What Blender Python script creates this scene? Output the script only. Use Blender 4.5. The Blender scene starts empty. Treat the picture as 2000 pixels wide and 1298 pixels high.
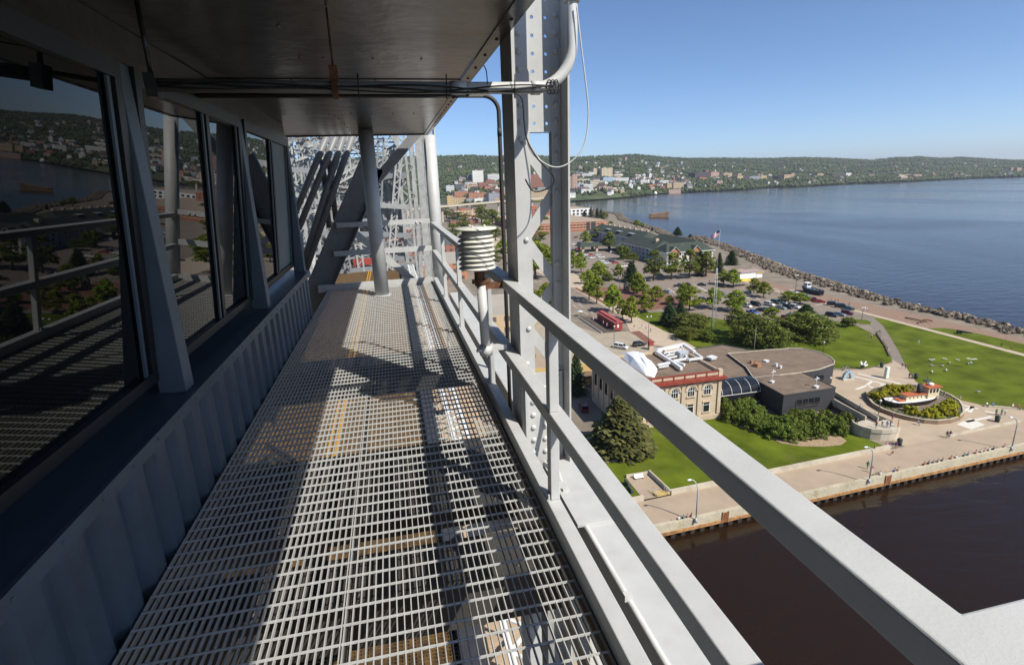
import bpy, math, random
import numpy as np
from mathutils import Vector, Matrix
from mathutils.geometry import tessellate_polygon

scn = bpy.context.scene
col = scn.collection
PI = math.pi
EZ = 57.0                                   # eye level above the pier, metres

# ------------------------------------------------------------------ camera
_f = 1040.0
def _basis():
    dy = np.array([757 - 1000.0, 366 - 649.0, _f]); dy /= np.linalg.norm(dy)
    dz = -np.array([1140 - 1000.0, 4420 - 649.0, _f]); dz /= np.linalg.norm(dz)
    dz -= dy * dz.dot(dy); dz /= np.linalg.norm(dz)
    return np.array([np.cross(dy, dz), dy, dz])
RM = _basis()
cam = bpy.data.cameras.new('camera')
cam.sensor_width = 36.0
cam.lens = _f / 2000 * 36
cam.clip_start = 0.05
cam.clip_end = 40000
co = bpy.data.objects.new('camera', cam)
col.objects.link(co)
m = Matrix.Identity(4)
for i in range(3):
    m[i][0] = RM[i][0]; m[i][1] = -RM[i][1]; m[i][2] = -RM[i][2]
m[2][3] = EZ
co.matrix_world = m
scn.camera = co

# ------------------------------------------------------------------ sky, sun, exposure
SUN = Vector((0.58, -0.80, 1.03)).normalized()
scn.world = bpy.data.worlds.new('World')
scn.world.use_nodes = True
nt = scn.world.node_tree
bg = nt.nodes['Background']
sky = nt.nodes.new('ShaderNodeTexSky')
sky.sky_type = 'NISHITA'
sky.sun_disc = False
sky.sun_elevation = math.asin(SUN.z)
sky.sun_rotation = math.atan2(SUN.x, SUN.y)
sky.altitude = 0
sky.air_density = 0.6
sky.dust_density = 0.35
sky.ozone_density = 3.6
hsv = nt.nodes.new('ShaderNodeHueSaturation'); hsv.inputs['Saturation'].default_value = 1.06
nt.links.new(sky.outputs[0], hsv.inputs['Color']); nt.links.new(hsv.outputs[0], bg.inputs[0])
bg.inputs[1].default_value = 0.128
sl = bpy.data.lights.new('sun', 'SUN')
sl.energy = 5.0
sl.angle = math.radians(0.53)
sl.color = (1.0, 0.955, 0.88)
so = bpy.data.objects.new('sun', sl)
col.objects.link(so)
so.rotation_euler = (-SUN).to_track_quat('-Z', 'Y').to_euler()
scn.view_settings.view_transform = 'Standard'
scn.view_settings.look = 'None'
scn.view_settings.exposure = 0.34
scn.view_settings.gamma = 1.0
scn.cycles.max_bounces = 8
scn.cycles.transparent_max_bounces = 8

# ------------------------------------------------------------------ helpers
def ray(px, py):
    return RM @ np.array([px - 1000.0, py - 649.0, _f])
def N(px, py, Y):                           # point of the near structure at distance Y along the walkway
    d = ray(px, py); d = d * (Y / d[1]); return (d[0], d[1], d[2] + EZ)
def at(px, py, z=0.0):                      # point of the land at height z
    d = ray(px, py); d = d * ((z - EZ) / d[2]); return (d[0], d[1])
ZN = {'A': (1110, 420, .11558), 'B': (1300, 440, .11558), 'C': (1440, 500, .11558), 'D': (1110, 560, .11558),
      'E': (1300, 550, .11558), 'F': (1620, 700, .11558), 'G': (1100, 300, .23116), 'H': (1540, 300, .23116),
      'I': (1100, 560, .23116), 'J': (1540, 560, .23116), 'K': (1100, 800, .23116), 'L': (1540, 800, .23116),
      'P': (0, 0, 1.0)}
def px(s, x, y):
    o = ZN[s]; return (o[0] + x * o[2], o[1] + y * o[2])
def ll(s, x, y, z=0.0):
    return at(*px(s, x, y), z)
def hgt(x, y, py):                          # height of the plumb line over (x, y) seen at row py
    lo, hi = 0.0, 200.0
    for _ in range(40):
        mid = (lo + hi) / 2
        q = RM.T @ np.array([x, y, mid - EZ])
        if 649 + _f * q[1] / q[2] > py: lo = mid
        else: hi = mid
    return lo

def tag(o, label=None, cat=None, group=None, kind=None):
    if label: o['label'] = label
    if cat: o['category'] = cat
    if group: o['group'] = group
    if kind: o['kind'] = kind
    return o
def thing(name, label, cat, loc=(0, 0, 0), rz=0.0, group=None):
    o = bpy.data.objects.new(name, None)
    o.empty_display_size = 0.3
    col.objects.link(o)
    o.location = loc
    o.rotation_euler = (0, 0, rz)
    return tag(o, label, cat, group)
def kids(o):
    return [c for c in bpy.data.objects if c.parent == o]
_kid_cache = {}
def dup(root, loc, rz=0.0, label=None, group=None, scale=None, mats=None, cat=None):
    """copy of a thing with its parts and sub-parts; mats = {part name: material} overrides"""
    if root.name not in _kid_cache:
        _kid_cache[root.name] = [(c, kids(c)) for c in kids(root)]
    r = root.copy(); col.objects.link(r)
    r.location = loc; r.rotation_euler = (0, 0, rz)
    if scale: r.scale = scale
    if label: r['label'] = label
    if group: r['group'] = group
    if cat: r['category'] = cat
    def fix(o):
        if mats:
            base = o.name.split('.')[0]
            if base in mats:
                o.material_slots[0].link = 'OBJECT'
                o.material_slots[0].material = mats[base]
    for c, gs in _kid_cache[root.name]:
        d = c.copy(); col.objects.link(d); d.parent = r; fix(d)
        for g in gs:
            e = g.copy(); col.objects.link(e); e.parent = d; fix(e)
    return r

def root_matrix(p):
    mt = Matrix.Identity(4)
    while p is not None:
        mt = Matrix.LocRotScale(p.location, p.rotation_euler, p.scale) @ mt
        p = p.parent
    return mt

class MB:
    """collects shapes and links them as one mesh object"""
    def __init__(s, oz=0.0):
        s.v = []; s.f = []; s.mi = []; s.oz = oz; s.cur = 0; s.sm = []
        s.smooth = False
    def add(s, vs, fs):
        n = len(s.v)
        s.v += [(a[0], a[1], a[2] + s.oz) for a in vs]
        for f in fs:
            s.f.append([n + i for i in f]); s.mi.append(s.cur); s.sm.append(s.smooth)
        return s
    def box(s, x0, x1, y0, y1, z0, z1):
        return s.add([(x0, y0, z0), (x1, y0, z0), (x1, y1, z0), (x0, y1, z0), (x0, y0, z1), (x1, y0, z1), (x1, y1, z1), (x0, y1, z1)],
                     [(3, 2, 1, 0), (4, 5, 6, 7), (0, 1, 5, 4), (1, 2, 6, 5), (2, 3, 7, 6), (3, 0, 4, 7)])
    def rbox(s, cx, cy, z0, z1, lx, ly, rz):
        c, n = math.cos(rz), math.sin(rz)
        p = [(cx + c * a * lx / 2 - n * b * ly / 2, cy + n * a * lx / 2 + c * b * ly / 2) for a, b in ((-1, -1), (1, -1), (1, 1), (-1, 1))]
        return s.prism(p, z0, z1)
    def bar(s, p0, p1, w, h, up=(0, 0, 1)):
        a, b = Vector(p0), Vector(p1)
        d = (b - a).normalized(); u = Vector(up)
        if abs(d.dot(u)) > 0.97: u = Vector((0, 1, 0))
        x = d.cross(u).normalized(); y = x.cross(d).normalized()
        vs = []
        for q in (a, b):
            for i, j in ((-1, -1), (1, -1), (1, 1), (-1, 1)):
                vs.append(tuple(q + x * (i * w / 2) + y * (j * h / 2)))
        return s.add(vs, [(3, 2, 1, 0), (4, 5, 6, 7), (0, 1, 5, 4), (1, 2, 6, 5), (2, 3, 7, 6), (3, 0, 4, 7)])
    def tube(s, pts, r, n=8, caps=True):
        pts = [Vector(p) for p in pts]
        rs = r if isinstance(r, (list, tuple)) else [r] * len(pts)
        vs = []; fs = []
        ref = None
        for i, p in enumerate(pts):
            d = (pts[min(i + 1, len(pts) - 1)] - pts[max(i - 1, 0)]).normalized()
            if ref is None:
                ref = Vector((0, 0, 1)) if abs(d.z) < 0.9 else Vector((1, 0, 0))
            x = d.cross(ref).normalized(); y = x.cross(d).normalized(); ref = y
            for k in range(n):
                t = 2 * PI * k / n
                vs.append(tuple(p + x * (math.cos(t) * rs[i]) + y * (math.sin(t) * rs[i])))
        for i in range(len(pts) - 1):
            for k in range(n):
                fs.append((i * n + k, i * n + (k + 1) % n, (i + 1) * n + (k + 1) % n, (i + 1) * n + k))
        sm = s.smooth; s.smooth = True
        s.add(vs, fs)
        s.smooth = False
        if caps:
            k = len(s.v) - len(vs)
            s.f.append([k + i for i in range(n)][::-1]); s.mi.append(s.cur); s.sm.append(False)
            k2 = k + (len(pts) - 1) * n
            s.f.append([k2 + i for i in range(n)]); s.mi.append(s.cur); s.sm.append(False)
        s.smooth = sm
        return s
    def prism(s, poly, z0, z1, top=True, bottom=True):
        n = len(poly)
        ar = sum(poly[i][0] * poly[(i + 1) % n][1] - poly[(i + 1) % n][0] * poly[i][1] for i in range(n))
        if ar < 0: poly = poly[::-1]
        vs = [(p[0], p[1], z0) for p in poly] + [(p[0], p[1], z1) for p in poly]
        fs = [(i, (i + 1) % n, n + (i + 1) % n, n + i) for i in range(n)]
        tri = tessellate_polygon([[Vector((p[0], p[1], 0)) for p in poly]])
        for t in tri:
            a, b, c = (Vector(poly[i]) for i in t)
            t = t if (b - a).cross(c - a) > 0 else t[::-1]
            if top: fs.append(tuple(n + i for i in t))
            if bottom: fs.append(tuple(t[::-1]))
        return s.add(vs, fs)
    def sheet(s, poly, z):
        tri = tessellate_polygon([[Vector((p[0], p[1], 0)) for p in poly]])
        fs = []
        for t in tri:
            a, b, c = (Vector((poly[i][0], poly[i][1])) for i in t)
            fs.append(tuple(t) if (b - a).cross(c - a) > 0 else tuple(t[::-1]))
        return s.add([(p[0], p[1], z) for p in poly], fs)
    def lathe(s, prof, n=16, c=(0, 0, 0), smooth=True):
        vs = []; fs = []
        for r, z in prof:
            for k in range(n):
                t = 2 * PI * k / n
                vs.append((c[0] + r * math.cos(t), c[1] + r * math.sin(t), c[2] + z))
        for i in range(len(prof) - 1):
            for k in range(n):
                fs.append((i * n + k, i * n + (k + 1) % n, (i + 1) * n + (k + 1) % n, (i + 1) * n + k))
        fs.append(tuple(range(n))[::-1]); fs.append(tuple((len(prof) - 1) * n + k for k in range(n)))
        sm = s.smooth; s.smooth = smooth
        s.add(vs, fs); s.smooth = sm
        return s
    def dome(s, p, r, nrm=(0, 0, 1), n=8):
        d = Vector(nrm).normalized()
        x = d.orthogonal().normalized(); y = d.cross(x)
        P = Vector(p); vs = []; fs = []
        for a in (0, 0.6, 1.1):
            for k in range(n):
                t = 2 * PI * k / n
                vs.append(tuple(P + (x * math.cos(t) + y * math.sin(t)) * (r * math.cos(a)) + d * (r * 0.8 * math.sin(a))))
        vs.append(tuple(P + d * r * 0.8))
        for i in range(2):
            for k in range(n):
                fs.append((i * n + k, i * n + (k + 1) % n, (i + 1) * n + (k + 1) % n, (i + 1) * n + k))
        for k in range(n): fs.append((2 * n + k, 2 * n + (k + 1) % n, 3 * n))
        sm = s.smooth; s.smooth = True
        s.add(vs, fs); s.smooth = sm
        return s
    def ball(s, p, rx, ry=None, rz=None, n=10, rings=6):
        ry = ry or rx; rz = rz or rx
        prof = [(math.sin(PI * (i + .5) / rings), -math.cos(PI * (i + .5) / rings)) for i in range(rings)]
        vs = []; fs = []
        for a, z in prof:
            for k in range(n):
                t = 2 * PI * k / n
                vs.append((p[0] + rx * a * math.cos(t), p[1] + ry * a * math.sin(t), p[2] + rz * z))
        for i in range(rings - 1):
            for k in range(n):
                fs.append((i * n + k, i * n + (k + 1) % n, (i + 1) * n + (k + 1) % n, (i + 1) * n + k))
        fs.append(tuple(range(n))[::-1]); fs.append(tuple((rings - 1) * n + k for k in range(n)))
        sm = s.smooth; s.smooth = True
        s.add(vs, fs); s.smooth = sm
        return s
    def mesh(s, name, mats, mt=None):
        me = bpy.data.meshes.new(name)
        vs = s.v if mt is None else [tuple(mt @ Vector(p)) for p in s.v]
        me.from_pydata(vs, [], s.f)
        for mm in (mats if isinstance(mats, (list, tuple)) else [mats]): me.materials.append(mm)
        me.polygons.foreach_set('material_index', s.mi)
        me.polygons.foreach_set('use_smooth', s.sm)
        me.update()
        return me
    def obj(s, name, mats, parent=None, local=False):
        """parts: world coordinates are brought into the parent's frame unless local"""
        org = None
        mt = None
        if parent is not None and not local:
            mt = root_matrix(parent).inverted()
        elif parent is None:
            a = np.array(s.v); lo = a.min(0); hi = a.max(0)
            org = ((lo[0] + hi[0]) / 2, (lo[1] + hi[1]) / 2, lo[2])
            mt = Matrix.Translation(Vector(org)).inverted()
        o = bpy.data.objects.new(name, s.mesh(name, mats, mt))
        col.objects.link(o)
        if parent is not None: o.parent = parent
        else: o.location = org
        return o
def bevel(o, w=0.004, seg=2):
    b = o.modifiers.new('bevel', 'BEVEL'); b.width = w; b.segments = seg; b.limit_method = 'ANGLE'
    return o

# ------------------------------------------------------------------ materials
def mat(name, c, rough=0.6, var=0.12, scale=3.0, bump=0.0, bscale=30.0, metal=0.0, spec=0.5, c2=None, stain=None, stain_amt=0.0, stain_scale=1.0, rand=0.0, detail=4.0, hue=0.0):
    M = bpy.data.materials.new(name); M.use_nodes = True
    t = M.node_tree; b = t.nodes['Principled BSDF']
    b.inputs['Roughness'].default_value = rough
    b.inputs['Metallic'].default_value = metal
    b.inputs['Specular IOR Level'].default_value = spec
    tc = t.nodes.new('ShaderNodeNewGeometry')
    nz = t.nodes.new('ShaderNodeTexNoise'); nz.inputs['Scale'].default_value = scale; nz.inputs['Detail'].default_value = detail
    t.links.new(tc.outputs['Position'], nz.inputs['Vector'])
    rp = t.nodes.new('ShaderNodeValToRGB')
    a = [max(0, x * (1 - var)) for x in c]; d = [min(1, x * (1 + var)) for x in (c2 or c)]
    rp.color_ramp.elements[0].position = 0.3; rp.color_ramp.elements[1].position = 0.7
    rp.color_ramp.elements[0].color = (*a, 1); rp.color_ramp.elements[1].color = (*d, 1)
    t.links.new(nz.outputs[0], rp.inputs[0])
    out = rp.outputs[0]
    if stain:
        n2 = t.nodes.new('ShaderNodeTexNoise'); n2.inputs['Scale'].default_value = stain_scale; n2.inputs['Detail'].default_value = 6; n2.inputs['Roughness'].default_value = 0.65
        t.links.new(tc.outputs['Position'], n2.inputs['Vector'])
        r2 = t.nodes.new('ShaderNodeMapRange'); r2.inputs[1].default_value = 0.52; r2.inputs[2].default_value = 0.72; r2.inputs[4].default_value = stain_amt
        t.links.new(n2.outputs[0], r2.inputs[0])
        mx = t.nodes.new('ShaderNodeMixRGB'); mx.inputs[2].default_value = (*stain, 1)
        t.links.new(r2.outputs[0], mx.inputs[0]); t.links.new(out, mx.inputs[1]); out = mx.outputs[0]
    if rand or hue:
        oi = t.nodes.new('ShaderNodeObjectInfo')
        hs = t.nodes.new('ShaderNodeHueSaturation')
        mr = t.nodes.new('ShaderNodeMapRange'); mr.inputs[3].default_value = 1 - rand; mr.inputs[4].default_value = 1 + rand
        t.links.new(oi.outputs['Random'], mr.inputs[0]); t.links.new(mr.outputs[0], hs.inputs['Value'])
        if hue:
            m3 = t.nodes.new('ShaderNodeMath'); m3.operation = 'MULTIPLY'; m3.inputs[1].default_value = 7.13
            m4 = t.nodes.new('ShaderNodeMath'); m4.operation = 'FRACT'
            m5 = t.nodes.new('ShaderNodeMapRange'); m5.inputs[3].default_value = 0.5 - hue; m5.inputs[4].default_value = 0.5 + hue
            t.links.new(oi.outputs['Random'], m3.inputs[0]); t.links.new(m3.outputs[0], m4.inputs[0]); t.links.new(m4.outputs[0], m5.inputs[0])
            t.links.new(m5.outputs[0], hs.inputs['Hue'])
        t.links.new(out, hs.inputs['Color']); out = hs.outputs[0]
    t.links.new(out, b.inputs['Base Color'])
    if bump:
        nb = t.nodes.new('ShaderNodeTexNoise'); nb.inputs['Scale'].default_value = bscale; nb.inputs['Detail'].default_value = 3
        t.links.new(tc.outputs['Position'], nb.inputs['Vector'])
        bp = t.nodes.new('ShaderNodeBump'); bp.inputs['Strength'].default_value = bump; bp.inputs['Distance'].default_value = 1.0 / bscale
        t.links.new(nb.outputs[0], bp.inputs['Height']); t.links.new(bp.outputs[0], b.inputs['Normal'])
    return M

def rows(M, size_a, size_b, dark, width=0.5, height=0.55, axis_scale=1.0):
    """rows of dark window openings as a wall pattern on far-off facades (world position, both wall directions)"""
    t = M.node_tree; b = t.nodes['Principled BSDF']
    src = b.inputs['Base Color'].links[0].from_socket
    g = t.nodes.new('ShaderNodeNewGeometry')
    s = t.nodes.new('ShaderNodeSeparateXYZ'); t.links.new(g.outputs['Position'], s.inputs[0])
    def mth(op, a, bb=None):
        n = t.nodes.new('ShaderNodeMath'); n.operation = op
        for i, q in enumerate((a, bb)):
            if q is None: continue
            if isinstance(q, (int, float)): n.inputs[i].default_value = q
            else: t.links.new(q, n.inputs[i])
        return n.outputs[0]
    u = mth('ADD', s.outputs[0], s.outputs[1])
    fu = mth('FRACT', mth('DIVIDE', u, size_a)); fv = mth('FRACT', mth('DIVIDE', s.outputs[2], size_b))
    k = mth('MULTIPLY', mth('LESS_THAN', fu, width), mth('LESS_THAN', fv, height))
    sn = t.nodes.new('ShaderNodeSeparateXYZ'); t.links.new(g.outputs['Normal'], sn.inputs[0])
    k = mth('MULTIPLY', k, mth('LESS_THAN', sn.outputs[2], 0.5))
    mx = t.nodes.new('ShaderNodeMixRGB'); mx.inputs[2].default_value = (*dark, 1)
    t.links.new(k, mx.inputs[0]); t.links.new(src, mx.inputs[1]); t.links.new(mx.outputs[0], b.inputs['Base Color'])
    return M

M = {}
M['alu'] = mat('aluminium_paint', (.47, .47, .45), .5, .05, 9, .10, 160, stain=(.32, .29, .25), stain_amt=.25, stain_scale=7)
M['alu_far'] = mat('aluminium_paint_truss', (.33, .33, .31), .55, .15, 2, stain=(.17, .20, .16), stain_amt=.6, stain_scale=1.6)
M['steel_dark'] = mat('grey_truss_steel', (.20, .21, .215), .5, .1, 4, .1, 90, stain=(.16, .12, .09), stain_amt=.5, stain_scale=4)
M['grate'] = mat('galvanised_grating', (.42, .42, .395), .55, .1, 30, stain=(.26, .23, .19), stain_amt=.3, stain_scale=8)
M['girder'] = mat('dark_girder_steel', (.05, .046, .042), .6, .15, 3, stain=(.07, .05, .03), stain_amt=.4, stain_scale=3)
M['strut'] = mat('dark_strut_paint', (.20, .202, .20), .45, .1, 4)
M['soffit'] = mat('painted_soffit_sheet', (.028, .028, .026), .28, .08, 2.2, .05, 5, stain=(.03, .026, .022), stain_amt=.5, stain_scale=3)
M['siding'] = mat('blue_grey_siding', (.074, .100, .122), .42, .08, 4, .05, 60, stain=(.045, .05, .055), stain_amt=.5, stain_scale=5)
M['frame'] = mat('dark_window_frame', (.012, .013, .014), .4, .1, 8)
M['postblue'] = mat('blue_grey_post', (.085, .115, .14), .4, .08, 6)
M['pvc'] = mat('white_conduit', (.52, .52, .49), .4, .06, 8, stain=(.33, .26, .2), stain_amt=.35, stain_scale=9)
M['cream'] = mat('cream_plastic', (.64, .62, .53), .38, .04, 12)
M['cable'] = mat('black_cable', (.012, .012, .012), .5, .2, 20)
M['wcable'] = mat('pale_cable', (.5, .5, .48), .5, .1, 20)
M['rust'] = mat('rusty_iron', (.13, .055, .025), .85, .5, 25, .4, 60)
M['screw'] = mat('screw_head', (.16, .15, .14), .5, .2, 40)
M['panelgrey'] = mat('grey_blank_panel', (.20, .225, .215), .5, .06, 5)
G_ = bpy.data.materials.new('tinted_window_glass'); G_.use_nodes = True
_b = G_.node_tree.nodes['Principled BSDF']
_b.inputs['Base Color'].default_value = (.004, .005, .006, 1); _b.inputs['Roughness'].default_value = .012
_b.inputs['IOR'].default_value = 1.40; _b.inputs['Specular IOR Level'].default_value = .4
M['glass'] = G_
# ================================================================== the bridge: walkway, house, railing (z given from eye level)
def NB(): return MB(EZ)
# ---- grating panels
XS = ((-1.22, -.352), (-.346, .672)); YS = ((.25, 3.32), (3.326, 6.6), (6.606, 10.02))
wheres = (('shaded grating panel beside the corrugated house wall, nearest', 'shaded grating panel along the house wall, second from the viewer', 'shaded grating panel along the house wall, at the far end'),
          ('sunlit grating panel beside the railing, nearest to the viewer', 'sunlit grating panel beside the railing, below the weather shield', 'sunlit grating panel at the far corner pole'))
for i, (x0, x1) in enumerate(XS):
    for j, (y0, y1) in enumerate(YS):
        b = NB()
        n = round((x1 - x0) / .0305)
        for k in range(n + 1):
            x = x0 + .0025 + (x1 - x0 - .005) * k / n
            b.box(x - .0021, x + .0021, y0, y1, -1.775, -1.75)
        ny = round((y1 - y0) / .1)
        for k in range(ny + 1):
            y = y0 + .003 + (y1 - y0 - .006) * k / ny
            b.box(x0 - .004 if i else x0, x1, y - .0026, y + .0026, -1.757, -1.7465)
        tag(b.obj('walkway_grating', M['grate']), wheres[i][j], 'grating', 'grating panels of the walkway')

# ---- beams carrying the grating
def cross_beam(y0, y1, label, z=-2.38):
    t = thing('cross_girder', label, 'girder', (-3, (y0 + y1) / 2, EZ + z - .5), group='cross girders under the grating')
    b = NB(); b.box(-7.0, 1.0, y0, y1, z - .02, z); 
    for k in range(26):
        for s in (y0 + .05, y1 - .05):
            b.dome((-4.0 + k * .2, s, z), .016)
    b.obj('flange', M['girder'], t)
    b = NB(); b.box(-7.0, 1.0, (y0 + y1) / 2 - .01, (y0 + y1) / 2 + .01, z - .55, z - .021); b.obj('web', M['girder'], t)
cross_beam(2.80, 3.22, 'dark cross girder under the grating near the close railing post')
cross_beam(3.58, 4.72, 'wide dark cross plate under the grating by the lattice column')
cross_beam(7.3, 7.8, 'dark cross girder under the grating before the far round pole')
cross_beam(1.55, 1.82, 'dark cross girder under the grating nearest the viewer')
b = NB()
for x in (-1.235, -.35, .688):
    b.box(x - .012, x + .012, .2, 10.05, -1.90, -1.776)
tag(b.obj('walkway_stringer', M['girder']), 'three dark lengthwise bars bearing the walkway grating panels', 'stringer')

# ---- guard railing
R = thing('guard_railing', 'grey painted steel guard railing with top and middle rails along the sunny side', 'railing', (.74, 5, EZ - 1.75))
b = NB()
ring = [(.683, .15), (.767, .15), (.7687, .385), (2.6, .385), (2.6, .49), (.7696, .49), (.803, 4.2), (.800, 10.0), (.706, 10.0), (.710, 4.2)]
nr = len(ring)
b.add([(x, y, -.70) for x, y in ring] + [(x, y, -.634) for x, y in ring], [tuple(range(nr))[::-1], tuple(range(nr, 2 * nr))] + [(i, (i + 1) % nr, nr + (i + 1) % nr, nr + i) for i in range(nr)])
bevel(b.obj('top_rail', M['alu'], R), .006, 3)
b = NB(); b.box(.70, .784, .5, 10.0, -1.217, -1.14); bevel(b.obj('middle_rail', M['alu'], R), .006, 3)
b = NB(); b.box(.682, .757, .3, 10.0, -1.76, -1.652); bevel(b.obj('toe_plate', M['alu'], R), .005, 2)
for y in (.40, 2.42, 4.25, 6.2, 8.1):
    b = NB(); b.box(.704, .754, y, y + .066, -1.651, -1.2175); b.box(.704, .754, y, y + .066, -1.1395, -.7005)
    b.box(.690, .706, y + .01, y + .05, -1.66, -1.62)
    bevel(b.obj('railing_post', M['alu'], R), .004, 2)
E_ = thing('end_railing', 'grey end railing closing the far end of the walkway between the two round poles', 'railing', (-.3, 10.1, EZ - 1.75))
for nm, z0, z1, x0, x1 in (('top_rail', -.66, -.575, -.16, .70), ('top_rail', -.66, -.575, -.95, -.33), ('middle_rail', -1.16, -1.07, -.16, .70), ('middle_rail', -1.16, -1.07, -1.05, -.33)):
    b = NB(); b.box(x0, x1, 10.06, 10.14, z0, z1)
    if nm == 'top_rail' and x0 > -.5: b.dome((.45, 10.055, -.63), .02, (0, -1, 0)); b.dome((.53, 10.055, -.63), .02, (0, -1, 0))
    b.obj(nm, M['alu'], E_)
b = NB(); b.box(-1.4, .74, 10.06, 10.14, -1.80, -1.665); b.obj('toe_plate', M['alu'], E_)
# ---- round poles
def pole(x, y, r, z0, z1, label):
    b = NB(); b.tube([(x, y, z0), (x, y, z1)], r, 24)
    b.lathe([(r + .035, 0), (r + .035, .012), (r + .002, .014)], 24, (x, y, z0))
    tag(b.obj('round_pole', M['alu']), label, 'pole', 'round poles under the eave')
pole(-.255, 9.12, .115, -1.75, .868, 'round grey steel pole standing mid walkway near the far end')
pole(.80, 10.12, .105, -1.95, .866, 'round grey steel pole at the far corner where both railings meet')

# ---- control house
Hs = thing('control_house', 'blue grey control house with leaning dark windows and a wide flat eave', 'control house', (-3, 4, EZ - 1.75))
b = NB()
b.cur = 0
prof = []
y = -1.2
while y < 8.1:
    prof += [(y, -1.236), (y + .12, -1.236), (y + .15, -1.280), (y + .23, -1.280)]; y += .26
prof = [p for p in prof if p[0] <= 8.1] + [(8.12, -1.262)]
vs = []; fs = []
for (yy, xx) in prof: vs += [(xx, yy, -1.83), (xx, yy, -1.155)]
for i in range(len(prof) - 1): fs.append((2 * i, 2 * i + 2, 2 * i + 3, 2 * i + 1))
b.add(vs, fs)
b.box(-6.3, -1.27, 8.125, 8.16, -1.83, -1.12)
b.obj('corrugated_wall', M['siding'], Hs)
b = NB(); b.box(-1.235, -1.212, -1.2, 8.14, -1.185, -1.118); 
for k in range(34): b.dome((-1.2115, -.8 + k * .27, -1.15), .008, (1, 0, 0))
b.obj('flashing_strip', M['siding'], Hs)
b = NB(); b.add([(-1.236, -1.2, -1.12), (-1.236, 8.16, -1.12), (-1.60, 8.16, -1.085), (-1.60, -1.2, -1.085)], [(0, 1, 2, 3)])
b.box(-1.6, -1.54, -1.2, 8.1, -1.08, -1.02)
b.obj('sill', mat('dark_sill_paint', (.055, .068, .085), .35, .1, 5), Hs)
for y in (-.2, 3.28, 5.56, 8.02):
    b = NB(); b.box(-1.405, -1.262, y, y + .13, -1.112, .655)
    bevel(b.obj('window_post', M['postblue'], Hs), .004)
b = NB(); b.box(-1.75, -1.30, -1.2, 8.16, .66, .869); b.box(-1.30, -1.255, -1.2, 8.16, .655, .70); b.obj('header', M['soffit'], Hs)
b = NB(); b.box(-6.3, -1.8, -1.2, 8.12, -1.8, .86); b.obj('inner_wall', mat('dark_interior', (.02, .02, .02), .8), Hs)
def gx(z): return -1.415 + (z + 1.05) * .085     # the glass leans out at the top
def window(y0, y1, mull, blank=None):
    f = NB()
    zb, zt = -1.02, .655
    def q(y0, y1, z0, z1, d=.03):
        vs = []
        for z in (z0, z1):
            for dx in (-d, d):
                for y in (y0, y1): vs.append((gx(z) + dx, y, z))
        f.add(vs, [(0, 1, 3, 2), (4, 6, 7, 5), (0, 4, 5, 1), (2, 3, 7, 6), (0, 2, 6, 4), (1, 5, 7, 3)])
    q(y0, y0 + .07, zb, zt); q(y1 - .07, y1, zb, zt); q(y0 + .07, y1 - .07, zb, zb + .06); q(y0 + .07, y1 - .07, zt - .09, zt)
    for y in mull: q(y - .035, y + .035, zb + .06, zt - .09, .025)
    fo = f.obj('window', M['frame'], Hs)
    cuts = [y0 + .06] + list(mull) + [y1 - .06]
    for k in range(len(cuts) - 1):
        g = NB()
        a, c = cuts[k] + (.03 if k else 0), cuts[k + 1] - (.03 if k < len(cuts) - 2 else 0)
        z0, z1 = zb + .05, zt - .08
        g.add([(gx(z0) - .004, a, z0), (gx(z0) - .004, c, z0), (gx(z1) - .004, c, z1), (gx(z1) - .004, a, z1)], [(0, 1, 2, 3)])
        g.obj('blank_panel' if blank == k else 'pane', M['panelgrey'] if blank == k else M['glass'], fo)
        g = NB()
        g.bar((gx(z0) + .012, c - .05, z0), (gx(z1) + .012, c - .05, z1), .012, .03); g.obj('gasket', M['postblue'], fo)
window(-1.1, 3.26, [1.22])
window(3.42, 5.55, [4.62])
window(5.70, 8.0, [6.95], 1)
# eave: soffit sheets, edge angle, fascia
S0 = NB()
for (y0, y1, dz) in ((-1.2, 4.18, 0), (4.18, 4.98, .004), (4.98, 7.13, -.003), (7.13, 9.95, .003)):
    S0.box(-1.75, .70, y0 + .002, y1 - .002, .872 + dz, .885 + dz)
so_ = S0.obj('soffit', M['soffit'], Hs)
sp_ = [(-1.4 + k * 2.0 / n + .05, y, .011) for y, n in ((4.20, 6), (5.0, 3), (7.15, 8), (9.9, 9)) for k in range(n)] + [(-.55 + .012 * k, 7.3 + k * .36, .010) for k in range(7)] + [(-.5, 1.2 + k * .75, .013) for k in range(5)]
for (x, y, r) in sp_:
    b = NB(); b.dome((x, y, .871), r, (0, 0, -1), 6); b.obj('screw', M['screw'], so_)

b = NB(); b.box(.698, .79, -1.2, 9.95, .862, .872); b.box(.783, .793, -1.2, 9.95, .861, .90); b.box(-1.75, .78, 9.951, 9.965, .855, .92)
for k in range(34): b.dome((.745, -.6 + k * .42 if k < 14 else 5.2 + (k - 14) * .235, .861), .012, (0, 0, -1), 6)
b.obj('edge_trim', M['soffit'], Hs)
b = NB(); b.box(-6.5, .60, -1.2, 9.94, .90, .98); b.obj('roof', M['alu'], Hs)

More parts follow.
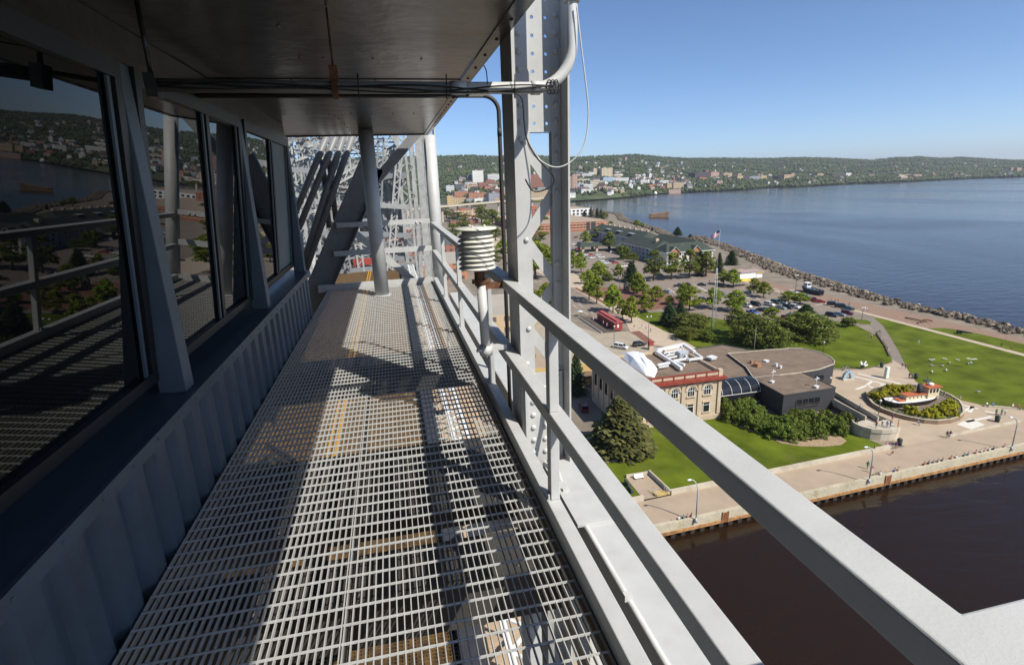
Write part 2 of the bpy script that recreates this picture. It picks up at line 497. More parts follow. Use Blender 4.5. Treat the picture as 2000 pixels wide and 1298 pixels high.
# ---- white conduit under the eave, with its bend up past the column
YC = 3.1
def elbow(c, r, a0, a1, n=9, plane='xz'):
    return [(c[0] + r * math.cos(a0 + (a1 - a0) * k / n), c[1], c[2] + r * math.sin(a0 + (a1 - a0) * k / n)) for k in range(n + 1)]
zc = N(900, 172, YC)[2] - EZ
xe = N(1117, 60, YC)[0]
rr = .22
path = [(-1.04, YC, zc + .012), (-.4, YC, zc + .004), (.5, YC, zc)] + elbow((xe - rr, YC, zc + rr), rr, -PI / 2, 0) + [(xe, YC, zc + 1.6)]
M['shade_pipe'] = mat('conduit_painted_shade', (.16, .155, .14), .5, .1, 8)  # same white pipe, with the eave's shade painted in as grey
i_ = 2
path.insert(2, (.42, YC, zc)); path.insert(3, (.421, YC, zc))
b = NB(); b.cur = 1; b.tube(path[:3], .031, 16); b.cur = 0; b.tube(path[3:], .031, 16); b.tube([(.38, YC, zc), (.46, YC, zc)], .036, 16)  # collar added where the grey painted shade ends
zz = N(1120, 5, YC)[2] - EZ
b.tube([(xe, YC, zz), (xe, YC, zz + .06)], .042, 16); b.tube([(xe - rr - .02, YC, zc), (xe - rr + .03, YC, zc)], .036, 16)
tag(b.obj('conduit_pipe', [M['pvc'], M['shade_pipe']]), 'white conduit pipe under the eave bending up past the lattice column', 'conduit')
b = NB(); b.box(-1.08, -1.03, YC - .04, YC + .04, zc - .045, zc + .06); b.tube([(-1.055, YC, zc + .06), (-1.055, YC, .868)], .012, 8)
tag(b.obj('junction_box', M['soffit']), 'small dark junction box at the left end of the conduit under the eave', 'junction box')
# strap hanger
hx = N(655, 172, YC)[0]
b = NB(); b.box(hx - .02, hx + .02, YC - .04, YC + .04, zc + .02, zc + .10); b.box(hx - .014, hx + .014, YC - .05, YC + .0, zc - .055, zc + .02); b.tube([(hx, YC, zc + .10), (hx, YC, .868)], .006, 6)
tag(b.obj('pipe_hanger', M['rust']), 'dark rusty hanger strap holding the conduit to the eave', 'hanger')
b = NB()
rng = random.Random(4)
for k in range(3):
    pts = []
    for i in range(34):
        x = -1.05 + i * (1.99 / 33)
        pts.append((x, YC - .034 - .003 * k + .006 * math.sin(i * .5 + k), zc + .010 * math.sin(i * .37 + k * 1.7) + .014 * math.sin(i * .16 + k) - .004 * k))
    b.tube(pts, .0042 + .001 * (k % 2), 5)
for k in range(3):
    x = .95 + .02 * k; 
    b.tube([(x - .03 + .015 * math.cos(t), YC - .036 + 0.004 * math.sin(3 * t), zc + .036 * math.sin(t)) for t in np.linspace(0, 2 * PI, 14)], .0035, 5)
for k, x in enumerate((-.1, .35, .72)):
    b.tube([(x, YC - .045, zc - .06), (x + .004, YC - .05, zc + .06)], .003, 4)
tag(b.obj('cable_bundle', M['cable']), 'black cable bundle tied along the conduit under the eave', 'cables')
def loop(name, pts, Y, r, m_, label):
    ctrl = [Vector(N(p[0], p[1], Y)) for p in pts]
    out = []
    for i in range(len(ctrl) - 1):
        p0, p1, p2, p3 = ctrl[max(i - 1, 0)], ctrl[i], ctrl[i + 1], ctrl[min(i + 2, len(ctrl) - 1)]
        for t in np.linspace(0, 1, 7)[:-1]:
            out.append(.5 * (2 * p1 + (p2 - p0) * t + (2 * p0 - 5 * p1 + 4 * p2 - p3) * t * t + (3 * p1 - p0 - 3 * p2 + p3) * t ** 3))
    out.append(ctrl[-1])
    b = MB(); b.tube(out, r, 6)
    tag(b.obj(name, m_), label, 'cable')
loop('hanging_cable', [(1126, 10), (1134, 80), (1146, 180), (1149, 230), (1140, 285), (1112, 318), (1080, 326), (1045, 305), (1030, 280)], 3.05, .004, M['wcable'], 'thin pale cable hanging in a long loop beside the lattice column')
loop('hanging_cable', [(1008, 182), (1020, 195), (1024, 240), (1030, 275), (1050, 310), (1078, 340), (1080, 360), (1060, 372), (1040, 372), (1026, 350)], 3.0, .0045, M['cable'], 'black cable looping down from the conduit across the lattice column')
loop('hanging_cable', [(945, 128), (950, 140), (952, 165)], 3.0, .003, M['cable'], 'short black wire dropping from the eave corner to the conduit')
# ---- grey conduit dropping from the eave to the truss
YG = 4.45
zg = N(930, 187, YG)[2] - EZ
xg = N(975, 240, YG)[0]
b = NB()
pth = [(-1.3, YG, zg + .004), (xg - .12, YG, zg)] + elbow((xg - .12, YG, zg - .12), .12, PI / 2, 0) + [(xg, YG, -2.2)]
b.tube(pth, .017, 10); b.tube([(xg, YG, zg - .24), (xg, YG, zg - .30)], .019, 10); b.tube([(.55, YG, zg), (.60, YG, zg)], .018, 10)
tag(b.obj('conduit_pipe', M['girder']), 'thin dark grey conduit dropping from the eave behind the weather shield', 'conduit')

# ---- weather shield on its post
W = thing('weather_shield', 'cream stacked plate weather shield on a short post clamped to the railing', 'weather sensor', (.55, 3.55, EZ - 1.2))
cx, cy = .542, 3.55
zt = N(935, 448, cy)[2] - EZ
b = NB()
b.lathe([(.14, 0), (.142, .006), (.136, .014), (.02, .018)], 28, (cx, cy, zt))
b.obj('top_plate', M['cream'], W)
for k in range(8):
    z = zt - .031 - k * .030
    b = NB(); r0 = .112 if k not in (0,) else .106
    b.lathe([(r0 - .03, .012), (r0 - .018, .010), (r0 + .006, -.006), (r0 + .014, -.014), (r0 + .008, -.016), (r0 - .03, .002)], 28, (cx, cy, z))
    b.obj('louver_plate', M['cream'], W)
b = NB(); b.tube([(cx, cy, zt - .01), (cx, cy, zt - .265)], .094, 24)
for a in (0, 2.1, 4.2): b.tube([(cx + .06 * math.cos(a), cy + .06 * math.sin(a), zt + .016), (cx + .06 * math.cos(a), cy + .06 * math.sin(a), zt + .03)], .008, 8)
b.obj('inner_core', mat('shield_core', (.6, .56, .46), .6), W)
b = NB(); b.tube([(cx + .01, cy, zt - .265), (cx + .01, cy, zt - .375)], .034, 16); b.box(cx - .04, cx + .08, cy - .022, cy + .022, zt - .36, zt - .335); b.obj('neck', M['rust'], W)
zb = N(943, 690, cy)[2] - EZ
b = NB(); b.tube([(cx + .02, cy, zt - .375), (cx + .03, cy, zb)], .033, 20); b.obj('mounting_post', M['alu'], W)
b = NB(); b.tube([(cx + .03, cy, zb - .01), (cx + .03, cy, zb + .06)], .046, 16); b.box(cx + .03, .72, cy - .022, cy + .022, zb + .02, zb + .055)
b.tube([(cx - .04, cy - .02, zb + .03), (cx + .0, cy - .02, zb + .03)], .012, 8)
b.obj('clamp', M['pvc'], W)
b = NB(); b.box(cx + .02, .705, cy - .02, cy + .02, -.69, -.65); b.obj('clamp', M['rust'], W)

# ---- lattice column beyond the railing
C = thing('lattice_column', 'riveted grey lattice column with perforated plate standing outside the railing', 'column', (.95, 3.5, EZ - 2.0))
def plate_holes(b, x0, x1, z0, z1, y, cols_, r, pitch, th=.012):
    nz = int((z1 - z0) / pitch); cw = (x1 - x0) / len(cols_)
    for j in range(nz):
        za, zc_ = z0 + j * pitch, z0 + (j + 1) * pitch
        for i, cx_ in enumerate(cols_):
            xa, xb = x0 + i * cw, x0 + (i + 1) * cw
            ccz = (za + zc_) / 2
            vs = []; n = 16
            for k in range(n):
                t = 2 * PI * k / n + PI / 4
                c_, s_ = math.cos(t), math.sin(t)
                mxx = max(abs(c_), abs(s_))
                ux, uz = c_ / mxx, s_ / mxx
                vs.append(((xb if ux > 0 else xa) if abs(ux) > .999 else cx_ + ux * min(xb - cx_, cx_ - xa), y, (zc_ if uz > 0 else za) if abs(uz) > .999 else ccz + uz * pitch / 2))
                if abs(ux) <= .999: vs[-1] = ((xa + xb) / 2 + ux * (xb - xa) / 2, y, vs[-1][2])
                vs.append((cx_ + r * c_, y, ccz + r * s_))
                vs.append((cx_ + r * c_, y + th, ccz + r * s_))
            fs = []
            for k in range(n):
                a = 3 * k; c2 = 3 * ((k + 1) % n)
                fs.append((a, c2, c2 + 1, a + 1)); fs.append((a + 1, c2 + 1, c2 + 2, a + 2))
            b.add(vs, fs)
ztop, zbot = 2.6, -4.5
b = NB()
b.box(.789, .801, 3.40, 3.72, zbot, ztop); b.box(.801, .889, 3.40, 3.412, zbot, ztop); b.box(.801, .85, 3.708, 3.72, zbot, ztop)
z = -1.7
while z < 2.5:
    if z > .2 or z < -1.2: b.dome((.832, 3.40, z), .019, (0, -1, 0))
    b.dome((.789, 3.51, z + .05), .006, (-1, 0, 0), 6); z += .098
b.obj('left_channel', M['alu'], C)
b = NB()
b.box(1.09, 1.102, 3.255, 3.66, zbot, ztop); b.box(1.032, 1.0895, 3.40, 3.412, zbot, ztop); b.box(1.1025, 1.15, 3.648, 3.66, zbot, ztop)
z = -1.6
while z < 2.5:
    if z > .16 or abs(z + .55) < .05: b.dome((1.060, 3.40, z), .020, (0, -1, 0))
    z += .098
for z in (-.72, -1.26):
    b.dome((1.09, 3.285, z), .008, (-1, 0, 0)); b.dome((1.09, 3.27, z - .03), .008, (-1, 0, 0))
b.obj('right_channel', M['alu'], C)
b = NB()
z0p = N(1060, 258, 3.41)[2] - EZ
plate_holes(b, .8895, 1.0315, z0p, z0p + .098 * 23, 3.404, (.918, 1.003), .0105, .098)
b.box(.8895, 1.0315, 3.4165, 3.422, z0p - .005, z0p)
b.obj('perforated_plate', M['alu'], C)
b = NB()
z = z0p - .06; k = 0
while z > -2.0:
    z2 = z - .30
    y = 3.43 + .014 * (k % 2)
    xa, xb = ((.85, 1.06) if k % 2 == 0 else (1.06, .85))
    b.bar((xa, y, z), (xb, y, z2), .07, .012, (0, 1, 0))
    b.dome((xa, 3.40, z), .019, (0, -1, 0))
    z = z2; k += 1
b.obj('lacing', M['alu'], C)
# ---- top chord of the near truss, outside the railing, and its gusset
T = thing('near_truss', 'pale steel truss chord running outside the railing below the lattice column', 'truss', (1.1, 20, EZ - 3))
b = NB(); b.box(.95, 1.28, -4, 9.9, -2.35, -1.95); bevel(b.obj('top_chord', M['alu'], T), .012, 2)
b = NB(); b.tube([(.952, -2, -1.955), (.952, 3.0, -1.955), (.955, 3.2, -1.86), (.97, 3.3, -1.62), (.96, 3.35, -1.50)], .016, 10)
for y in (.9, 1.95, 2.9): b.box(.925, .965, y, y + .03, -1.95, -1.915)
b.obj('hand_line', M['pvc'], T)
b = NB(); b.box(.80, 1.08, 3.376, 3.396, -2.1, -1.28); b.box(.80, .82, 3.35, 3.375, -1.95, -1.3)
for i in range(2):
    for k in range(7): b.dome((.86 + .085 * i, 3.376, -1.98 + k * .098), .021, (0, -1, 0))
b.box(.90, 1.28, 2.55, 3.30, -1.949, -1.93)
b.obj('gusset', M['alu'], T)
b = NB(); b.bar((1.05, 3.5, -2.4), (1.2, 11, -8.0), .25, .25); b.bar((1.05, 3.5, -2.4), (1.2, -5, -8.0), .25, .25); b.bar((1.05, 3.5, -8), (1.05, 3.5, -2.4), .22, .22, (0, 1, 0)); b.obj('diagonals', M['alu_far'], T)
M['whiteish'] = mat('bright_chord_paint', (.66, .66, .63), .5, .05, 2)
# laced chord lower down, seen through the grating
def laced(b, p0, p1, half, pw, pitch, side=(1, 0, 0), th=.03):
    a, c = Vector(p0), Vector(p1); d = (c - a); L = d.length; d.normalize(); s = Vector(side)
    nrm = d.cross(s).normalized()
    for q in (-half, half):
        b.bar(a + s * q, c + s * q, pw, th * 2, tuple(nrm))
    n = max(2, int(L / pitch))
    for k in range(n):
        t0, t1 = a + d * (L * k / n), a + d * (L * (k + 1) / n)
        q = half if k % 2 else -half
        b.bar(t0 - s * q + nrm * th * .6, t1 + s * q + nrm * th * .6, pw * .55, th, tuple(nrm))
    return b
b = NB(); laced(b, (1.62, -3, -8.05), (1.62, 58, -8.05), .24, .13, .42, (1, 0, 0), .03); b.obj('bottom_chord', M['whiteish'], T)

# ---- far truss west side
T2 = thing('far_truss', 'grey steel truss on the far side of the deck behind the house', 'truss', (-7.3, 30, EZ - 8))
b = NB(); laced(b, (-7.3, 9, -2.0), (-7.3, 60, -2.0), .3, .2, .6, (1, 0, 0)); laced(b, (-7.3, 9, -8.2), (-7.3, 60, -8.2), .3, .2, .6, (1, 0, 0))
for k in range(7):
    y = 10 + k * 8
    b.bar((-7.3, y, -8.2), (-7.3, y, -2), .25, .25, (0, 1, 0))
    b.bar((-7.3, y, -8.2 if k % 2 else -2), (-7.3, y + 8, -2 if k % 2 else -8.2), .28, .28)
b.obj('truss_member', M['alu_far'], T2)

# ---- deck
D = thing('bridge_deck', 'rusty steel grid roadway deck with double yellow line far below the walkway', 'bridge deck', (-2.7, 20, EZ - 9))
gm = mat('rusty_grid_deck', (.055, .03, .009), .8, .3, 5, stain=(.02, .014, .009), stain_amt=.6, stain_scale=.8, c2=(.12, .066, .018))
b = NB(); b.box(-6.2, .52, -6, 60, -8.62, -8.60)
for k in range(int(14 / .085)):
    y = 1 + k * .085
    b.box(-4.6, .52, y, y + .022, -8.6, -8.545)
for k in range(40):
    x = -4.5 + k * .128
    b.box(x, x + .03, 1, 15, -8.6, -8.55)
b.obj('grid_surface', gm, D)
b = NB(); b.box(.52, .95, -6, 60, -8.7, -8.30); b.box(-6.7, -6.2, -6, 60, -8.7, -8.3)
for k in range(14): b.box(-7.2, 1.4, -5.5 + k * 5, -5.2 + k * 5, -9.4, -8.64)
b.obj('kerb_girder', mat('black_kerb_steel', (.035, .035, .04), .6, .2, 4), D)
ym = mat('yellow_road_paint', (.42, .21, .015), .7, .2, 8)
b = NB(); b.box(-2.85, -2.73, 15.1, 60, -8.59, -8.585); b.box(-2.63, -2.51, 15.1, 60, -8.59, -8.585); b.obj('centre_line', ym, D)
b = NB()
for k in range(60): b.box(.955, 2.7, -5 + k * .95, -5 + k * .95 + .93, -8.75, -8.70)
b.obj('side_path', mat('tan_planking', (.42, .31, .20), .8, .15, 3, stain=(.3, .22, .15), stain_amt=.4), D)

# ---- diagonals and struts behind the house end
b = NB()
p0, p1 = Vector(N(612, 590, 10.2)) - Vector((0, 0, EZ)), Vector(N(722, 335, 10.2)) - Vector((0, 0, EZ))
dd = (p1 - p0).normalized()
b.bar(p0 - dd * 2.5, p1 + dd * .12, .42, .02, (0, 1, 0))
sd = dd.cross(Vector((0, 1, 0))).normalized()
for s in (-.21, .21): b.bar(p0 - dd * 2.5 + sd * s + Vector((0, -.06, 0)), p1 + dd * .12 + sd * s + Vector((0, -.06, 0)), .018, .14, (0, 1, 0))
for k in range(16):
    for s in (-.11, .11): b.dome(p0 + dd * (k * .18 - .2 + s) + sd * s + Vector((0, -.01, 0)), .016, (0, -1, 0))
b.bar(p1 + Vector((0, .05, -.25)), p1 + Vector((1.0, .05, .75)), .16, .12, (0, 1, 0))
tag(b.obj('diagonal_brace', M['strut']), 'wide dark riveted plate brace leaning behind the house end', 'brace')
ps = [((583, 400), (638, 268)), ((600, 405), (658, 262)), ((606, 470), (672, 262)), ((614, 480), (690, 262))]
lb = ['first dark sloping tube brace beside the house corner post', 'second dark sloping tube brace from the house corner', 'third dark sloping tube brace from the house corner', 'fourth dark sloping tube brace, touching the wide plate brace']
for (a, c), l_ in zip(ps, lb):
    b = NB(); A_, C_ = [Vector(N(*q, 10.25)) - Vector((0, 0, EZ)) for q in (a, c)]
    b.tube([A_ - (C_ - A_) * .3, C_ + (C_ - A_) * .12], .055, 12)
    tag(b.obj('tube_brace', M['strut']), l_, 'brace', 'dark tube braces behind the house')
for (a, c), l_ in zip([((626, 285), (643, 445)), ((640, 285), (656, 430))], ['left upright dark tube crossing the sloping braces', 'right upright dark tube crossing the sloping braces']):
    b = NB(); A_, C_ = [Vector(N(*q, 10.35)) - Vector((0, 0, EZ)) for q in (a, c)]
    b.tube([A_, C_], .048, 12)
    tag(b.obj('tube_brace', M['strut']), l_, 'brace', 'dark tube braces behind the house')
b = NB()
A_, C_ = [Vector(N(*q, 10.9)) - Vector((0, 0, EZ)) for q in ((690, 452), (818, 556))]
b.bar(A_, C_, .02, .13, (0, 0, 1))
for t in (.05, .12, .45, .9): b.dome(A_.lerp(C_, t) + Vector((0, -.01, 0)), .022, (0, -1, 0))
tag(b.obj('flat_brace', M['alu']), 'pale flat bar brace running down right behind the end railing', 'brace')
b = NB(); b.box(.905, .93, 10.25, 10.60, -4, 1.9); b.box(.931, .96, 10.585, 10.6, -4, 1.9)
for k in range(50): b.dome((.905, 10.42, -3.5 + k * .1), .012, (-1, 0, 0), 6)
tag(b.obj('steel_angle', M['alu']), 'tall steel angle standing just outside the far corner pole', 'angle')

# ---- north tower
TW = thing('bridge_tower', 'tall lattice lift tower rising from the pier at the far end of the deck', 'tower', (-2.7, 63, 0))
def leg(x, y, w, label=None):
    b = MB()
    for sx in (-1, 1):
        for sy in (-1, 1):
            b.box(x + sx * w - .17, x + sx * w + .17, y + sy * w - .17, y + sy * w + .17, 0, 92)
    for sy in (-1, 1):
        z = 2; k = 0
        while z < 90:
            s = 1 if k % 2 else -1
            b.bar((x - s * w, y + sy * (w + .05), z), (x + s * w, y + sy * (w + .05), z + 1.5), .06, .24, (0, 1, 0)); z += 1.5; k += 1
    for sx in (-1, 1):
        z = 2; k = 0
        while z < 90:
            s = 1 if k % 2 else -1
            b.bar((x + sx * (w + .05), y - s * w, z), (x + sx * (w + .05), y + s * w, z + 1.5), .24, .06, (0, 1, 0)); z += 1.5; k += 1
    b.obj('tower_leg', M['alu_far'], TW)
leg(2.1, 61, .7); leg(3.9, 67, .7); leg(-8.6, 61, .7); leg(-9.6, 67, .7)
b = MB(); b.bar((3.55, 61.2, 0), (3.75, 61.2, 92), .75, .3, (0, 1, 0)); b.obj('guide_rail', M['alu_far'], TW)
b = MB(); laced(b, (2.9, 60.2, 0), (1.1, 60.2, 92), .45, .25, .9, (1, 0, 0), .08); b.obj('guide_column', M['alu_far'], TW)
def xpanel(z0, z1, y):
    b = MB()
    for (a, c) in (((-8.0, y, z0), (1.4, y, z1)), ((-8.0, y, z1), (1.4, y, z0))):
        laced(b, a, c, .28, .14, .7, (0, 0, 1), .05)
    b.obj('cross_brace', M['alu_far'], TW)
for y in (61, 67):
    for z0 in (40, 51, 62):
        xpanel(z0 + .4, z0 + 10.4, y)
        b = MB()
        laced(b, (-8.2, y - .05, z0), (1.6, y - .05, z0), .42, .16, .62, (0, 0, 1), .05); b.obj('strut', M['alu_far'], TW)
rng = random.Random(9)
b = MB()
for k in range(8):
    z = 55.2 + k * .75; y = 60.6 + (k % 4) * 1.7
    laced(b, (-8.2, y, z), (1.4, y, z + .3 * math.sin(k)), .24, .13, .5, (0, 0, 1), .04)
for k in range(10):
    x = -7.8 + k * .95; laced(b, (x, 61, 60.7 + .2 * (k % 3)), (x + .6, 67, 61.2), .14, .08, .36, (1, 0, 0), .04)
for k in range(5):
    b.bar((-8, 60.5 + k, 57 + k * .4), (-2.7 + k, 62 + k, 52.5 + k), .3, .16)
b.obj('portal_lacing', M['alu_far'], TW)
b = MB()
y = 64.0
prof = [(-5.3 + k * .16, y - (.07 if k % 4 in (0, 1) else 0)) for k in range(43)]
vs = []; fs = []
for (xx, yy) in prof: vs += [(xx, yy, 51.5), (xx, yy, 57.4)]
for i in range(len(prof) - 1): fs.append((2 * i, 2 * i + 2, 2 * i + 3, 2 * i + 1))
b.add(vs, fs); b.box(-5.3, 1.58, 64.02, 68, 51.5, 57.4)
b.obj('machine_shed', M['alu_far'], TW)
b = MB(); rng = random.Random(19)
b2 = MB()
for k in range(18):                                   # the crowded bracing inside the tower
    x0, x1 = rng.uniform(-9.5, -3), rng.uniform(-3, 2.2); y0, y1 = rng.uniform(56, 60.5), rng.uniform(61, 70); z0 = rng.uniform(47, 62)
    laced(b if k % 2 else b2, (x0, y0, z0), (x1, y1, z0 + rng.uniform(-6, 6)), rng.uniform(.25, .45), .20, .62, (0, 0, 1), .05)
for k in range(8):
    x0 = -8.5 + k * 1.25; laced(b2 if k % 2 else b, (x0, 58.5 + .3 * (k % 3), 46), (x0 + rng.uniform(-3, 3), 59.5, 62), .28, .18, .6, (1, 0, 0), .05)
for k in range(9):
    z = 47 + k * 1.5; (b2 if k % 3 else b).bar((-9, 57.5 + (k % 4), z), (2, 58.5 + (k % 3), z + rng.uniform(-4, 4)), .25, .5)
b2.obj('painted_shade_bracing', M['steel_dark'], TW)  # every so often a member in darker steel, shade put into its colour
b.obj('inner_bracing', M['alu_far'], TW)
b = MB()
for k in range(5):
    laced(b, (-9.5 + k * .3, 57 + k * 2, 62.5 - k * .4), (1.8, 58 + k * 2, 64 + k * .3), .35, .16, .5, (0, 0, 1), .05)
b.obj('top_strut', M['strut'], TW)
# sign and gate at the deck end
b = NB(); b.box(-4.3, -2.4, 59.0, 59.08, -7.9, -7.2); b.box(-4.1, -4.05, 58.98, 59.0, -8.58, -7.2); 
tag(b.obj('gate_board', mat('red_gate_paint', (.30, .045, .03), .6)), 'small red gate board at the end of the deck', 'gate')
# ================================================================== land, water, paths
def struct(name, b, m_):
    o = b.obj(name, m_); o['kind'] = 'structure'; return o
WL = -2.3
def wl(s, x, y): return at(*px(s, x, y), WL)
wm = bpy.data.materials.new('lake_water'); wm.use_nodes = True
t = wm.node_tree; b_ = t.nodes['Principled BSDF']
b_.inputs['Base Color'].default_value = (.017, .0092, .0046, 1); b_.inputs['IOR'].default_value = 1.33
g_ = t.nodes.new('ShaderNodeNewGeometry')
mp = t.nodes.new('ShaderNodeMapping'); mp.inputs['Scale'].default_value = (.10, .30, 1); mp.inputs['Rotation'].default_value = (0, 0, math.radians(-20))
t.links.new(g_.outputs['Position'], mp.inputs[0])
n1 = t.nodes.new('ShaderNodeTexNoise'); n1.inputs['Scale'].default_value = 1.0; n1.inputs['Detail'].default_value = 5; n1.inputs['Distortion'].default_value = .6
t.links.new(mp.outputs[0], n1.inputs['Vector'])
mp2 = t.nodes.new('ShaderNodeMapping'); mp2.inputs['Scale'].default_value = (.004, .0012, 1); mp2.inputs['Rotation'].default_value = (0, 0, math.radians(35))
t.links.new(g_.outputs['Position'], mp2.inputs[0])
n2 = t.nodes.new('ShaderNodeTexNoise'); n2.inputs['Scale'].default_value = 1.0; n2.inputs['Detail'].default_value = 6; n2.inputs['Distortion'].default_value = 1.2
t.links.new(mp2.outputs[0], n2.inputs['Vector'])
mr = t.nodes.new('ShaderNodeMapRange'); mr.inputs[1].default_value = .35; mr.inputs[2].default_value = .65; mr.inputs[3].default_value = .06; mr.inputs[4].default_value = .20
t.links.new(n2.outputs[0], mr.inputs[0]); t.links.new(mr.outputs[0], b_.inputs['Roughness'])
bp = t.nodes.new('ShaderNodeBump'); bp.inputs['Strength'].default_value = .30; bp.inputs['Distance'].default_value = .8
t.links.new(n1.outputs[0], bp.inputs['Height']); t.links.new(bp.outputs[0], b_.inputs['Normal'])
b = MB(); b.add([(-4000, -6000, WL), (14000, -6000, WL), (14000, 16000, WL), (-4000, 16000, WL)], [(0, 1, 2, 3)])
struct('lake_water', b, wm)

M['soil'] = mat('urban_ground', (.21, .17, .125), .9, .25, .12, stain=(.10, .10, .07), stain_amt=.6, stain_scale=.05)
M['grass'] = mat('lawn_grass', (.070, .092, .006), .9, .2, .15, .5, 4, c2=(.104, .134, .010), detail=8, stain=(.13, .118, .035), stain_amt=.6, stain_scale=.07, spec=.1)
M['concrete'] = mat('pale_concrete', (.47, .41, .31), .85, .1, .5, stain=(.25, .19, .12), stain_amt=.5, stain_scale=.35)
M['prom'] = mat('tan_promenade', (.36, .275, .19), .85, .08, .3, stain=(.29, .215, .15), stain_amt=.6, stain_scale=.12)
M['plaza'] = mat('tan_plaza', (.40, .31, .215), .85, .08, .25, stain=(.32, .24, .165), stain_amt=.5, stain_scale=.15)
M['asphalt'] = mat('brown_grey_asphalt', (.225, .178, .138), .9, .1, .3, stain=(.16, .13, .105), stain_amt=.6, stain_scale=.1)
M['brickpave'] = mat('red_brick_paving', (.19, .085, .055), .85, .15, .8, stain=(.14, .09, .07), stain_amt=.4, stain_scale=.3)
M['white'] = mat('white_marking', (.62, .58, .50), .8, .06, 2)
M['gravel'] = mat('reddish_gravel', (.24, .155, .105), .95, .2, 1.2, stain=(.28, .19, .12), stain_amt=.5, stain_scale=.2)
M['mulch'] = mat('tan_mulch', (.33, .23, .14), .95, .3, 3.5, stain=(.20, .13, .08), stain_amt=.5, stain_scale=1.2)
M['palepath'] = mat('pale_lake_path', (.44, .35, .25), .85, .07, .4)

# outline of the land: pier edge, lakeshore, bay, then inland
def pier(x): return 70.6 + (x - 39) * .0555
shore = [wl('J', 2300, 470), wl('J', 1990, 452), wl('J', 1850, 395), wl('J', 1400, 280), wl('J', 900, 165), wl('J', 560, 45), wl('G', 1990, 1020), wl('G', 1700, 905), wl('G', 1400, 795), wl('G', 1140, 722),
         (268, 470), (300, 560), wl('G', 540, 575), wl('G', 490, 520), wl('G', 350, 502), wl('G', 75, 446)]
bay = [(395, 1180), (400, 1500), wl('P', 1112, 394), wl('P', 1150, 390.5), wl('P', 1184, 389), wl('P', 1225, 385), wl('P', 1305, 377), wl('P', 1340, 374.5), wl('P', 1399, 373), wl('P', 1445, 370.5), wl('P', 1502, 366), wl('P', 1560, 365), wl('P', 1655, 359), wl('P', 1771, 355), wl('P', 1887, 349), wl('P', 2000, 345.5), wl('P', 2160, 340)]
land = [(-2500, pier(-50)), (230, pier(230))] + shore + bay + [(9000, 9000), (-2500, 9000)]
b = MB(); b.sheet(land, 0.0)
n = len(land)
vs = [(p[0], p[1], 0) for p in land] + [(p[0], p[1], -5) for p in land]
b.add(vs, [(i, n + i, n + (i + 1) % n, (i + 1) % n) for i in range(n)])
struct('ground', b, M['soil'])
def surf(name, poly, z, m_):
    b = MB(); b.sheet(poly, z); return struct(name, b, m_)
# pier promenade and its walls
def curb(x): return 78.75 + (x - 39.5) * .0555
surf('promenade', [(-60, pier(-60) + .8), (260, pier(260) + .8), (260, curb(260)), (-60, curb(-60))], .03, M['prom'])
# plaza, lawns
PZ = [ll('J', 390, 700), ll('J', 640, 700), ll('J', 870, 650), ll('J', 880, 600)]
plaza = [(102.6, curb(102)), (260, curb(260)), (260, 103), ll('J', 1990, 1040), ll('J', 1640, 1000), ll('J', 1310, 925), ll('J', 1075, 800), ll('J', 1000, 680),
         ll('J', 870, 600), ll('J', 880, 640), ll('J', 640, 700), ll('J', 380, 705), (103.0, 128)]
surf('plaza', plaza, .03, M['plaza'])
surf('path', [ll('J', 870, 610), ll('J', 850, 560), ll('J', 810, 450), ll('J', 760, 390), ll('J', 690, 330), ll('J', 700, 265), ll('J', 740, 275), ll('J', 800, 330), ll('J', 870, 440), ll('J', 940, 560), ll('J', 1000, 690)], .032, mat('grey_brown_path', (.20, .165, .13), .9, .1, .4))
surf('lake_path', [(186.9, 62), (189.6, 62), (189.4, 186), (187.2, 210), (186, 236), (189, 252), (194, 285), (197, 320), (208, 362), (206, 362), (194.8, 322), (191.6, 287), (186.6, 254), (183.4, 236), (184.6, 208), (186.9, 185)], .05, M['palepath'])
lawn_r = [ll('J', 720, 262), ll('J', 800, 330), ll('J', 870, 440), ll('J', 940, 560), ll('J', 1000, 690), ll('J', 1075, 800), ll('J', 1310, 925), ll('J', 1640, 1000), ll('J', 1990, 1040), (175, 102), (186.8, 100), (186.8, 168)]
surf('lawn', lawn_r, .045, M['grass'])
surf('lawn', [(189.7, 100), (199, 100), (200.5, 120), (198.5, 145), (195.5, 150), (189.7, 152)], .045, M['grass'])
lawn_l = [(103.6, 128), ll('J', 400, 690), ll('J', 640, 690), ll('J', 850, 645), ll('J', 875, 620), ll('J', 850, 560), ll('J', 780, 430), ll('J', 560, 320), ll('J', 480, 300), ll('J', 340, 300), (140, 178), (118, 176), (100, 176), (98, 146), (118, 142)]
surf('lawn', lawn_l, .045, M['grass'])
surf('lawn', [ll('J', 540, 285), ll('J', 560, 272), ll('J', 660, 280), ll('J', 700, 300), ll('J', 690, 318), ll('J', 600, 312)], .046, M['grass'])
surf('lawn', [(28, curb(28) + .5), (99, curb(99) + .5), (97, 92), (90, 104), (70, 107), (47, 108), (28, 105)], .04, M['grass'])
b = MB()
b.lathe([(6.2, 0), (6.1, .14), (0.1, .16)], 40, (41.5, 99.5, 0)); struct('mulch_bed', b, M['mulch'])
bed = [ll('K', 1340, 70), ll('K', 1500, 150), ll('K', 1700, 220), ll('K', 1840, 285), ll('L', 100, 310), ll('L', 300, 312), ll('L', 440, 300), ll('L', 490, 265), ll('L', 440, 230), (96, 96.5), (88, 101.5), (80, 104)]
b = MB(); b.prism(bed, 0, .16); struct('mulch_bed', b, M['mulch'])
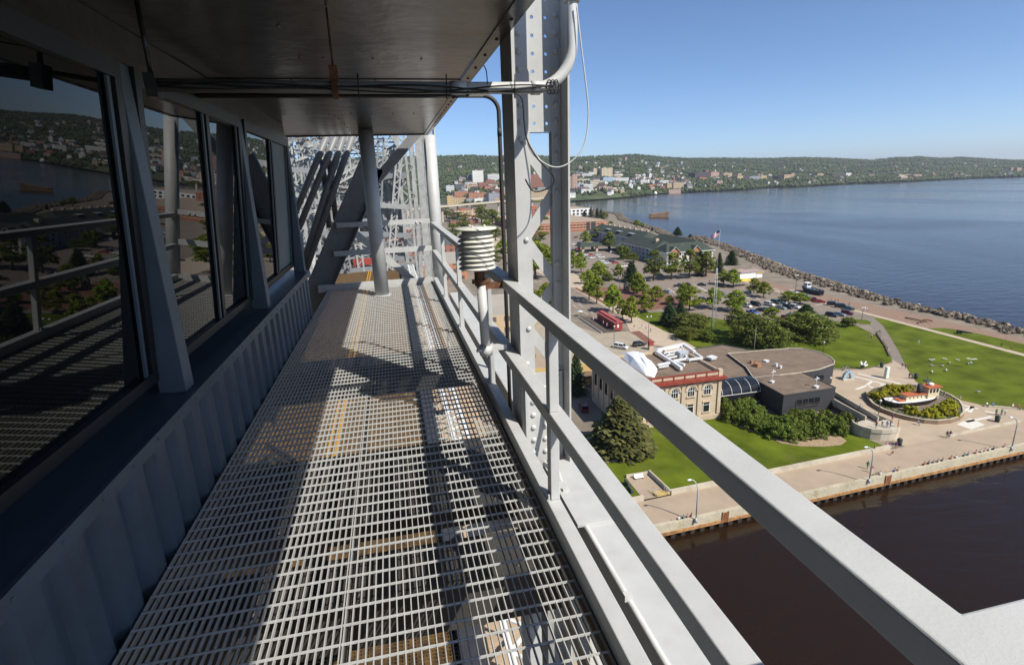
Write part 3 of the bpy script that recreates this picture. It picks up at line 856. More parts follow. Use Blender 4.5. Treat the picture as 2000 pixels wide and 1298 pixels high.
# streets, parking
surf('street', [(84.5, 160), (93.5, 160), (90.5, 300), (88, 700), (74, 700), (78, 300), (79, 220), (86.4, 184)], .03, M['asphalt'])
surf('street', [(97, 146), (104, 152), (98.5, 180), (96, 210), (95, 330), (94, 700), (98, 700), (112, 700), (112, 330), (101, 216), (101, 190), (106, 165), (106, 146)], .026, M['palepath'])
surf('sidewalk', [(86.5, 184), (93.2, 205), (94.5, 276), (91, 330), (90, 600), (95, 600), (95, 330), (97.8, 276), (97, 205), (98.5, 180), (103, 160), (97, 150), (90, 162), (85.3, 168)], .04, M['palepath'])
surf('forecourt', [(52, 146), (86, 146), (86, 185), (74, 186), (60, 230), (40, 230), (40, 146)], .034, mat('grey_tan_paving', (.33, .28, .205), .9, .1, .3))
surf('brick_paving', [(86.6, 184), (90.2, 184), (88.8, 168), (85.2, 167)], .046, M['brickpave'])
surf('brick_paving', [(100, 214), (136, 214), (136, 250), (120, 268), (104, 275), (99, 270)], .036, M['brickpave'])
surf('brick_paving', [(95.5, 230), (98, 230), (97, 276), (94.8, 276)], .047, M['brickpave'])
lotn = [ll('B', -1000, 960), ll('B', 0, 930), ll('B', 870, 850), (188, 292), (186.5, 262), (183, 238), (184.5, 210), (184.5, 186), (170, 172), (150, 178), (128, 188), (118, 205), (134, 214), (133, 262), (120, 272)]
surf('parking_lot', lotn, .038, M['asphalt'])
surf('parking_lot', [(112, 288), (165, 292), (186, 350), (178, 440), (170, 560), (118, 560), (112, 400)], .038, M['asphalt'])
surf('gravel_strip', [(189.7, 60), (206, 60), (206, 132), (204, 170), (201, 200), (198, 245), (200, 275), (198, 290), (194, 284), (189.4, 250), (186.5, 235), (187.6, 209), (189.6, 186)], .02, M['gravel'])
surf('gravel_strip', [(181, 250), (183.2, 250), (191, 288), (194.5, 322), (190, 330), (170, 322), (160, 300), (178, 296)], .028, M['gravel'])
surf('path', [(178, 285), (184, 288), (190, 312), (193, 330), (186, 336), (172, 322), (168, 316), (182, 322), (186, 312)], .034, M['asphalt'])
surf('lawn', [(190, 336), (206, 362), (214, 390), (224, 392), (216, 340), (206, 330)], .03, M['grass'])
surf('lawn', [(195, 292), (198, 320), (206, 350), (214, 352), (204, 318), (200, 288)], .03, mat('rough_grass', (.10, .095, .03), .95, .3, .4, c2=(.13, .12, .04)))
surf('lawn', [(99, 180), (99, 208), (103, 212), (118, 206), (130, 187), (150, 176), (140, 170), (108, 158), (104, 165)], .044, M['grass'])
b = MB()
# painted bays of the car park
for (s, pts) in (('E', ((40, 110, 190, 215), (150, 85, 330, 175), (250, 70, 450, 160), (380, 60, 600, 170), (470, 50, 690, 165), (560, 90, 770, 190), (930, 280, 1060, 330), (1000, 240, 1180, 310), (1050, 190, 1240, 265), (1240, 230, 1370, 330), (1270, 240, 1480, 305), (1390, 240, 1590, 300), (600, 240, 660, 280), (880, 300, 970, 350))),
                 ('C', ((560, 560, 740, 640), (590, 545, 800, 640), (620, 540, 860, 630), (60, 660, 300, 750), (120, 655, 390, 740), (1320, 830, 1530, 790), (1460, 1030, 1560, 1070), (1120, 900, 1210, 950)))):
    for (x0, y0, x1, y1) in pts:
        A_, C_ = ll(s, x0, y0), ll(s, x1, y1)
        b.bar((A_[0], A_[1], .046), (C_[0], C_[1], .046), .32, .008)
for x in (81.0, 84.0):
    for k in range(12): b.bar((x - .02 * k, 216 + k * 14, .04), (x - .02 * k, 222 + k * 14, .04), .25, .008)
o = b.obj('bay_markings', M['white']); o['kind'] = 'structure'
b = MB()
for pts in ([('F', 490, 255), ('F', 770, 325), ('F', 1210, 430)], [('F', 390, 295), ('F', 720, 375), ('F', 1040, 465)], [('F', 720, 380), ('F', 620, 460), ('F', 450, 520)], [('F', 630, 455), ('F', 740, 490)], [('F', 910, 435), ('F', 850, 475)], [('F', 690, 300), ('F', 780, 290)],
            [('J', 1480, 1000), ('J', 1600, 1030)], [('J', 1480, 1050), ('J', 1560, 1010), ('J', 1530, 1060)], [('J', 1500, 1140), ('J', 1720, 1095)], [('J', 1660, 1050), ('J', 1760, 1070)]):
    pp = [ll(*q) for q in pts]
    for i in range(len(pp) - 1): b.bar((pp[i][0], pp[i][1], .036), (pp[i + 1][0], pp[i + 1][1], .036), .75, .008)
b.sheet([ll('J', 1420, 1160), ll('J', 1540, 1110), ll('J', 1660, 1165), ll('J', 1545, 1205)], .04)
o = b.obj('plaza_markings', M['white']); o['kind'] = 'structure'

# ---- pier walls, ladders
b = MB(); b.cur = 0
def strip(b, x0, x1, fn0, off0, off1, z0, z1, fn=None, step=12):
    xs = np.arange(x0, x1 + .1, step)
    for k in range(len(xs) - 1):
        a, c = xs[k] + .015, xs[k + 1] - .015
        b.prism([(a, fn0(a) + off0), (c, fn0(c) + off0), (c, fn0(c) + off1), (a, fn0(a) + off1)], z0, z1)
M['seawall'] = mat('stained_seawall', (.46, .40, .28), .9, .12, .7, .4, 3, stain=(.22, .17, .07), stain_amt=.75, stain_scale=.35, detail=8)
ladders_x = [ll('K', 1390, 860, .9)[0], ll('L', 885, 560, .9)[0]]
strip(b, -52, 260, pier, 0, .75, -1.25, .55)
W1 = b.obj('sea_wall', M['seawall']); tag(W1, 'long weathered concrete sea wall along the canal edge', 'sea wall')
b = MB(); b.cur = 0
rngp = random.Random(2)
rustm = mat('orange_rust_edge', (.34, .17, .06), .95, .4, 1.2, stain=(.42, .30, .16), stain_amt=.6, stain_scale=.8)
strip(b, -52, 260, pier, -.12, 0, -1.55, -.95)
b.obj('rusty_waler', rustm, W1)
b = MB()
for k in range(150):
    x = -40 + k * 1.9
    b.box(x, x + .8, pier(x) - .10, pier(x) + .3, -4, -1.552)
b.obj('sheet_piling', mat('black_piling', (.025, .02, .017), .8, .3, 2), W1)
for i, x in enumerate(ladders_x):
    t = thing('pier_ladder', ['rusty ladder set in the sea wall near the four sitters', 'rusty ladder set in the sea wall left of the sitting row'][i], 'ladder', (x, pier(x) - .1, -1.6))
    b = MB()
    for k in range(7): b.box(x - .5, x + .5, pier(x) - .22, pier(x) - .1, -1.5 + k * .3, -1.36 + k * .3)
    b.obj('rungs', mat('red_rusty_rung', (.22, .07, .03), .9, .3, 3), t)
    b = MB()
    for s in (-.56, .56): b.box(x + s - .07, x + s + .07, pier(x) - .24, pier(x) - .1, -1.6, .62)
    b.obj('side_rails', rustm, t)
b = MB(); strip(b, 46.3, 98.5, curb, 0, .55, 0, .95, step=8.7); strip(b, 25, 40.6, curb, 0, .55, 0, .95, step=7.8)
tag(b.obj('low_wall', M['concrete']), 'low pale concrete wall between promenade and lawn', 'low wall')
b = MB(); strip(b, 115.5, 137, curb, 0, .5, 0, .5, step=10.7)
tag(b.obj('low_wall', M['concrete']), 'low concrete step wall along the plaza edge beside the walking couple', 'low wall')
b = MB(); strip(b, 141, 240, curb, 0, .5, 0, .5, step=11)
tag(b.obj('low_wall', M['concrete']), 'low concrete step wall at the right edge of the plaza', 'low wall')

# ---- riprap
def boulder(rng, r):
    vs = []; 
    bm_ = MB(); bm_.ball((0, 0, 0), r, r * rng.uniform(.6, .9), r * rng.uniform(.5, .8), 7, 5)
    for i, p in enumerate(bm_.v):
        q = rng.uniform(.75, 1.2); vs.append((p[0] * q, p[1] * q, p[2] * q))
    bm_.v = vs; bm_.sm = [False] * len(bm_.sm)
    return bm_
M['rock'] = mat('shore_rock', (.085, .068, .05), .9, .4, .6, .5, 3, c2=(.22, .175, .125), rand=.55, stain=(.36, .30, .22), stain_amt=.5, stain_scale=.25)
rng = random.Random(11)
protos = [boulder(rng, 1.0).mesh('boulder', M['rock']) for _ in range(7)]
sh2 = [(p[0], p[1]) for p in shore[:10]]
def along(poly, t):
    L = [math.dist(poly[i], poly[i + 1]) for i in range(len(poly) - 1)]; s = t * sum(L)
    for i, l_ in enumerate(L):
        if s <= l_ or i == len(L) - 1:
            a, c = poly[i], poly[i + 1]; u = s / l_
            d = ((c[0] - a[0]) / l_, (c[1] - a[1]) / l_)
            return (a[0] + (c[0] - a[0]) * u, a[1] + (c[1] - a[1]) * u), (-d[1], d[0])
        s -= l_
def width(y): return 6.5 if y < 150 else 6.5 + (y - 150) * .095 if y < 260 else 17 - min(6, (y - 260) * .03)
for k in range(170):                                              # the largest, nearest boulders
    p, nrm = along(sh2, rng.random() ** 1.25 * .75)
    w = rng.random() * width(p[1])
    o = bpy.data.objects.new('boulder', rng.choice(protos)); col.objects.link(o)
    s = rng.uniform(.7, 1.5)
    z = -1.7 + 2.5 * min(1, (w + .8) / (.5 * width(p[1]))) + rng.uniform(-.1, .5)
    o.location = (p[0] + nrm[0] * (w - 2.5), p[1] + nrm[1] * (w - 2.5), z); o.scale = (s, s, s * rng.uniform(.7, 1)); o.rotation_euler = (rng.uniform(-.4, .4), rng.uniform(-.4, .4), rng.uniform(0, 6))
    tag(o, 'brown shore boulder among the rocks between lake and gravel', 'boulder', 'boulders of the rocky lakeshore')
b = MB()
full = sh2 + [(268, 470), (300, 560), shore[12], shore[13], shore[14], shore[15]]
for k in range(5200):
    p, nrm = along(full, rng.random() ** 1.1)
    wd = width(p[1]) + 1
    w = rng.random() * wd * 1.15
    pr = rng.choice(protos); s = rng.uniform(.4, 1.15) * (1 if p[1] < 400 else 1.6)
    z = -1.8 + 2.3 * min(1, (w + .8) / (.5 * wd)) + rng.uniform(-.2, .4)
    R3 = Matrix.Translation((p[0] + nrm[0] * (w - 2.5), p[1] + nrm[1] * (w - 2.5), z)) @ Matrix.Rotation(rng.uniform(0, 6), 4, 'Z') @ Matrix.Scale(s, 4)
    b.add([tuple(R3 @ v.co) for v in pr.vertices], [tuple(q.vertices) for q in pr.polygons])
o = b.obj('riprap', M['rock']); o['kind'] = 'stuff'
# ================================================================== buildings and fixtures on the point
M['stone'] = mat('pale_buff_stone', (.50, .39, .27), .8, .08, .8, stain=(.36, .26, .16), stain_amt=.4, stain_scale=.7)
M['redpaint'] = mat('red_cornice_paint', (.22, .035, .02), .7, .15, 1.5, stain=(.30, .13, .07), stain_amt=.4, stain_scale=.9)
M['darkglass'] = mat('dark_pane', (.015, .017, .02), .08, .2, 1)
M['roofgravel'] = mat('brown_roof_gravel', (.175, .125, .085), .95, .12, .4, stain=(.10, .075, .055), stain_amt=.8, stain_scale=.3)
M['charcoal'] = mat('charcoal_brick', (.035, .034, .036), .8, .15, 2)
M['whitepaint'] = mat('white_paint', (.72, .71, .68), .5, .04, 2)
M['ducts'] = mat('white_duct_metal', (.68, .68, .66), .4, .06, 2, stain=(.4, .38, .35), stain_amt=.3)
M['greenroof'] = mat('green_shingle_roof', (.036, .047, .034), .85, .25, .6, detail=8, stain=(.055, .068, .05), stain_amt=.5, stain_scale=.15)
M['greywood'] = mat('grey_blue_cladding', (.30, .33, .37), .8, .08, .5)
M['orangewood'] = mat('orange_timber', (.34, .16, .07), .75, .15, 1)
M['redbrick'] = mat('orange_red_brick', (.33, .12, .06), .85, .15, .8, stain=(.25, .10, .06), stain_amt=.4)
M['lamp'] = mat('lamp_post_paint', (.42, .43, .42), .5, .06, 4)
M['darkpost'] = mat('dark_post_paint', (.06, .075, .07), .5, .1, 4)
M['globe'] = mat('white_globe', (.75, .74, .70), .4, .03, 4)
M['bin'] = mat('dark_green_bin', (.02, .04, .03), .6, .1, 4)

# ---- stone museum with red cornice
X0, X1, Y0, Y1 = 48.6, 73.8, 106.2, 125.4
B1 = thing('museum', 'buff stone museum with arched windows, red cornice and white ducts on its roof', 'museum', (60, 115, 0))
b = MB(); b.box(X0, X1, Y0, Y1, 0, 10.0); b.box(X0 - .25, X1 + .25, Y0 - .25, Y1 + .25, 0, 1.1)
b.box(X0 - .12, X1 + .12, Y0 - .12, Y1 + .12, 1.1, 1.45)
b.obj('wall', M['stone'], B1)
b = MB(); b.box(X0 - .95, X1 + .95, Y0 - .95, Y1 + .95, 10.35, 10.8); b.box(X0 - .55, X1 + .55, Y0 - .55, Y1 + .55, 10.0, 10.35); b.box(X0 - .7, X1 + .7, Y0 - .7, Y1 + .7, 10.8, 11.0)
b.obj('cornice', M['redpaint'], B1)
b = MB()
b.box(X0, X1, Y0, Y0 + .35, 11.0, 12.1); b.box(X0, X0 + .35, Y0 + .35, Y1, 11.0, 12.1); b.box(X1 - .35, X1, Y0 + .35, Y1, 11.0, 12.1); b.box(X0 + .35, X1 - .35, Y1 - .35, Y1, 11.0, 12.1)
b.box(X1 - .9, X1 + .15, Y0 - .15, Y0 + .9, 11.0, 12.6)
b.obj('parapet', M['stone'], B1)
b = MB(); b.box(X0 - .1, X1 - .92, Y0 - .12, Y0 + .4, 12.1, 12.35); b.box(X0 + .45, X1 - .9, Y0 - .03, Y0 - .002, 11.05, 11.35)
for k in range(8): b.box(X0 + 1 + k * 2.85, X0 + 1.35 + k * 2.85, Y0 - .1, Y0 - .032, 11.05, 12.09)
b.obj('parapet_coping', M['redpaint'], B1)
b = MB(); b.box(X0 + .36, X1 - .36, Y0 + .36, Y1 - .36, 10.9, 11.35); b.obj('roof', M['roofgravel'], B1)
def arch_ring(b, cx_, z0, r0, r1, ya, yb, n=14):
    vs = []; fs = []
    for k in range(n + 1):
        a = PI * k / n
        for r in (r0, r1):
            for y in (ya, yb): vs.append((cx_ + r * math.cos(a), y, z0 + r * math.sin(a)))
    for k in range(n):
        o = 4 * k
        for (i, j) in ((0, 1), (1, 3), (3, 2), (2, 0)): fs.append((o + i, o + j, o + 4 + j, o + 4 + i))
    b.add(vs, fs)
def half_disc(b, cx_, z0, r, y, zb, n=14):
    vs = [(cx_ - r, y, zb), (cx_ + r, y, zb)] + [(cx_ + r * math.cos(PI * k / n), y, z0 + r * math.sin(PI * k / n)) for k in range(n + 1)]
    b.add(vs, [tuple(range(len(vs)))])
cxs = [70.15]; sp = 4.3
for k in range(7):
    c_ = cxs[0] - sp * k
    if c_ < X0 + 1.5: break
    b = MB(); half_disc(b, c_, 8.1, .95, Y0 - .02, 6.7); up = b.obj('arched_window', M['darkglass'], B1)
    b = MB(); arch_ring(b, c_, 8.1, .85, 1.0, Y0 - .10, Y0 - .03); b.box(c_ - 1.0, c_ - .87, Y0 - .10, Y0 - .03, 6.7, 8.1); b.box(c_ + .87, c_ + 1.0, Y0 - .10, Y0 - .03, 6.7, 8.1)
    b.box(c_ - .33, c_ - .24, Y0 - .09, Y0 - .03, 6.75, 8.8); b.box(c_ + .24, c_ + .33, Y0 - .09, Y0 - .03, 6.75, 8.8); b.box(c_ - .86, c_ + .86, Y0 - .085, Y0 - .03, 8.0, 8.1)
    b.obj('frame', M['whitepaint'], up)
    b = MB(); arch_ring(b, c_, 8.1, 1.05, 1.25, Y0 - .22, Y0 - .001); arch_ring(b, c_, 8.1, 1.30, 1.66, Y0 - .32, Y0 - .001); b.box(c_ - 1.2, c_ + 1.2, Y0 - .3, Y0 - .001, 6.4, 6.65); b.obj('archivolt', M['stone'], up)
    b = MB(); b.box(c_ - .85, c_ + .85, Y0 - .03, Y0 - .02, 2.2, 4.6); lo = b.obj('window', M['darkglass'], B1)
    b = MB(); b.box(c_ - .95, c_ - .8, Y0 - .09, Y0 - .031, 2.2, 4.6); b.box(c_ + .8, c_ + .95, Y0 - .09, Y0 - .031, 2.2, 4.6); b.box(c_ - .8, c_ + .8, Y0 - .08, Y0 - .031, 3.9, 4.0); b.obj('frame', M['whitepaint'], lo)
    b = MB(); b.box(c_ - 1.05, c_ + 1.05, Y0 - .25, Y0 - .001, 1.9, 2.18); b.box(c_ - 1.05, c_ + 1.05, Y0 - .2, Y0 - .001, 4.62, 4.95); b.obj('sill', M['stone'], lo)
    if k:
        b = MB(); b.box(c_ + sp / 2 - .38, c_ + sp / 2 + .38, Y0 - .28, Y0 - .002, 1.46, 9.4); b.obj('pilaster', M['stone'], B1)
for x in (X1 - .9,):
    b = MB(); b.box(x, x + .85, Y0 - .32, Y0 - .002, 1.46, 9.98); b.obj('pilaster', M['stone'], B1)
for k in range(6):
    b = MB(); y = Y0 + 1.0 + k * 3.5; b.box(X0 - .3, X0 - .002, y, y + .8, 1.46, 9.98); b.obj('pilaster', M['stone'], B1)
    if k < 5:
        b = MB(); b.box(X0 - .05, X0 - .01, y + 1.35, y + 2.95, 5.2, 8.2); b.obj('window', M['darkglass'], B1)
b = MB(); zr = 11.35
def dct(a, c, w=.55, h=.55, z=12.2):
    A_, C_ = ll('I', *a, z), ll('I', *c, z); b.bar((A_[0], A_[1], z), (C_[0], C_[1], z), w, h)
for a, c, w in (((790, 540), (1010, 490), .9), ((1010, 485), (1110, 550), .8), ((785, 545), (930, 640), .6), ((930, 625), (1050, 605), .5), ((1050, 605), (1060, 615), .5), ((1060, 615), (1175, 600), .5), ((1110, 555), (1175, 600), .5),
                ((850, 560), (1000, 530), .4), ((870, 580), (1010, 550), .35), ((890, 600), (960, 585), .35), ((930, 640), (1000, 690), .7), ((800, 660), (900, 640), .5), ((810, 680), (890, 665), .3), ((960, 640), (1025, 660), .6), ((1000, 500), (1050, 610), .3), ((840, 520), (900, 570), .3)):
    dct(a, c, w, w)
for (x, y) in ((820, 560), (900, 500), (1000, 485), (1090, 560), (1170, 610), (1070, 625), (930, 645), (1000, 690), (850, 670)):
    p = ll('I', x, y, 11.8); b.box(p[0] - .07, p[0] + .07, p[1] - .07, p[1] + .07, zr, 12.2)
b.obj('roof_duct', M['ducts'], B1)
b = MB(); p = ll('I', 1005, 575, 12); b.rbox(p[0], p[1], zr, 13.0, 2.4, 1.8, 0); 
for k in range(5): b.rbox(p[0] - .9 + k * .45, p[1] - .95, zr + .3, 12.8, .06, .1, 0)
b.obj('roof_unit', mat('grey_metal_unit', (.45, .47, .48), .45, .05, 3), B1)
b = MB()
rng = random.Random(5)
tp = [ll('I', x, y, 11.6) for x, y in ((470, 560), (540, 545), (620, 555), (690, 585), (740, 640), (800, 690), (770, 760), (700, 740), (560, 650))]
cxx = sum(p[0] for p in tp) / len(tp); cyy = sum(p[1] for p in tp) / len(tp)
vs = [(p[0], p[1], 11.36) for p in tp] + [(cxx + (p[0] - cxx) * .62, cyy + (p[1] - cyy) * .62, 12.5 + rng.uniform(-.5, .5)) for p in tp] + [(cxx + (p[0] - cxx) * .25, cyy + (p[1] - cyy) * .25, 13.0 + rng.uniform(-.4, .4)) for p in tp] + [(cxx, cyy, 13.2)]
n = len(tp); fs = []
for i in range(n):
    for l_ in (0, 1): fs.append((l_ * n + i, l_ * n + (i + 1) % n, (l_ + 1) * n + (i + 1) % n, (l_ + 1) * n + i))
    fs.append((2 * n + i, 2 * n + (i + 1) % n, 3 * n))
b.add(vs, fs)
tag(b.obj('tarpaulin', mat('white_tarpaulin', (.80, .80, .77), .5, .03, 1)), 'white tarpaulin mound spread over the museum roof behind the railing', 'tarpaulin')

# ---- dark annex with curved hall, glass link
B2 = thing('annex', 'low charcoal annex with brown gravel roof and a curved hall', 'building', (96, 115, 0))
ha = 5.6
a_poly = [(88.2, 102.2), (103.25, 102.6), (103.4, 114.1), (88.6, 114.1)]
d_poly = [ll('J', *q, ha) for q in ((115, 725), (260, 700), (385, 655), (388, 632), (360, 600), (300, 568), (220, 542), (120, 524), (0, 519))] + [ll('I', *q, ha) for q in ((1880, 525), (1720, 535), (1390, 565), (1545, 680))] + [(88.8, 114.2)]
c_poly = [(77.2, 112), (79.5, 134), (88.4, 142.7), (99.3, 143.6), (104, 136.5), (94.8, 134.4), (92.2, 122.3), (88.5, 114.3), (88.1, 112)]
for nm, pl, h_ in (('front_block', a_poly, ha), ('curved_hall', d_poly, ha + .05), ('rear_block', c_poly, ha - .45)):
    b = MB(); b.prism(pl, 0, h_); w = b.obj(nm, M['charcoal'], B2)
    c_ = (sum(p[0] for p in pl) / len(pl), sum(p[1] for p in pl) / len(pl))
    ins = [(c_[0] + (p[0] - c_[0]) * .975, c_[1] + (p[1] - c_[1]) * .975) for p in pl]
    b = MB(); b.prism(ins, h_ + .002, h_ + .012); b.obj('roof', M['roofgravel'], w)
    b = MB()
    for i in range(len(pl)):
        p, q = pl[i], pl[(i + 1) % len(pl)]
        b.bar((p[0], p[1], h_ + .09), (q[0], q[1], h_ + .09), .22, .2)
    b.obj('roof_edge', mat('dark_metal_edge', (.07, .065, .06), .5, .1, 3) if nm != 'curved_hall' else M['concrete'], w)
b = MB(); yb = 102.2 - .05
xa, xb = N(*px('J', 60, 1000), 102.3)[0], N(*px('J', 262, 960), 102.3)[0]
b.box(xa, xb, 102.20, 102.30, 2.1, 3.9); wv = b.obj('window', M['darkglass'], B2)
b = MB(); b.box(xa - .1, xb + .1, 102.12, 102.195, 1.95, 2.1); b.box(xa - .1, xb + .1, 102.14, 102.195, 2.5, 2.58)
for k in range(5): b.box(xa + k * (xb - xa) / 4 - .05, xa + k * (xb - xa) / 4 + .05, 102.14, 102.195, 2.1, 3.9)
b.obj('frame', mat('bronze_frame', (.10, .09, .08), .4), wv)
for (x, y) in ((250, 770), (320, 765)):
    p = ll('J', x, y, 2.5); 
b = MB()
for k in range(2):
    x = 105.2 + k * 3.6; b.rbox(x, 113.55 + k * .35 - .1, 1.5, 4.2, 2.4, .5, .1)
b.obj('window', M['darkglass'], B2)
# glass barrel link
b = MB(); gy0, gy1 = 110.4, 115.5; n = 8
vs = []; fs = []
for k in range(n + 1):
    a = PI / 2 * k / n
    for x in (73.9, 88.3): vs.append((x, gy1 - (gy1 - gy0) * math.cos(a) if False else gy0 + 3.2 * (1 - math.cos(a)), 3.6 + 2.6 * math.sin(a)))
for k in range(n): fs.append((2 * k, 2 * k + 1, 2 * k + 3, 2 * k + 2))
b.add(vs, fs); b.box(73.9, 88.3, gy0 + .02, gy0 + .06, 0, 3.6); b.box(73.9, 88.3, gy0 + 3.2, 115, 6.0, 6.19); b.obj('glass_link', M['darkglass'], B2)
b = MB()
for j in range(6):
    x = 74.6 + j * 2.7
    for k in range(n):
        a, c = 2 * k, 2 * k + 2
        b.bar((x, vs[a][1] - .04, vs[a][2] + .04), (x, vs[c][1] - .04, vs[c][2] + .04), .14, .08, (1, 0, 0))
for z, y in ((3.6, gy0 - .03), (.9, gy0 - .03), (.15, gy0 - .03)): b.box(73.9, 88.2, y - .08, y, z - .07, z + .07)
b.obj('glazing_bars', M['ducts'], B2)
for (s, x, y, w, h_) in (('I', 1640, 665, 1.5, .9), ('I', 1715, 625, 1.2, .4), ('I', 1800, 665, .6, .8), ('I', 1835, 680, .6, .7), ('I', 1590, 640, .7, .9), ('J', 235, 845, .9, .5), ('I', 1765, 800, .9, .4), ('I', 1255, 600, 2.2, .6)):
    p = ll(s, x, y, ha + .3); b = MB(); b.rbox(p[0], p[1], ha + .06, ha + h_, w, w * .8, .3); b.rbox(p[0], p[1], ha + h_, ha + h_ + .12, w * 1.15, w, .3)
    b.obj('roof_vent', M['ducts'] if h_ != .9 or s == 'J' else M['orangewood'], B2)
for (s, x, y, h_) in (('J', 232, 840, 2.4), ('I', 1765, 805, 3.2)):
    p = ll(s, x, y, ha + .06); b = MB(); b.tube([(p[0], p[1], ha), (p[0], p[1], ha + h_)], .06, 6); b.box(p[0] - .5, p[0] + .5, p[1] - .1, p[1] + .1, ha + h_ - .4, ha + h_ - .25); b.ball((p[0], p[1], ha + h_), .22); b.ball((p[0] + .5, p[1], ha + h_ - .3), .2)
    b.obj('weather_mast', M['ducts'], B2)
p = ll('I', 1612, 545, ha); b = MB(); b.tube([(p[0], p[1], ha), (p[0], p[1], ha + 7.5)], [.07, .035], 6); b.obj('antenna', M['lamp'], B2)

# ---- concrete ramp and round lookout
B3 = thing('lookout_ramp', 'round pale concrete lookout at the foot of a walled ramp', 'lookout', (102, 90, 0))
arc = [ll('J', *q, 2.6) for q in ((540, 1125), (560, 1150), (620, 1178), (700, 1198), (790, 1208), (870, 1207), (920, 1200), (942, 1185))]
back = [ll('J', *q, 2.6) for q in ((900, 1140), (870, 1110), (840, 1090), (770, 1105), (730, 1115), (660, 1090))]
b = MB(); b.prism(arc + back, 0, 1.75); b.obj('platform', M['concrete'], B3)
b = MB()
for i in range(len(arc) - 1): b.bar((arc[i][0], arc[i][1], 2.2), (arc[i + 1][0], arc[i + 1][1], 2.2), .3, .88)
b.obj('curved_parapet', M['concrete'], B3)
rl0, rl1 = ll('J', 385, 945, 2.9), ll('J', 655, 1100, 2.6); rr0, rr1 = ll('J', 392, 880, 2.9), ll('J', 760, 1105, 2.6)
b = MB(); b.prism([rl0, rl1, rr1, rr0], 0, 1.74); b.obj('ramp', mat('dark_ramp_floor', (.09, .08, .07), .9, .1, 1), B3)
b = MB(); b.bar((*rl0, 2.0), (*rl1, 2.0), .28, 1.7); b.bar((*rr0, 2.0), (*rr1, 2.0), .28, 1.7); b.obj('ramp_wall', M['concrete'], B3)
rb0, rb1 = ll('J', 650, 1015, 2.0), ll('J', 890, 1120, 2.0)
b = MB(); b.bar((*rr0, .8), (*rb0, .8), .25, 1.6); b.bar((*rb0, .8), (*rb1, .8), .25, 1.6); b.obj('outer_wall', M['concrete'], B3)

# ---- round planter with the tug boat
pl = [ll('J', *q) for q in ((657, 915), (668, 960), (710, 1010), (790, 1058), (900, 1098), (1020, 1130), (1140, 1152), (1250, 1160), (1360, 1150), (1440, 1125), (1476, 1090), (1470, 1040), (1440, 990), (1370, 945), (1280, 905), (1150, 865), (1020, 850), (900, 852), (800, 862), (720, 880))]
B4 = thing('oval_planter', 'oval brick walled planter bed holding the tug boat and yellow green bushes', 'planter', (123, 99, 0))
cx_ = (sum(p[0] for p in pl) / len(pl), sum(p[1] for p in pl) / len(pl))
b = MB()
for i in range(len(pl)):
    p, q = pl[i], pl[(i + 1) % len(pl)]; b.bar((*p, .5), (*q, .5), .35, 1.0)
b.obj('retaining_wall', mat('brown_planter_brick', (.22, .15, .095), .85, .15, 2), B4)
b = MB()
for i in range(len(pl)):
    p, q = pl[i], pl[(i + 1) % len(pl)]; b.bar((*p, 1.03), (*q, 1.03), .42, .06)
b.obj('coping', M['concrete'], B4)
b = MB(); b.prism(pl, 0, .85); b.obj('soil', mat('planter_gravel', (.17, .13, .10), .95, .2, 2), B4)

def hull(b, L, W, H, z0, bow=.32, stern=.16, sheer=.5, n=16, inset=.92):
    """a boat hull along +x, bow at +x; deck left open for its own sheet"""
    st = []
    for k in range(n + 1):
        u = k / n
        if u < stern: w = W / 2 * math.sqrt(max(0, 1 - ((stern - u) / stern) ** 2)) * .98 + .02
        elif u > 1 - bow: w = W / 2 * (1 - ((u - 1 + bow) / bow) ** 1.8) + .02
        else: w = W / 2
        zt = z0 + H + sheer * (abs(u - .45) / .55) ** 2
        st.append((-L / 2 + L * u, w, zt))
    vs = []; fs = []
    for x, w, zt in st:
        vs += [(x, -w, zt), (x * .97, -w * inset, (zt + z0) / 2), (x * .92, -w * .5, z0), (x * .92, w * .5, z0), (x * .97, w * inset, (zt + z0) / 2), (x, w, zt)]
    for k in range(n):
        for j in range(5): fs.append((6 * k + j, 6 * k + j + 1, 6 * k + 7 + j, 6 * k + 6 + j))
    fs.append((0, 1, 2, 3, 4, 5)); fs.append(tuple(6 * n + j for j in range(5, -1, -1)))
    b.add(vs, [f[::-1] for f in fs])
    return st
def deck(b, st, dz, k_=.96):
    vs = []; fs = []
    for x, w, zt in st: vs += [(x, -w * k_, zt + dz), (x, w * k_, zt + dz)]
    for k in range(len(st) - 1): fs.append((2 * k, 2 * k + 2, 2 * k + 3, 2 * k + 1))
    b.add(vs, fs)
def bulwark(b, st, h_, k_=1.0):
    for i in range(len(st) - 1):
        for s in (-1, 1): b.bar((st[i][0], s * st[i][1] * k_, st[i][2] + h_ / 2), (st[i + 1][0], s * st[i + 1][1] * k_, st[i + 1][2] + h_ / 2), .09, h_)
bow_, ste = ll('F', 1850, 640, 1.8), ll('F', 930, 770, 1.5)
Lb = math.dist(bow_, ste)
B5 = thing('tug_boat', 'black hulled tug boat with white deck and orange cabin roofs in the planter', 'tug boat', ((bow_[0] + ste[0]) / 2, (bow_[1] + ste[1]) / 2, .86), math.atan2(bow_[1] - ste[1], bow_[0] - ste[0]))
wdt = Lb * .27
b = MB(); st = hull(b, Lb, wdt, 1.25, -.1, sheer=.7); b.obj('hull', mat('black_hull_paint', (.02, .018, .018), .45, .1, 3), B5, True)
b = MB(); deck(b, st, -.02); b.obj('deck', M['whitepaint'], B5, True)
b = MB(); bulwark(b, st, .16); b.obj('bulwark', M['charcoal'], B5, True)
crm = mat('cream_cabin_paint', (.62, .52, .35), .6, .05, 2); ora = mat('orange_cabin_roof', (.42, .11, .035), .6, .12, 1.5)
x0c = -Lb * .17
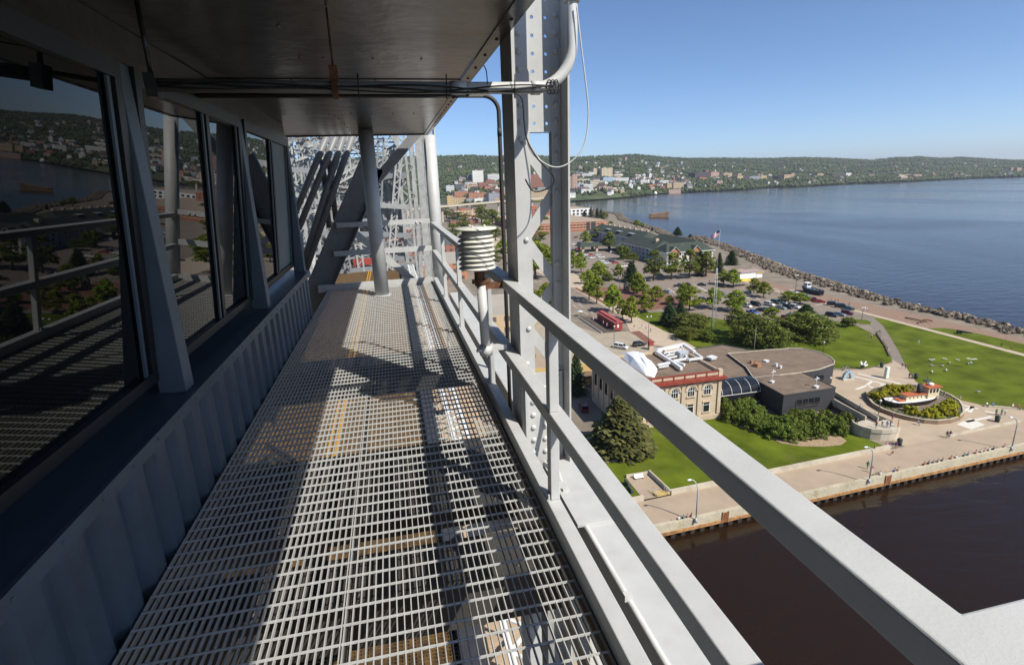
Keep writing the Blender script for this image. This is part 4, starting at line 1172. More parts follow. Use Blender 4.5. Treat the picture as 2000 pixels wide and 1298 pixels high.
b = MB(); b.box(x0c, x0c + Lb * .37, -wdt * .2, wdt * .2, 1.1, 2.5); cb = b.obj('cabin', crm, B5, True)
b = MB(); b.box(x0c - .25, x0c + Lb * .37, -wdt * .26, wdt * .26, 2.5, 2.65); b.obj('cabin_roof', ora, cb, True)
b = MB()
for k in range(5):
    for s in (-1, 1): b.tube([(x0c + 1 + k * 1.1, s * (wdt * .2 - .02), 1.9), (x0c + 1 + k * 1.1, s * (wdt * .2 + .03), 1.9)], .2, 10)
b.obj('porthole', M['darkglass'], cb, True)
xw = x0c + Lb * .37
b = MB(); b.box(xw + .01, xw + 3.2, -wdt * .27, wdt * .27, 1.1, 4.1); wh = b.obj('wheelhouse', crm, B5, True)
b = MB(); b.box(xw - .5, xw + 3.6, -wdt * .34, wdt * .34, 4.1, 4.3); b.obj('wheelhouse_roof', ora, wh, True)
b = MB()
for s in (-1, 1):
    for k in range(3): b.box(xw + .35 + k * .95, xw + .95 + k * .95, s * wdt * .27 - .04, s * wdt * .27 + .04, 2.8, 3.7)
b.box(xw + 3.17, xw + 3.23, -wdt * .22, wdt * .22, 2.8, 3.7)
b.obj('window', M['darkglass'], wh, True)
b = MB(); b.tube([(xw - 1.6, 0, 2.6), (xw - 1.6, 0, 5.0)], .5, 14); b.obj('funnel', M['charcoal'], B5, True)
b = MB(); b.ball((xw + 1.6, 0, 4.6), .75, .6, .4); b.obj('life_raft', M['whitepaint'], B5, True)
b = MB(); b.tube([(xw + .2, 0, 4.3), (xw + .2, 0, 7.4)], .07, 8); b.bar((xw + .2, -1.2, 6.4), (xw + .2, 1.2, 6.4), .07, .07); b.box(xw - .5, xw + .9, -.5, .5, 5.5, 5.8); b.obj('mast', M['darkpost'], B5, True)
b = MB(); b.box(-Lb * .30, -Lb * .19, -.9, .9, 1.15, 1.6); b.obj('hatch', ora, B5, True)
b = MB(); b.tube([(-Lb * .40, -.5, 1.2), (-Lb * .40, -.5, 1.8)], .2, 8); b.tube([(-Lb * .40, .5, 1.2), (-Lb * .40, .5, 1.8)], .2, 8); b.obj('bitts', crm, B5, True)

# ---- blue boat ashore
pa, pb = ll('C', 1110, 560, .6), ll('C', 1465, 660, .6)
B6 = thing('fishing_boat', 'blue hulled fishing boat with white cabin laid up on the gravel shore', 'boat', ((pa[0] + pb[0]) / 2, (pa[1] + pb[1]) / 2, .3), math.atan2(pb[1] - pa[1], pb[0] - pa[0]))
L6 = math.dist(pa, pb)
b = MB(); st = hull(b, L6, 4.0, 1.9, .1, sheer=.5); b.obj('hull', mat('faded_blue_hull', (.045, .075, .095), .6, .15, 2), B6, True)
b = MB(); deck(b, st, -.1); b.obj('deck', mat('blue_deck_paint', (.07, .11, .135), .6, .12, 2), B6, True)
b = MB(); b.box(-L6 * .40, -L6 * .22, -1.1, 1.1, 2.0, 4.1); b.box(-L6 * .42, -L6 * .20, -1.3, 1.3, 4.1, 4.25); c6 = b.obj('cabin', M['whitepaint'], B6, True)
b = MB()
for k in range(3):
    for s in (-1, 1): b.box(-L6 * .39 + k * .8, -L6 * .39 + k * .8 + .5, s * 1.1 - .04, s * 1.1 + .04, 3.0, 3.8)
b.box(-L6 * .22 - .03, -L6 * .22 + .03, -.8, .8, 3.0, 3.8)
b.obj('window', M['darkglass'], c6, True)
b = MB()
for x in (-.05, .12, .28): b.box(L6 * x, L6 * x + .6, -.4, .4, 2.0, 2.5)
b.obj('hatch', M['charcoal'], B6, True)

# ---- red caboose kiosk with its deck
B7 = thing('caboose_kiosk', 'long red caboose kiosk with raised roof beside the street', 'kiosk', (82.3, 196, 0))
cx0, cx1, cy0, cy1 = 80.9, 84.0, 186.0, 204.5
redm = mat('caboose_red', (.27, .045, .035), .65, .12, 1.5)
b = MB(); b.box(cx0, cx1, cy0, cy1, .5, 3.5)
for k in range(6): b.box(cx0 - .06, cx1 + .06, cy0 - .06, cy0 - .002, .7 + k * .45, .85 + k * .45)
b.obj('body', redm, B7)
b = MB(); b.box(cx0 - .35, cx1 + .35, cy0 - .4, cy1 + .4, 3.5, 3.72); b.box(cx0 + .9, cx1 - .9, cy0 + .2, cy1 - .2, 3.72, 4.15); b.box(cx0 + .75, cx1 - .75, cy0 + .05, cy1 - .05, 4.15, 4.25); b.obj('roof', mat('faded_red_roof', (.36, .085, .075), .6, .1, 1), B7)
for k in range(6):
    b = MB(); b.box(cx0 - .05, cx0 - .003, cy0 + 1.5 + k * 2.8, cy0 + 3.2 + k * 2.8, 1.7, 3.1); b.obj('window', M['darkglass'], B7)
b = MB(); b.box(cx0 - .05, cx0 - .003, cy0 + .3, cy0 + 1.2, .6, 2.9); b.obj('door', M['charcoal'], B7)
b = MB(); b.box(81.9, 82.5, cy0 - .09, cy0 - .062, 1.6, 2.9); b.obj('wall_sign', M['whitepaint'], B7)
b = MB()
for y in (188, 190.5, 200, 202.5):
    for x in (cx0 + .3, cx1 - .5): b.tube([(x, y, .45), (x + .2, y, .45)], .45, 12)
b.obj('wheel', M['charcoal'], B7)
B8 = thing('deck_fence', 'wooden terrace with black railings on the left side of the red kiosk', 'terrace', (78, 195, 0))
b = MB(); b.box(75.6, 80.7, 185.6, 211, .1, .45); b.obj('floor', mat('dark_terrace_boards', (.11, .08, .06), .8, .2, 2), B8)
b = MB()
for k in range(17): b.box(75.6, 75.7, 185.7 + k * 1.58, 185.8 + k * 1.58, .45, 1.5)
for k in range(4): b.box(75.6 + k * 1.55, 75.7 + k * 1.55, 185.6, 185.7, .45, 1.5)
b.box(75.6, 75.7, 185.7, 211, 1.45, 1.52); b.box(75.62, 75.68, 185.7, 211, .95, 1.0); b.box(75.6, 80.6, 185.6, 185.7, 1.45, 1.52); b.box(75.6, 80.6, 185.6, 185.7, .95, 1.0)
b.obj('railing', M['darkpost'], B8)
b = MB(); b.box(75.3, 75.55, 185.6, 211, .1, .5); b.obj('edge_board', M['whitepaint'], B8)
for i, (s, x, y, c_) in enumerate((('D', 650, 700, (.55, .35, .35)), ('D', 590, 660, (.55, .3, .32)), ('D', 720, 660, (.25, .22, .38)), ('D', 420, 590, (.6, .45, .45)), ('D', 200, 480, (.5, .56, .6)))):
    p = ll(s, x, y, .45)
    t = thing('closed_umbrella', ['folded pink umbrella on the kiosk terrace, nearest the door', 'folded pink umbrella on the kiosk terrace, second along', 'low purple umbrella by the near end of the red kiosk', 'folded pale umbrella at the far end of the kiosk terrace', 'pale blue parasol open at the far terrace corner'][i], 'umbrella', (p[0], p[1], .45), group='umbrellas on the kiosk terrace')
    b = MB(); b.tube([(p[0], p[1], .45), (p[0], p[1], 2.8)], .04, 6); b.obj('pole', M['darkpost'], t)
    b = MB()
    if i in (2, 4): b.lathe([(1.3, 2.2), (.05, 2.75)], 8, (p[0], p[1], 0), False)
    else: b.lathe([(.05, 1.2), (.28, 1.4), (.16, 2.2), (.03, 2.75)], 8, (p[0], p[1], 0))
    b.obj('canopy', mat('umbrella_cloth_%d' % i if False else 'umbrella_cloth', c_, .8), t)

# ---- green roofed hotel
B9 = thing('hotel', 'long lakeside hotel with dark green shingle roofs and gabled dormers', 'hotel', (200, 420, 0))
def gable(b, x0, x1, y0, y1, ze, zr, along_, over=.8):
    x0 -= over; x1 += over; y0 -= over; y1 += over
    if along_ == 'y':
        c_ = (x0 + x1) / 2
        vs = [(x0, y0, ze), (x1, y0, ze), (x1, y1, ze), (x0, y1, ze), (c_, y0 + (x1 - x0) * .25, zr), (c_, y1 - (x1 - x0) * .25, zr)]
        b.add(vs, [(0, 1, 4), (1, 2, 5, 4), (2, 3, 5), (3, 0, 4, 5), (3, 2, 1, 0)])
    else:
        c_ = (y0 + y1) / 2
        vs = [(x0, y0, ze), (x1, y0, ze), (x1, y1, ze), (x0, y1, ze), (x0 + (y1 - y0) * .25, c_, zr), (x1 - (y1 - y0) * .25, c_, zr)]
        b.add(vs, [(0, 1, 5, 4), (1, 2, 5), (2, 3, 4, 5), (3, 0, 4), (3, 2, 1, 0)])
hw = M['greywood']; whw = mat('white_hotel_wall', (.62, .60, .54), .8, .05, .5)
for nm, (x0, x1, y0, y1), al, ze, zr, wm_ in (('south_wing', (176, 210, 322, 340), 'x', 9, 14, whw), ('west_wing', (176, 195, 340.2, 396), 'y', 9, 14.2, hw), ('north_wing', (194, 216, 400, 514), 'y', 9, 14.5, hw), ('east_wing', (203, 217, 340.2, 398), 'y', 9, 13.8, whw)):
    b = MB(); b.box(x0, x1, y0, y1, 0, ze); w = b.obj(nm, wm_, B9)
    b = MB(); gable(b, x0, x1, y0, y1, ze + .02, zr, al); b.obj('roof', M['greenroof'], w)
    b = MB()
    for k in range(9):
        if nm in ('west_wing', 'north_wing'):
            y = y0 + 4 + k * (y1 - y0 - 8) / 8
            for z in (1.2, 4.0, 6.6): b.box(x0 - .05, x0 - .01, y - .9, y + .9, z, z + 1.5)
    if nm == 'south_wing':
        for k in range(9):
            x = x0 + 2 + k * (x1 - x0 - 4) / 8
            for z in (1.2, 4.0, 6.6): b.box(x - .8, x + .8, y0 - .05, y0 - .01, z, z + 1.5)
    if b.v: b.obj('window', M['darkglass'], w)
    b = MB(); b.box(x0 - .85, x1 + .85, y0 - .88, y0 - .81, ze - .25, ze + .12); b.box(x0 - .88, x0 - .851, y0 - .8, y1 + .8, ze - .25, ze + .12); b.obj('eave_board', M['whitepaint'], w)
b = MB(); b.box(195.2, 202.8, 340.2, 399.8, 0, 8.0); b.obj('court_roof', mat('pink_brown_flat_roof', (.28, .19, .14), .9, .1, .4), B9)
for x in (181.2, 196.8):
    b = MB(); b.add([(x - 4, 320.6, 8.8), (x + 4, 320.6, 8.8), (x, 320.6, 12.6), (x - 4.4, 330, 8.8), (x + 4.4, 330, 8.8), (x, 331, 12.6)], [(0, 1, 4, 3), (1, 2, 5, 4), (2, 0, 3, 5)]); dm = b.obj('dormer_roof', M['greenroof'], B9)
    b = MB(); b.add([(x - 3.4, 320.9, 8.7), (x + 3.4, 320.9, 8.7), (x, 320.9, 11.9)], [(0, 1, 2)]); b.box(x - 3.2, x + 3.2, 320.8, 321.9, 4.8, 8.69); b.obj('dormer_gable', M['orangewood'], dm)
    b = MB(); b.box(x - 2.6, x + 2.6, 320.72, 320.79, 5.3, 8.3); b.obj('window', M['darkglass'], dm)
    b = MB(); b.bar((x - 4.1, 320.5, 8.75), (x, 320.5, 12.7), .12, .5, (0, 1, 0)); b.bar((x, 320.5, 12.7), (x + 4.1, 320.5, 8.75), .12, .5, (0, 1, 0)); b.obj('barge_board', M['whitepaint'], dm)
for k in range(3):
    y = 425 + k * 25
    b = MB(); b.box(197.0, 199.6, y - 4, y + 4, 9.9, 12.2); b.obj('dormer_roof', M['greenroof'], B9)
    b = MB(); b.box(196.6, 199.8, y - 4.3, y + 4.3, 12.2, 12.5); b.obj('barge_board', M['greywood'], B9)
b = MB(); b.rbox(184, 352, 9, 15.2, 2.2, 2.2, 0); b.obj('chimney', M['stone'], B9)
for k in range(9):
    b = MB(); b.rbox(206.5, 412 + k * 11.5, 13.6, 15.6, 1.4, 2.6, 0); b.obj('chimney', M['stone'], B9)
B10 = thing('entrance_canopy', 'green roofed porte cochere on pale pillars by the hotel parking lot', 'canopy', (168, 420, 0))
b = MB(); gable(b, 150, 174, 416, 428, 4.5, 7.2, 'x', 1.5); gable(b, 174, 193, 404, 426, 4.6, 8.5, 'y', 1.5); b.obj('roof', M['greenroof'], B10)
for (x, y) in ((152, 417), (152, 427), (164, 417), (164, 427), (178, 405), (178, 424)):
    b = MB(); b.box(x - .9, x + .9, y - .9, y + .9, 0, 4.5); b.obj('pillar', M['stone'], B10)

# ---- brick parking building, lakefront pavilion, ruin in the lake
def tier_box(name, label, cat, x0, x1, y0, y1, h, wallm, roofm, bands=None, win=None, grp=None):
    t = thing(name, label, cat, ((x0 + x1) / 2, (y0 + y1) / 2, 0), group=grp)
    b = MB(); b.box(x0, x1, y0, y1, 0, h); b.obj('wall', wallm, t)
    b = MB(); b.box(x0 + .4, x1 - .4, y0 + .4, y1 - .4, h + .002, h + .05); b.obj('roof', roofm, t)
    if bands:
        b = MB()
        for z in bands: b.box(x0 - .15, x1 + .15, y0 - .15, y0 - .002, z, z + .5); b.box(x0 - .15, x0 - .002, y0, y1, z, z + .5)
        b.obj('bands', M['concrete'], t)
    if win:
        sx, z0, z1, zs = win
        b = MB()
        for z in zs:
            x = x0 + 1.5
            while x + sx * .55 < x1 - 1: b.box(x, x + sx * .55, y0 - .06, y0 - .01, z + z0, z + z1); x += sx
            y = y0 + 1.5
            while y + sx * .55 < y1 - 1: b.box(x0 - .06, x0 - .01, y, y + sx * .55, z + z0, z + z1); y += sx
        b.obj('window', M['darkglass'], t)
    return t
tanroof = mat('tan_flat_roof', (.34, .26, .18), .9, .1, .3)
t = tier_box('parking_garage', 'orange brick building with pale bands and wide tan flat roof by the lake', 'garage', 150, 249, 597, 790, 10.6, M['redbrick'], tanroof, (2.6, 5.6, 8.6), (4.2, .8, 1.7, (3.1, 6.1)))
b = MB(); b.box(222, 226, 596.6, 596.98, 0, 10.2); b.box(228, 233, 596.6, 596.98, 0, 10.2); b.obj('stair_opening', M['charcoal'], t)
tier_box('office_building', 'low white flat roofed building beyond the orange brick garage', 'building', 245, 330, 860, 960, 12, M['whitepaint'], tanroof, None, (7, 2, 5, (0, 5)))
t = tier_box('shop_building', 'yellow shop building under the railing beside the forecourt', 'shop', 33, 55, 138, 150, 6, mat('yellow_shop_wall', (.52, .36, .14), .8, .08, .5), tanroof, None, (4, 1.5, 3.6, (0,)))
b = MB(); b.box(33, 57, 135, 137.9, 3.2, 3.5); b.obj('awning', mat('brown_awning', (.16, .11, .08), .8), t)
b = MB()
for k in range(5): b.box(34 + k * 5, 34.4 + k * 5, 135.2, 135.6, 0, 3.2)
b.obj('awning_post', M['concrete'], t)
p = ll('B', 1350, 900)
B11 = thing('lakefront_cafe', 'small white and mauve lakefront cafe with ribbon windows', 'cafe', (p[0], p[1], 0))
b = MB(); b.rbox(p[0] + 3, p[1] + 3, 0, 3.6, 15, 7, .05); b.obj('wall', M['whitepaint'], B11)
b = MB(); b.rbox(p[0] + 3, p[1] + 3, 3.6, 3.9, 16, 8, .05); b.rbox(p[0] - 1, p[1] + 5, 3.9, 4.6, 6, 3, .05); b.obj('roof', mat('mauve_roof', (.36, .27, .24), .8, .1, 1), B11)
for k in range(6):
    b = MB(); b.rbox(p[0] - 2.5 + k * 2.2, p[1] - .62 + k * .11, 1.7, 2.8, 1.2, .2, .05); b.obj('window', M['darkglass'], B11)
yel = mat('yellow_canopy_cloth', (.62, .43, .02), .75, .06, 2)
for i, (s, x, y, w, l_) in enumerate((('B', 1560, 780, 5, 'square yellow canopy at the right end of the cafe'), ('B', 1340, 920, 7, 'long yellow canopy in front of the cafe'), ('B', 1140, 775, 4, 'yellow canopy at the left end of the cafe'))):
    q = ll(s, x, y, 3.2)
    t = thing('yellow_canopy', l_, 'canopy', (q[0], q[1], 0), group='yellow canopies at the cafe')
    b = MB(); hw_ = w / 2; hd = 2.0 if i == 1 else hw_
    b.add([(q[0] - hw_, q[1] - hd, 2.9), (q[0] + hw_, q[1] - hd, 2.9), (q[0] + hw_, q[1] + hd, 2.9), (q[0] - hw_, q[1] + hd, 2.9), (q[0] - hw_ * .3, q[1], 3.9), (q[0] + hw_ * .3, q[1], 3.9)], [(0, 1, 5, 4), (1, 2, 5), (2, 3, 4, 5), (3, 0, 4)]); b.obj('cloth', yel, t)
    for sx in (-1, 1):
        for sy in (-1, 1):
            b = MB(); b.tube([(q[0] + sx * hw_ * .95, q[1] + sy * hd * .95, 0), (q[0] + sx * hw_ * .95, q[1] + sy * hd * .95, 2.95)], .06, 6); b.obj('post', M['lamp'], t)
pa, pb = at(*px('G', 727, 537), WL), at(*px('G', 892, 533), WL)
B12 = thing('crib_ruin', 'brown concrete ruin with square openings standing in the lake', 'ruin', ((pa[0] + pb[0]) / 2, (pa[1] + pb[1]) / 2, WL), math.atan2(pb[1] - pa[1], pb[0] - pa[0]))
Lr = math.dist(pa, pb)
conc = mat('brown_stained_concrete', (.27, .17, .10), .95, .25, .5, .4, 2, stain=(.14, .09, .06), stain_amt=.6, stain_scale=.4)
b = MB(); b.add([(-Lr / 2, 0, -2), (Lr / 2, 0, -2), (Lr / 2, 9, -2), (-Lr / 2, 9, -2), (-Lr / 2, 0, 4.6), (Lr / 2 + .4, 0, 7.2), (Lr / 2 + .4, 9, 7.0), (-Lr / 2, 9, 4.8)], [(3, 2, 1, 0), (4, 5, 6, 7), (0, 1, 5, 4), (1, 2, 6, 5), (2, 3, 7, 6), (3, 0, 4, 7)])
b.box(-Lr / 2 - .3, -Lr / 2 + 1.2, -.3, 9.2, 4.2, 5.2); b.box(Lr * .38, Lr / 2 + .5, -.25, 9, 6.6, 7.6); b.obj('walls', conc, B12, True)
for k, (u, w, h_) in enumerate(((-.42, 1.6, 2.6), (-.26, 1.0, 1.2), (-.12, 1.0, 1.2), (.03, 1.0, 1.2), (.18, 1.0, 1.2), (.36, 1.8, 2.4))):
    b = MB(); b.box(u * Lr - w / 2, u * Lr + w / 2, -.04, -.005, 2.0, 2.0 + h_); b.obj('opening', M['charcoal'], B12, True)

# ---- masts, lamps, small fixtures
p = ll('E', 790, 862); htop = hgt(p[0], p[1], px('B', 905, 80)[1]); hlat = hgt(p[0], p[1], px('B', 858, 720)[1])
B13 = thing('radio_mast', 'tall pale lattice mast with a flag on its slender top', 'mast', (p[0], p[1], 0))
b = MB()
def mw(z): return 1.0 - .78 * z / hlat
cor = [(-1, -.6), (1, -.6), (0, 1.1)]
for i in range(3):
    b.tube([(p[0] + cor[i][0] * mw(0), p[1] + cor[i][1] * mw(0), 0), (p[0] + cor[i][0] * mw(hlat), p[1] + cor[i][1] * mw(hlat), hlat)], .085, 6)
z = .5; k = 0
while z < hlat - 1.4:
    for i in range(3):
        j = (i + 1) % 3
        A_ = (p[0] + cor[i][0] * mw(z), p[1] + cor[i][1] * mw(z), z); C_ = (p[0] + cor[j][0] * mw(z + 1.5), p[1] + cor[j][1] * mw(z + 1.5), z + 1.5); D_ = (p[0] + cor[j][0] * mw(z), p[1] + cor[j][1] * mw(z), z)
        b.tube([A_, C_], .032, 4); b.tube([A_, D_], .032, 4)
    z += 1.5
b.obj('lattice', M['lamp'], B13)
b = MB(); b.tube([(p[0], p[1], hlat - 1), (p[0] + .3, p[1], htop)], [.11, .05], 8); b.ball((p[0] + .3, p[1], htop), .12); b.obj('top_pole', M['lamp'], B13)
fb = MB(); fw, fh = 3.1, 1.8; n = 12
vs = []
for i in range(n + 1):
    u = i / n
    for j in range(14):
        v = j / 13
        vs.append((p[0] + .25 - fw * u * .85, p[1] + .5 * math.sin(u * 7) * u + u * 1.2, htop - .3 - fh * v - 1.5 * u * u + .2 * math.sin(u * 6 + v)))
for i in range(n):
    for j in range(13):
        fb.cur = 2 if (i < 5 and j < 7) else (0 if j % 2 == 0 else 1)
        fb.add([vs[i * 14 + j], vs[(i + 1) * 14 + j], vs[(i + 1) * 14 + j + 1], vs[i * 14 + j + 1]], [(0, 1, 2, 3)])
tag(fb.obj('flag', [mat('flag_red', (.42, .03, .05), .8), mat('flag_white', (.72, .70, .70), .8), mat('flag_blue', (.02, .03, .12), .8)]), 'red white and blue striped flag flying from the mast top', 'flag')

def street_lamp(x, y, h, label, lean=-1):
    t = thing('street_lamp', label, 'street lamp', (x, y, 0), group='curved lamps along the sea wall')
    b = MB(); b.lathe([(.28, 0), (.24, .5), (.12, .9)], 10, (x, y, .03))
    pts = [(x, y, .8), (x, y, h * .72)] + [(x + lean * 1.1 * (1 - math.cos(a)), y + .5 * (1 - math.cos(a)), h * .72 + h * .26 * math.sin(a)) for a in np.linspace(.15, PI / 2, 6)]
    b.tube(pts, [.11] * 2 + [.085] * 6, 8); b.obj('post', M['lamp'], t)
    e = pts[-1]
    b = MB(); b.ball((e[0] + lean * .3, e[1], e[2] - .02), .45, .22, .14); b.obj('head', M['globe'], t)
p = ll('K', 1135, 942, .5); street_lamp(p[0], p[1] + .5, hgt(p[0], p[1], px('K', 1080, 612)[1]) + .3, 'curved grey street lamp on the sea wall beside the four sitters')
p = ll('L', 700, 607, .5); street_lamp(p[0], p[1] + .5, 7.6, 'curved grey street lamp on the sea wall near the green shirt walker')
p = ll('L', 1908, 332, .5); street_lamp(p[0], p[1] + .5, 7.6, 'curved grey street lamp at the far right end of the sea wall')
def globe_lamp(x, y, h, label, n=1, grp='small globe lamps'):
    t = thing('globe_lamp', label, 'lamp', (x, y, 0), group=grp)
    b = MB(); b.tube([(x, y, 0), (x, y, h)], .09, 8); 
    if n > 1: b.bar((x - .7, y, h - .1), (x + .7, y, h - .1), .08, .08)
    b.obj('post', M['darkpost'], t)
    for k in range(n):
        b = MB(); b.ball((x + (0 if n == 1 else -.7 + 1.4 * k / (n - 1)), y, h + .15), .28); b.obj('globe', M['globe'], t)
for (s, x, y, h_, n, l_) in (('J', 618, 285, 5.0, 3, 'three globe lamp beside the round lawn corner at the path'), ('J', 290, 560, 3.6, 1, 'single globe lamp on the lawn behind the curved hall'), ('J', 760, 1075, 3.4, 1, 'white globe lamp at the planter wall by the tug boat'), ('J', 345, 860, 3.0, 1, 'white globe lamp at the annex corner'),
                          ('D', 1345, 1060, 11.6, 2, 'tall dark twin lamp post by the red sign beside the street'), ('C', 975, 660, 9.5, 3, 'tall dark lamp post in the car park by the blue boat'), ('B', 255, 890, 7, 1, 'lamp post between trees before the white hotel wing'), ('A', 255, 990, 7, 2, 'lamp post at the street corner by the hotel car park'),
                          ('A', 870, 1240, 7, 2, 'pale lamp post on the brick square near the dark pavilion'), ('A', 1290, 1330, 7, 1, 'greenish lamp post among the maples beside the dark pavilion'), ('E', 120, 460, 7.5, 1, 'pale lamp post behind the dark spruce'), ('D', 770, 1020, 7.5, 1, 'thin pole beside the white van on the forecourt')):
    p = ll(s, x, y); globe_lamp(p[0], p[1], h_, l_, n, 'lamps on the point')
# red sign box
p = ll('D', 1390, 1060); t = thing('sign_box', 'red topped sign pillar beside the tall twin lamp', 'sign', (p[0], p[1], 0))
b = MB(); b.rbox(p[0], p[1], 0, 1.6, 1.3, .9, 0); b.obj('base', M['stone'], t); b = MB(); b.rbox(p[0], p[1], 1.6, 3.2, 1.6, 1.1, 0); b.obj('panel', redm, t)
# pavilion
p = ll('A', 985, 1275); t = thing('pavilion', 'small dark pavilion with open sides on the brick square', 'pavilion', (p[0], p[1], 0))
b = MB(); b.lathe([(2.0, 3.0), (1.2, 3.8), (1.3, 3.9), (.2, 5.0)], 8, (p[0], p[1], 0), False); b.obj('roof', M['charcoal'], t)
b = MB()
for a in range(6): b.tube([(p[0] + 1.5 * math.cos(a), p[1] + 1.5 * math.sin(a), 0), (p[0] + 1.5 * math.cos(a), p[1] + 1.5 * math.sin(a), 3.0)], .2, 6)
b.lathe([(.9, 0), (.9, 2.2)], 8, (p[0], p[1], 0), False)
b.obj('columns', M['charcoal'], t)
# arch sculptures and stones on the plaza
p = ll('F', 305, 350); t = thing('arch_sculpture', 'pale blue arched sculpture on the plaza near the curved hall', 'sculpture', (p[0], p[1], 0))
b = MB(); b.add([], []); ring = [(p[0] + 1.35 * math.cos(a), p[1], .1 + 2.1 * math.sin(a)) for a in np.linspace(0, PI, 9)]
for i in range(8): b.bar(ring[i], ring[i + 1], 1.0, .7, (0, 1, 0))
b.obj('arch', mat('pale_blue_paint', (.33, .42, .48), .6, .1, 2), t)
b = MB(); b.box(p[0] - 1.9, p[0] + 1.9, p[1] - .7, p[1] + .7, .03, .22); b.obj('plinth', M['concrete'], t)
p = ll('F', 955, 330); t = thing('stone_pillar', 'white square stone pillar standing on the plaza', 'pillar', (p[0], p[1], 0))
b = MB(); b.rbox(p[0], p[1], .2, 3.4, 1.1, .8, .1); bevel(b.obj('shaft', mat('pale_green_white', (.58, .62, .55), .6, .05, 2), t), .08); b = MB(); b.rbox(p[0], p[1], .03, .2, 1.7, 1.3, .1); b.obj('plinth', M['concrete'], t)
p = ll('F', 555, 175); t = thing('propeller_sculpture', 'white bladed propeller lying at the lawn edge', 'sculpture', (p[0], p[1], 0))
b = MB(); b.ball((p[0], p[1], .9), .55); b.obj('hub', M['charcoal'], t)
for a in (.15, .95, 2.1):
    b = MB(); d = Vector((math.cos(a), 0, math.sin(a))); q = Vector((p[0], p[1], .9)); b.bar(q + d * .3, q + d * 1.75, .5, .1, (0, 1, 0)); b.obj('blade', M['whitepaint'], t)
p = ll('F', 270, 200); t = thing('anchor', 'small dark anchor by the lawn edge near the curved hall', 'anchor', (p[0], p[1], 0))
b = MB(); b.tube([(p[0] - .9, p[1], .1), (p[0] + .5, p[1], 1.3)], .12, 6); b.obj('shank', M['steel_dark'], t)
b = MB(); b.tube([(p[0] - 1.2 + .4 * math.cos(a), p[1], .3 + .9 * math.sin(a)) for a in np.linspace(-1, 1.6, 7)], .13, 6); b.tube([(p[0] + .4, p[1] - .8, 1.2), (p[0] + .4, p[1] + .8, 1.2)], .1, 6); b.obj('arms', M['steel_dark'], t)
p = ll('J', 1105, 295); t = thing('anchor', 'large rusty anchor lying on the gravel beside the lake path', 'anchor', (p[0], p[1], 0))
b = MB(); b.tube([(p[0], p[1] + 6, .3), (p[0], p[1] - 3, .8)], .22, 6); b.obj('shank', M['rust'], t)
b = MB(); b.tube([(p[0] + 2.6 * math.cos(a), p[1] - 3 + 1.5 * math.sin(a), .7 + .5 * math.sin(a)) for a in np.linspace(0, PI, 7)], .25, 6); b.obj('arms', M['rust'], t)
p = ll('J', 1440, 395); t = thing('cannon', 'dark old cannon on the grass strip by the lake path', 'cannon', (p[0], p[1], 0))
b = MB(); b.tube([(p[0], p[1] + .8, .8), (p[0] + 1.2, p[1] - 3.4, 1.0)], [.42, .25], 10); b.obj('barrel', M['charcoal'], t)
for s in (-.6, .6):
    b = MB(); b.tube([(p[0] + s, p[1], .5), (p[0] + s * 1.3, p[1], .5)], .5, 12); b.obj('wheel', M['charcoal'], t)
def bin_(x, y, label, s=1):
    t = thing('litter_bin', label, 'litter bin', (x, y, 0), group='dark litter bins')
    b = MB(); b.lathe([(.38 * s, 0), (.45 * s, 1.1 * s)], 10, (x, y, .03)); b.obj('drum', M['bin'], t); b = MB(); b.lathe([(.48 * s, 1.1 * s), (.3 * s, 1.35 * s)], 10, (x, y, .035)); b.obj('lid', M['bin'], t)
for (s, x, y, l_) in (('F', 880, 150, 'dark litter bin at the tip of the left lawn'), ('J', 1760, 1140, 'green litter bin beside the stairs at the plaza edge'), ('L', 935, 298, 'dark litter bin at the foot of the round lookout'), ('J', 1075, 775, 'dark bin behind the group on the path')):
    p = ll(s, x, y); bin_(p[0], p[1], l_, 1.15)
# seating nook by the low wall
t = thing('seating_nook', 'sunken concrete seating nook with yellow edged steps in the lower lawn', 'steps', (42.3, 83, 0))
b = MB(); b.prism([(40.7, 79.2), (46.2, 79.4), (45.6, 87), (40.7, 87)], 0, .12); b.obj('floor', M['prom'], t)
b = MB()
for k in range(4): b.box(43.2, 46.0, 79.3 + k * .4, 79.68 + k * .4, .12, .55 - k * .12)
b.obj('steps', mat('yellow_step_edge', (.45, .33, .12), .8, .2, 2), t)
b = MB(); b.bar((46.2, 79.4, .5), (45.7, 87, .5), .3, 1.0); b.bar((40.8, 87, .4), (45.6, 87, .4), .3, .6); b.obj('side_wall', M['concrete'], t)
b = MB()
for k in range(2):
    for q in range(3): b.tube([(43.4 + k * 2.2, 79.2 + q * .7, .1), (43.4 + k * 2.2, 79.2 + q * .7, 1.2)], .04, 5)
    b.tube([(43.4 + k * 2.2, 79.0, 1.2), (43.4 + k * 2.2, 80.9, 1.2)], .04, 5)
b.obj('handrail', M['pvc'], t)
def bench(x, y, rz, label, mm):
    t = thing('bench', label, 'bench', (x, y, 0), rz)
    b = MB(); b.box(-.95, .95, -.28, .28, .42, .5); b.obj('seat', mm, t, True); b = MB(); b.box(-.95, .95, .26, .34, .5, 1.05); b.obj('backrest', mm, t, True)
    for s in (-.8, .8): b = MB(); b.box(s - .05, s + .05, -.26, .26, .1, .42); b.obj('leg', M['darkpost'], t, True)
p = ll('K', 640, 585); bench(p[0], p[1], 0, 'white bench at the back of the seating nook in the lower lawn', M['whitepaint'])
for k, q in enumerate(((545, 640), (570, 690))):
    p = ll('K', *q); bench(p[0], p[1], PI / 2, ['dark slatted bench in the seating nook, nearer the lawn', 'dark slatted bench in the seating nook, nearer the promenade'][k], M['darkpost'])
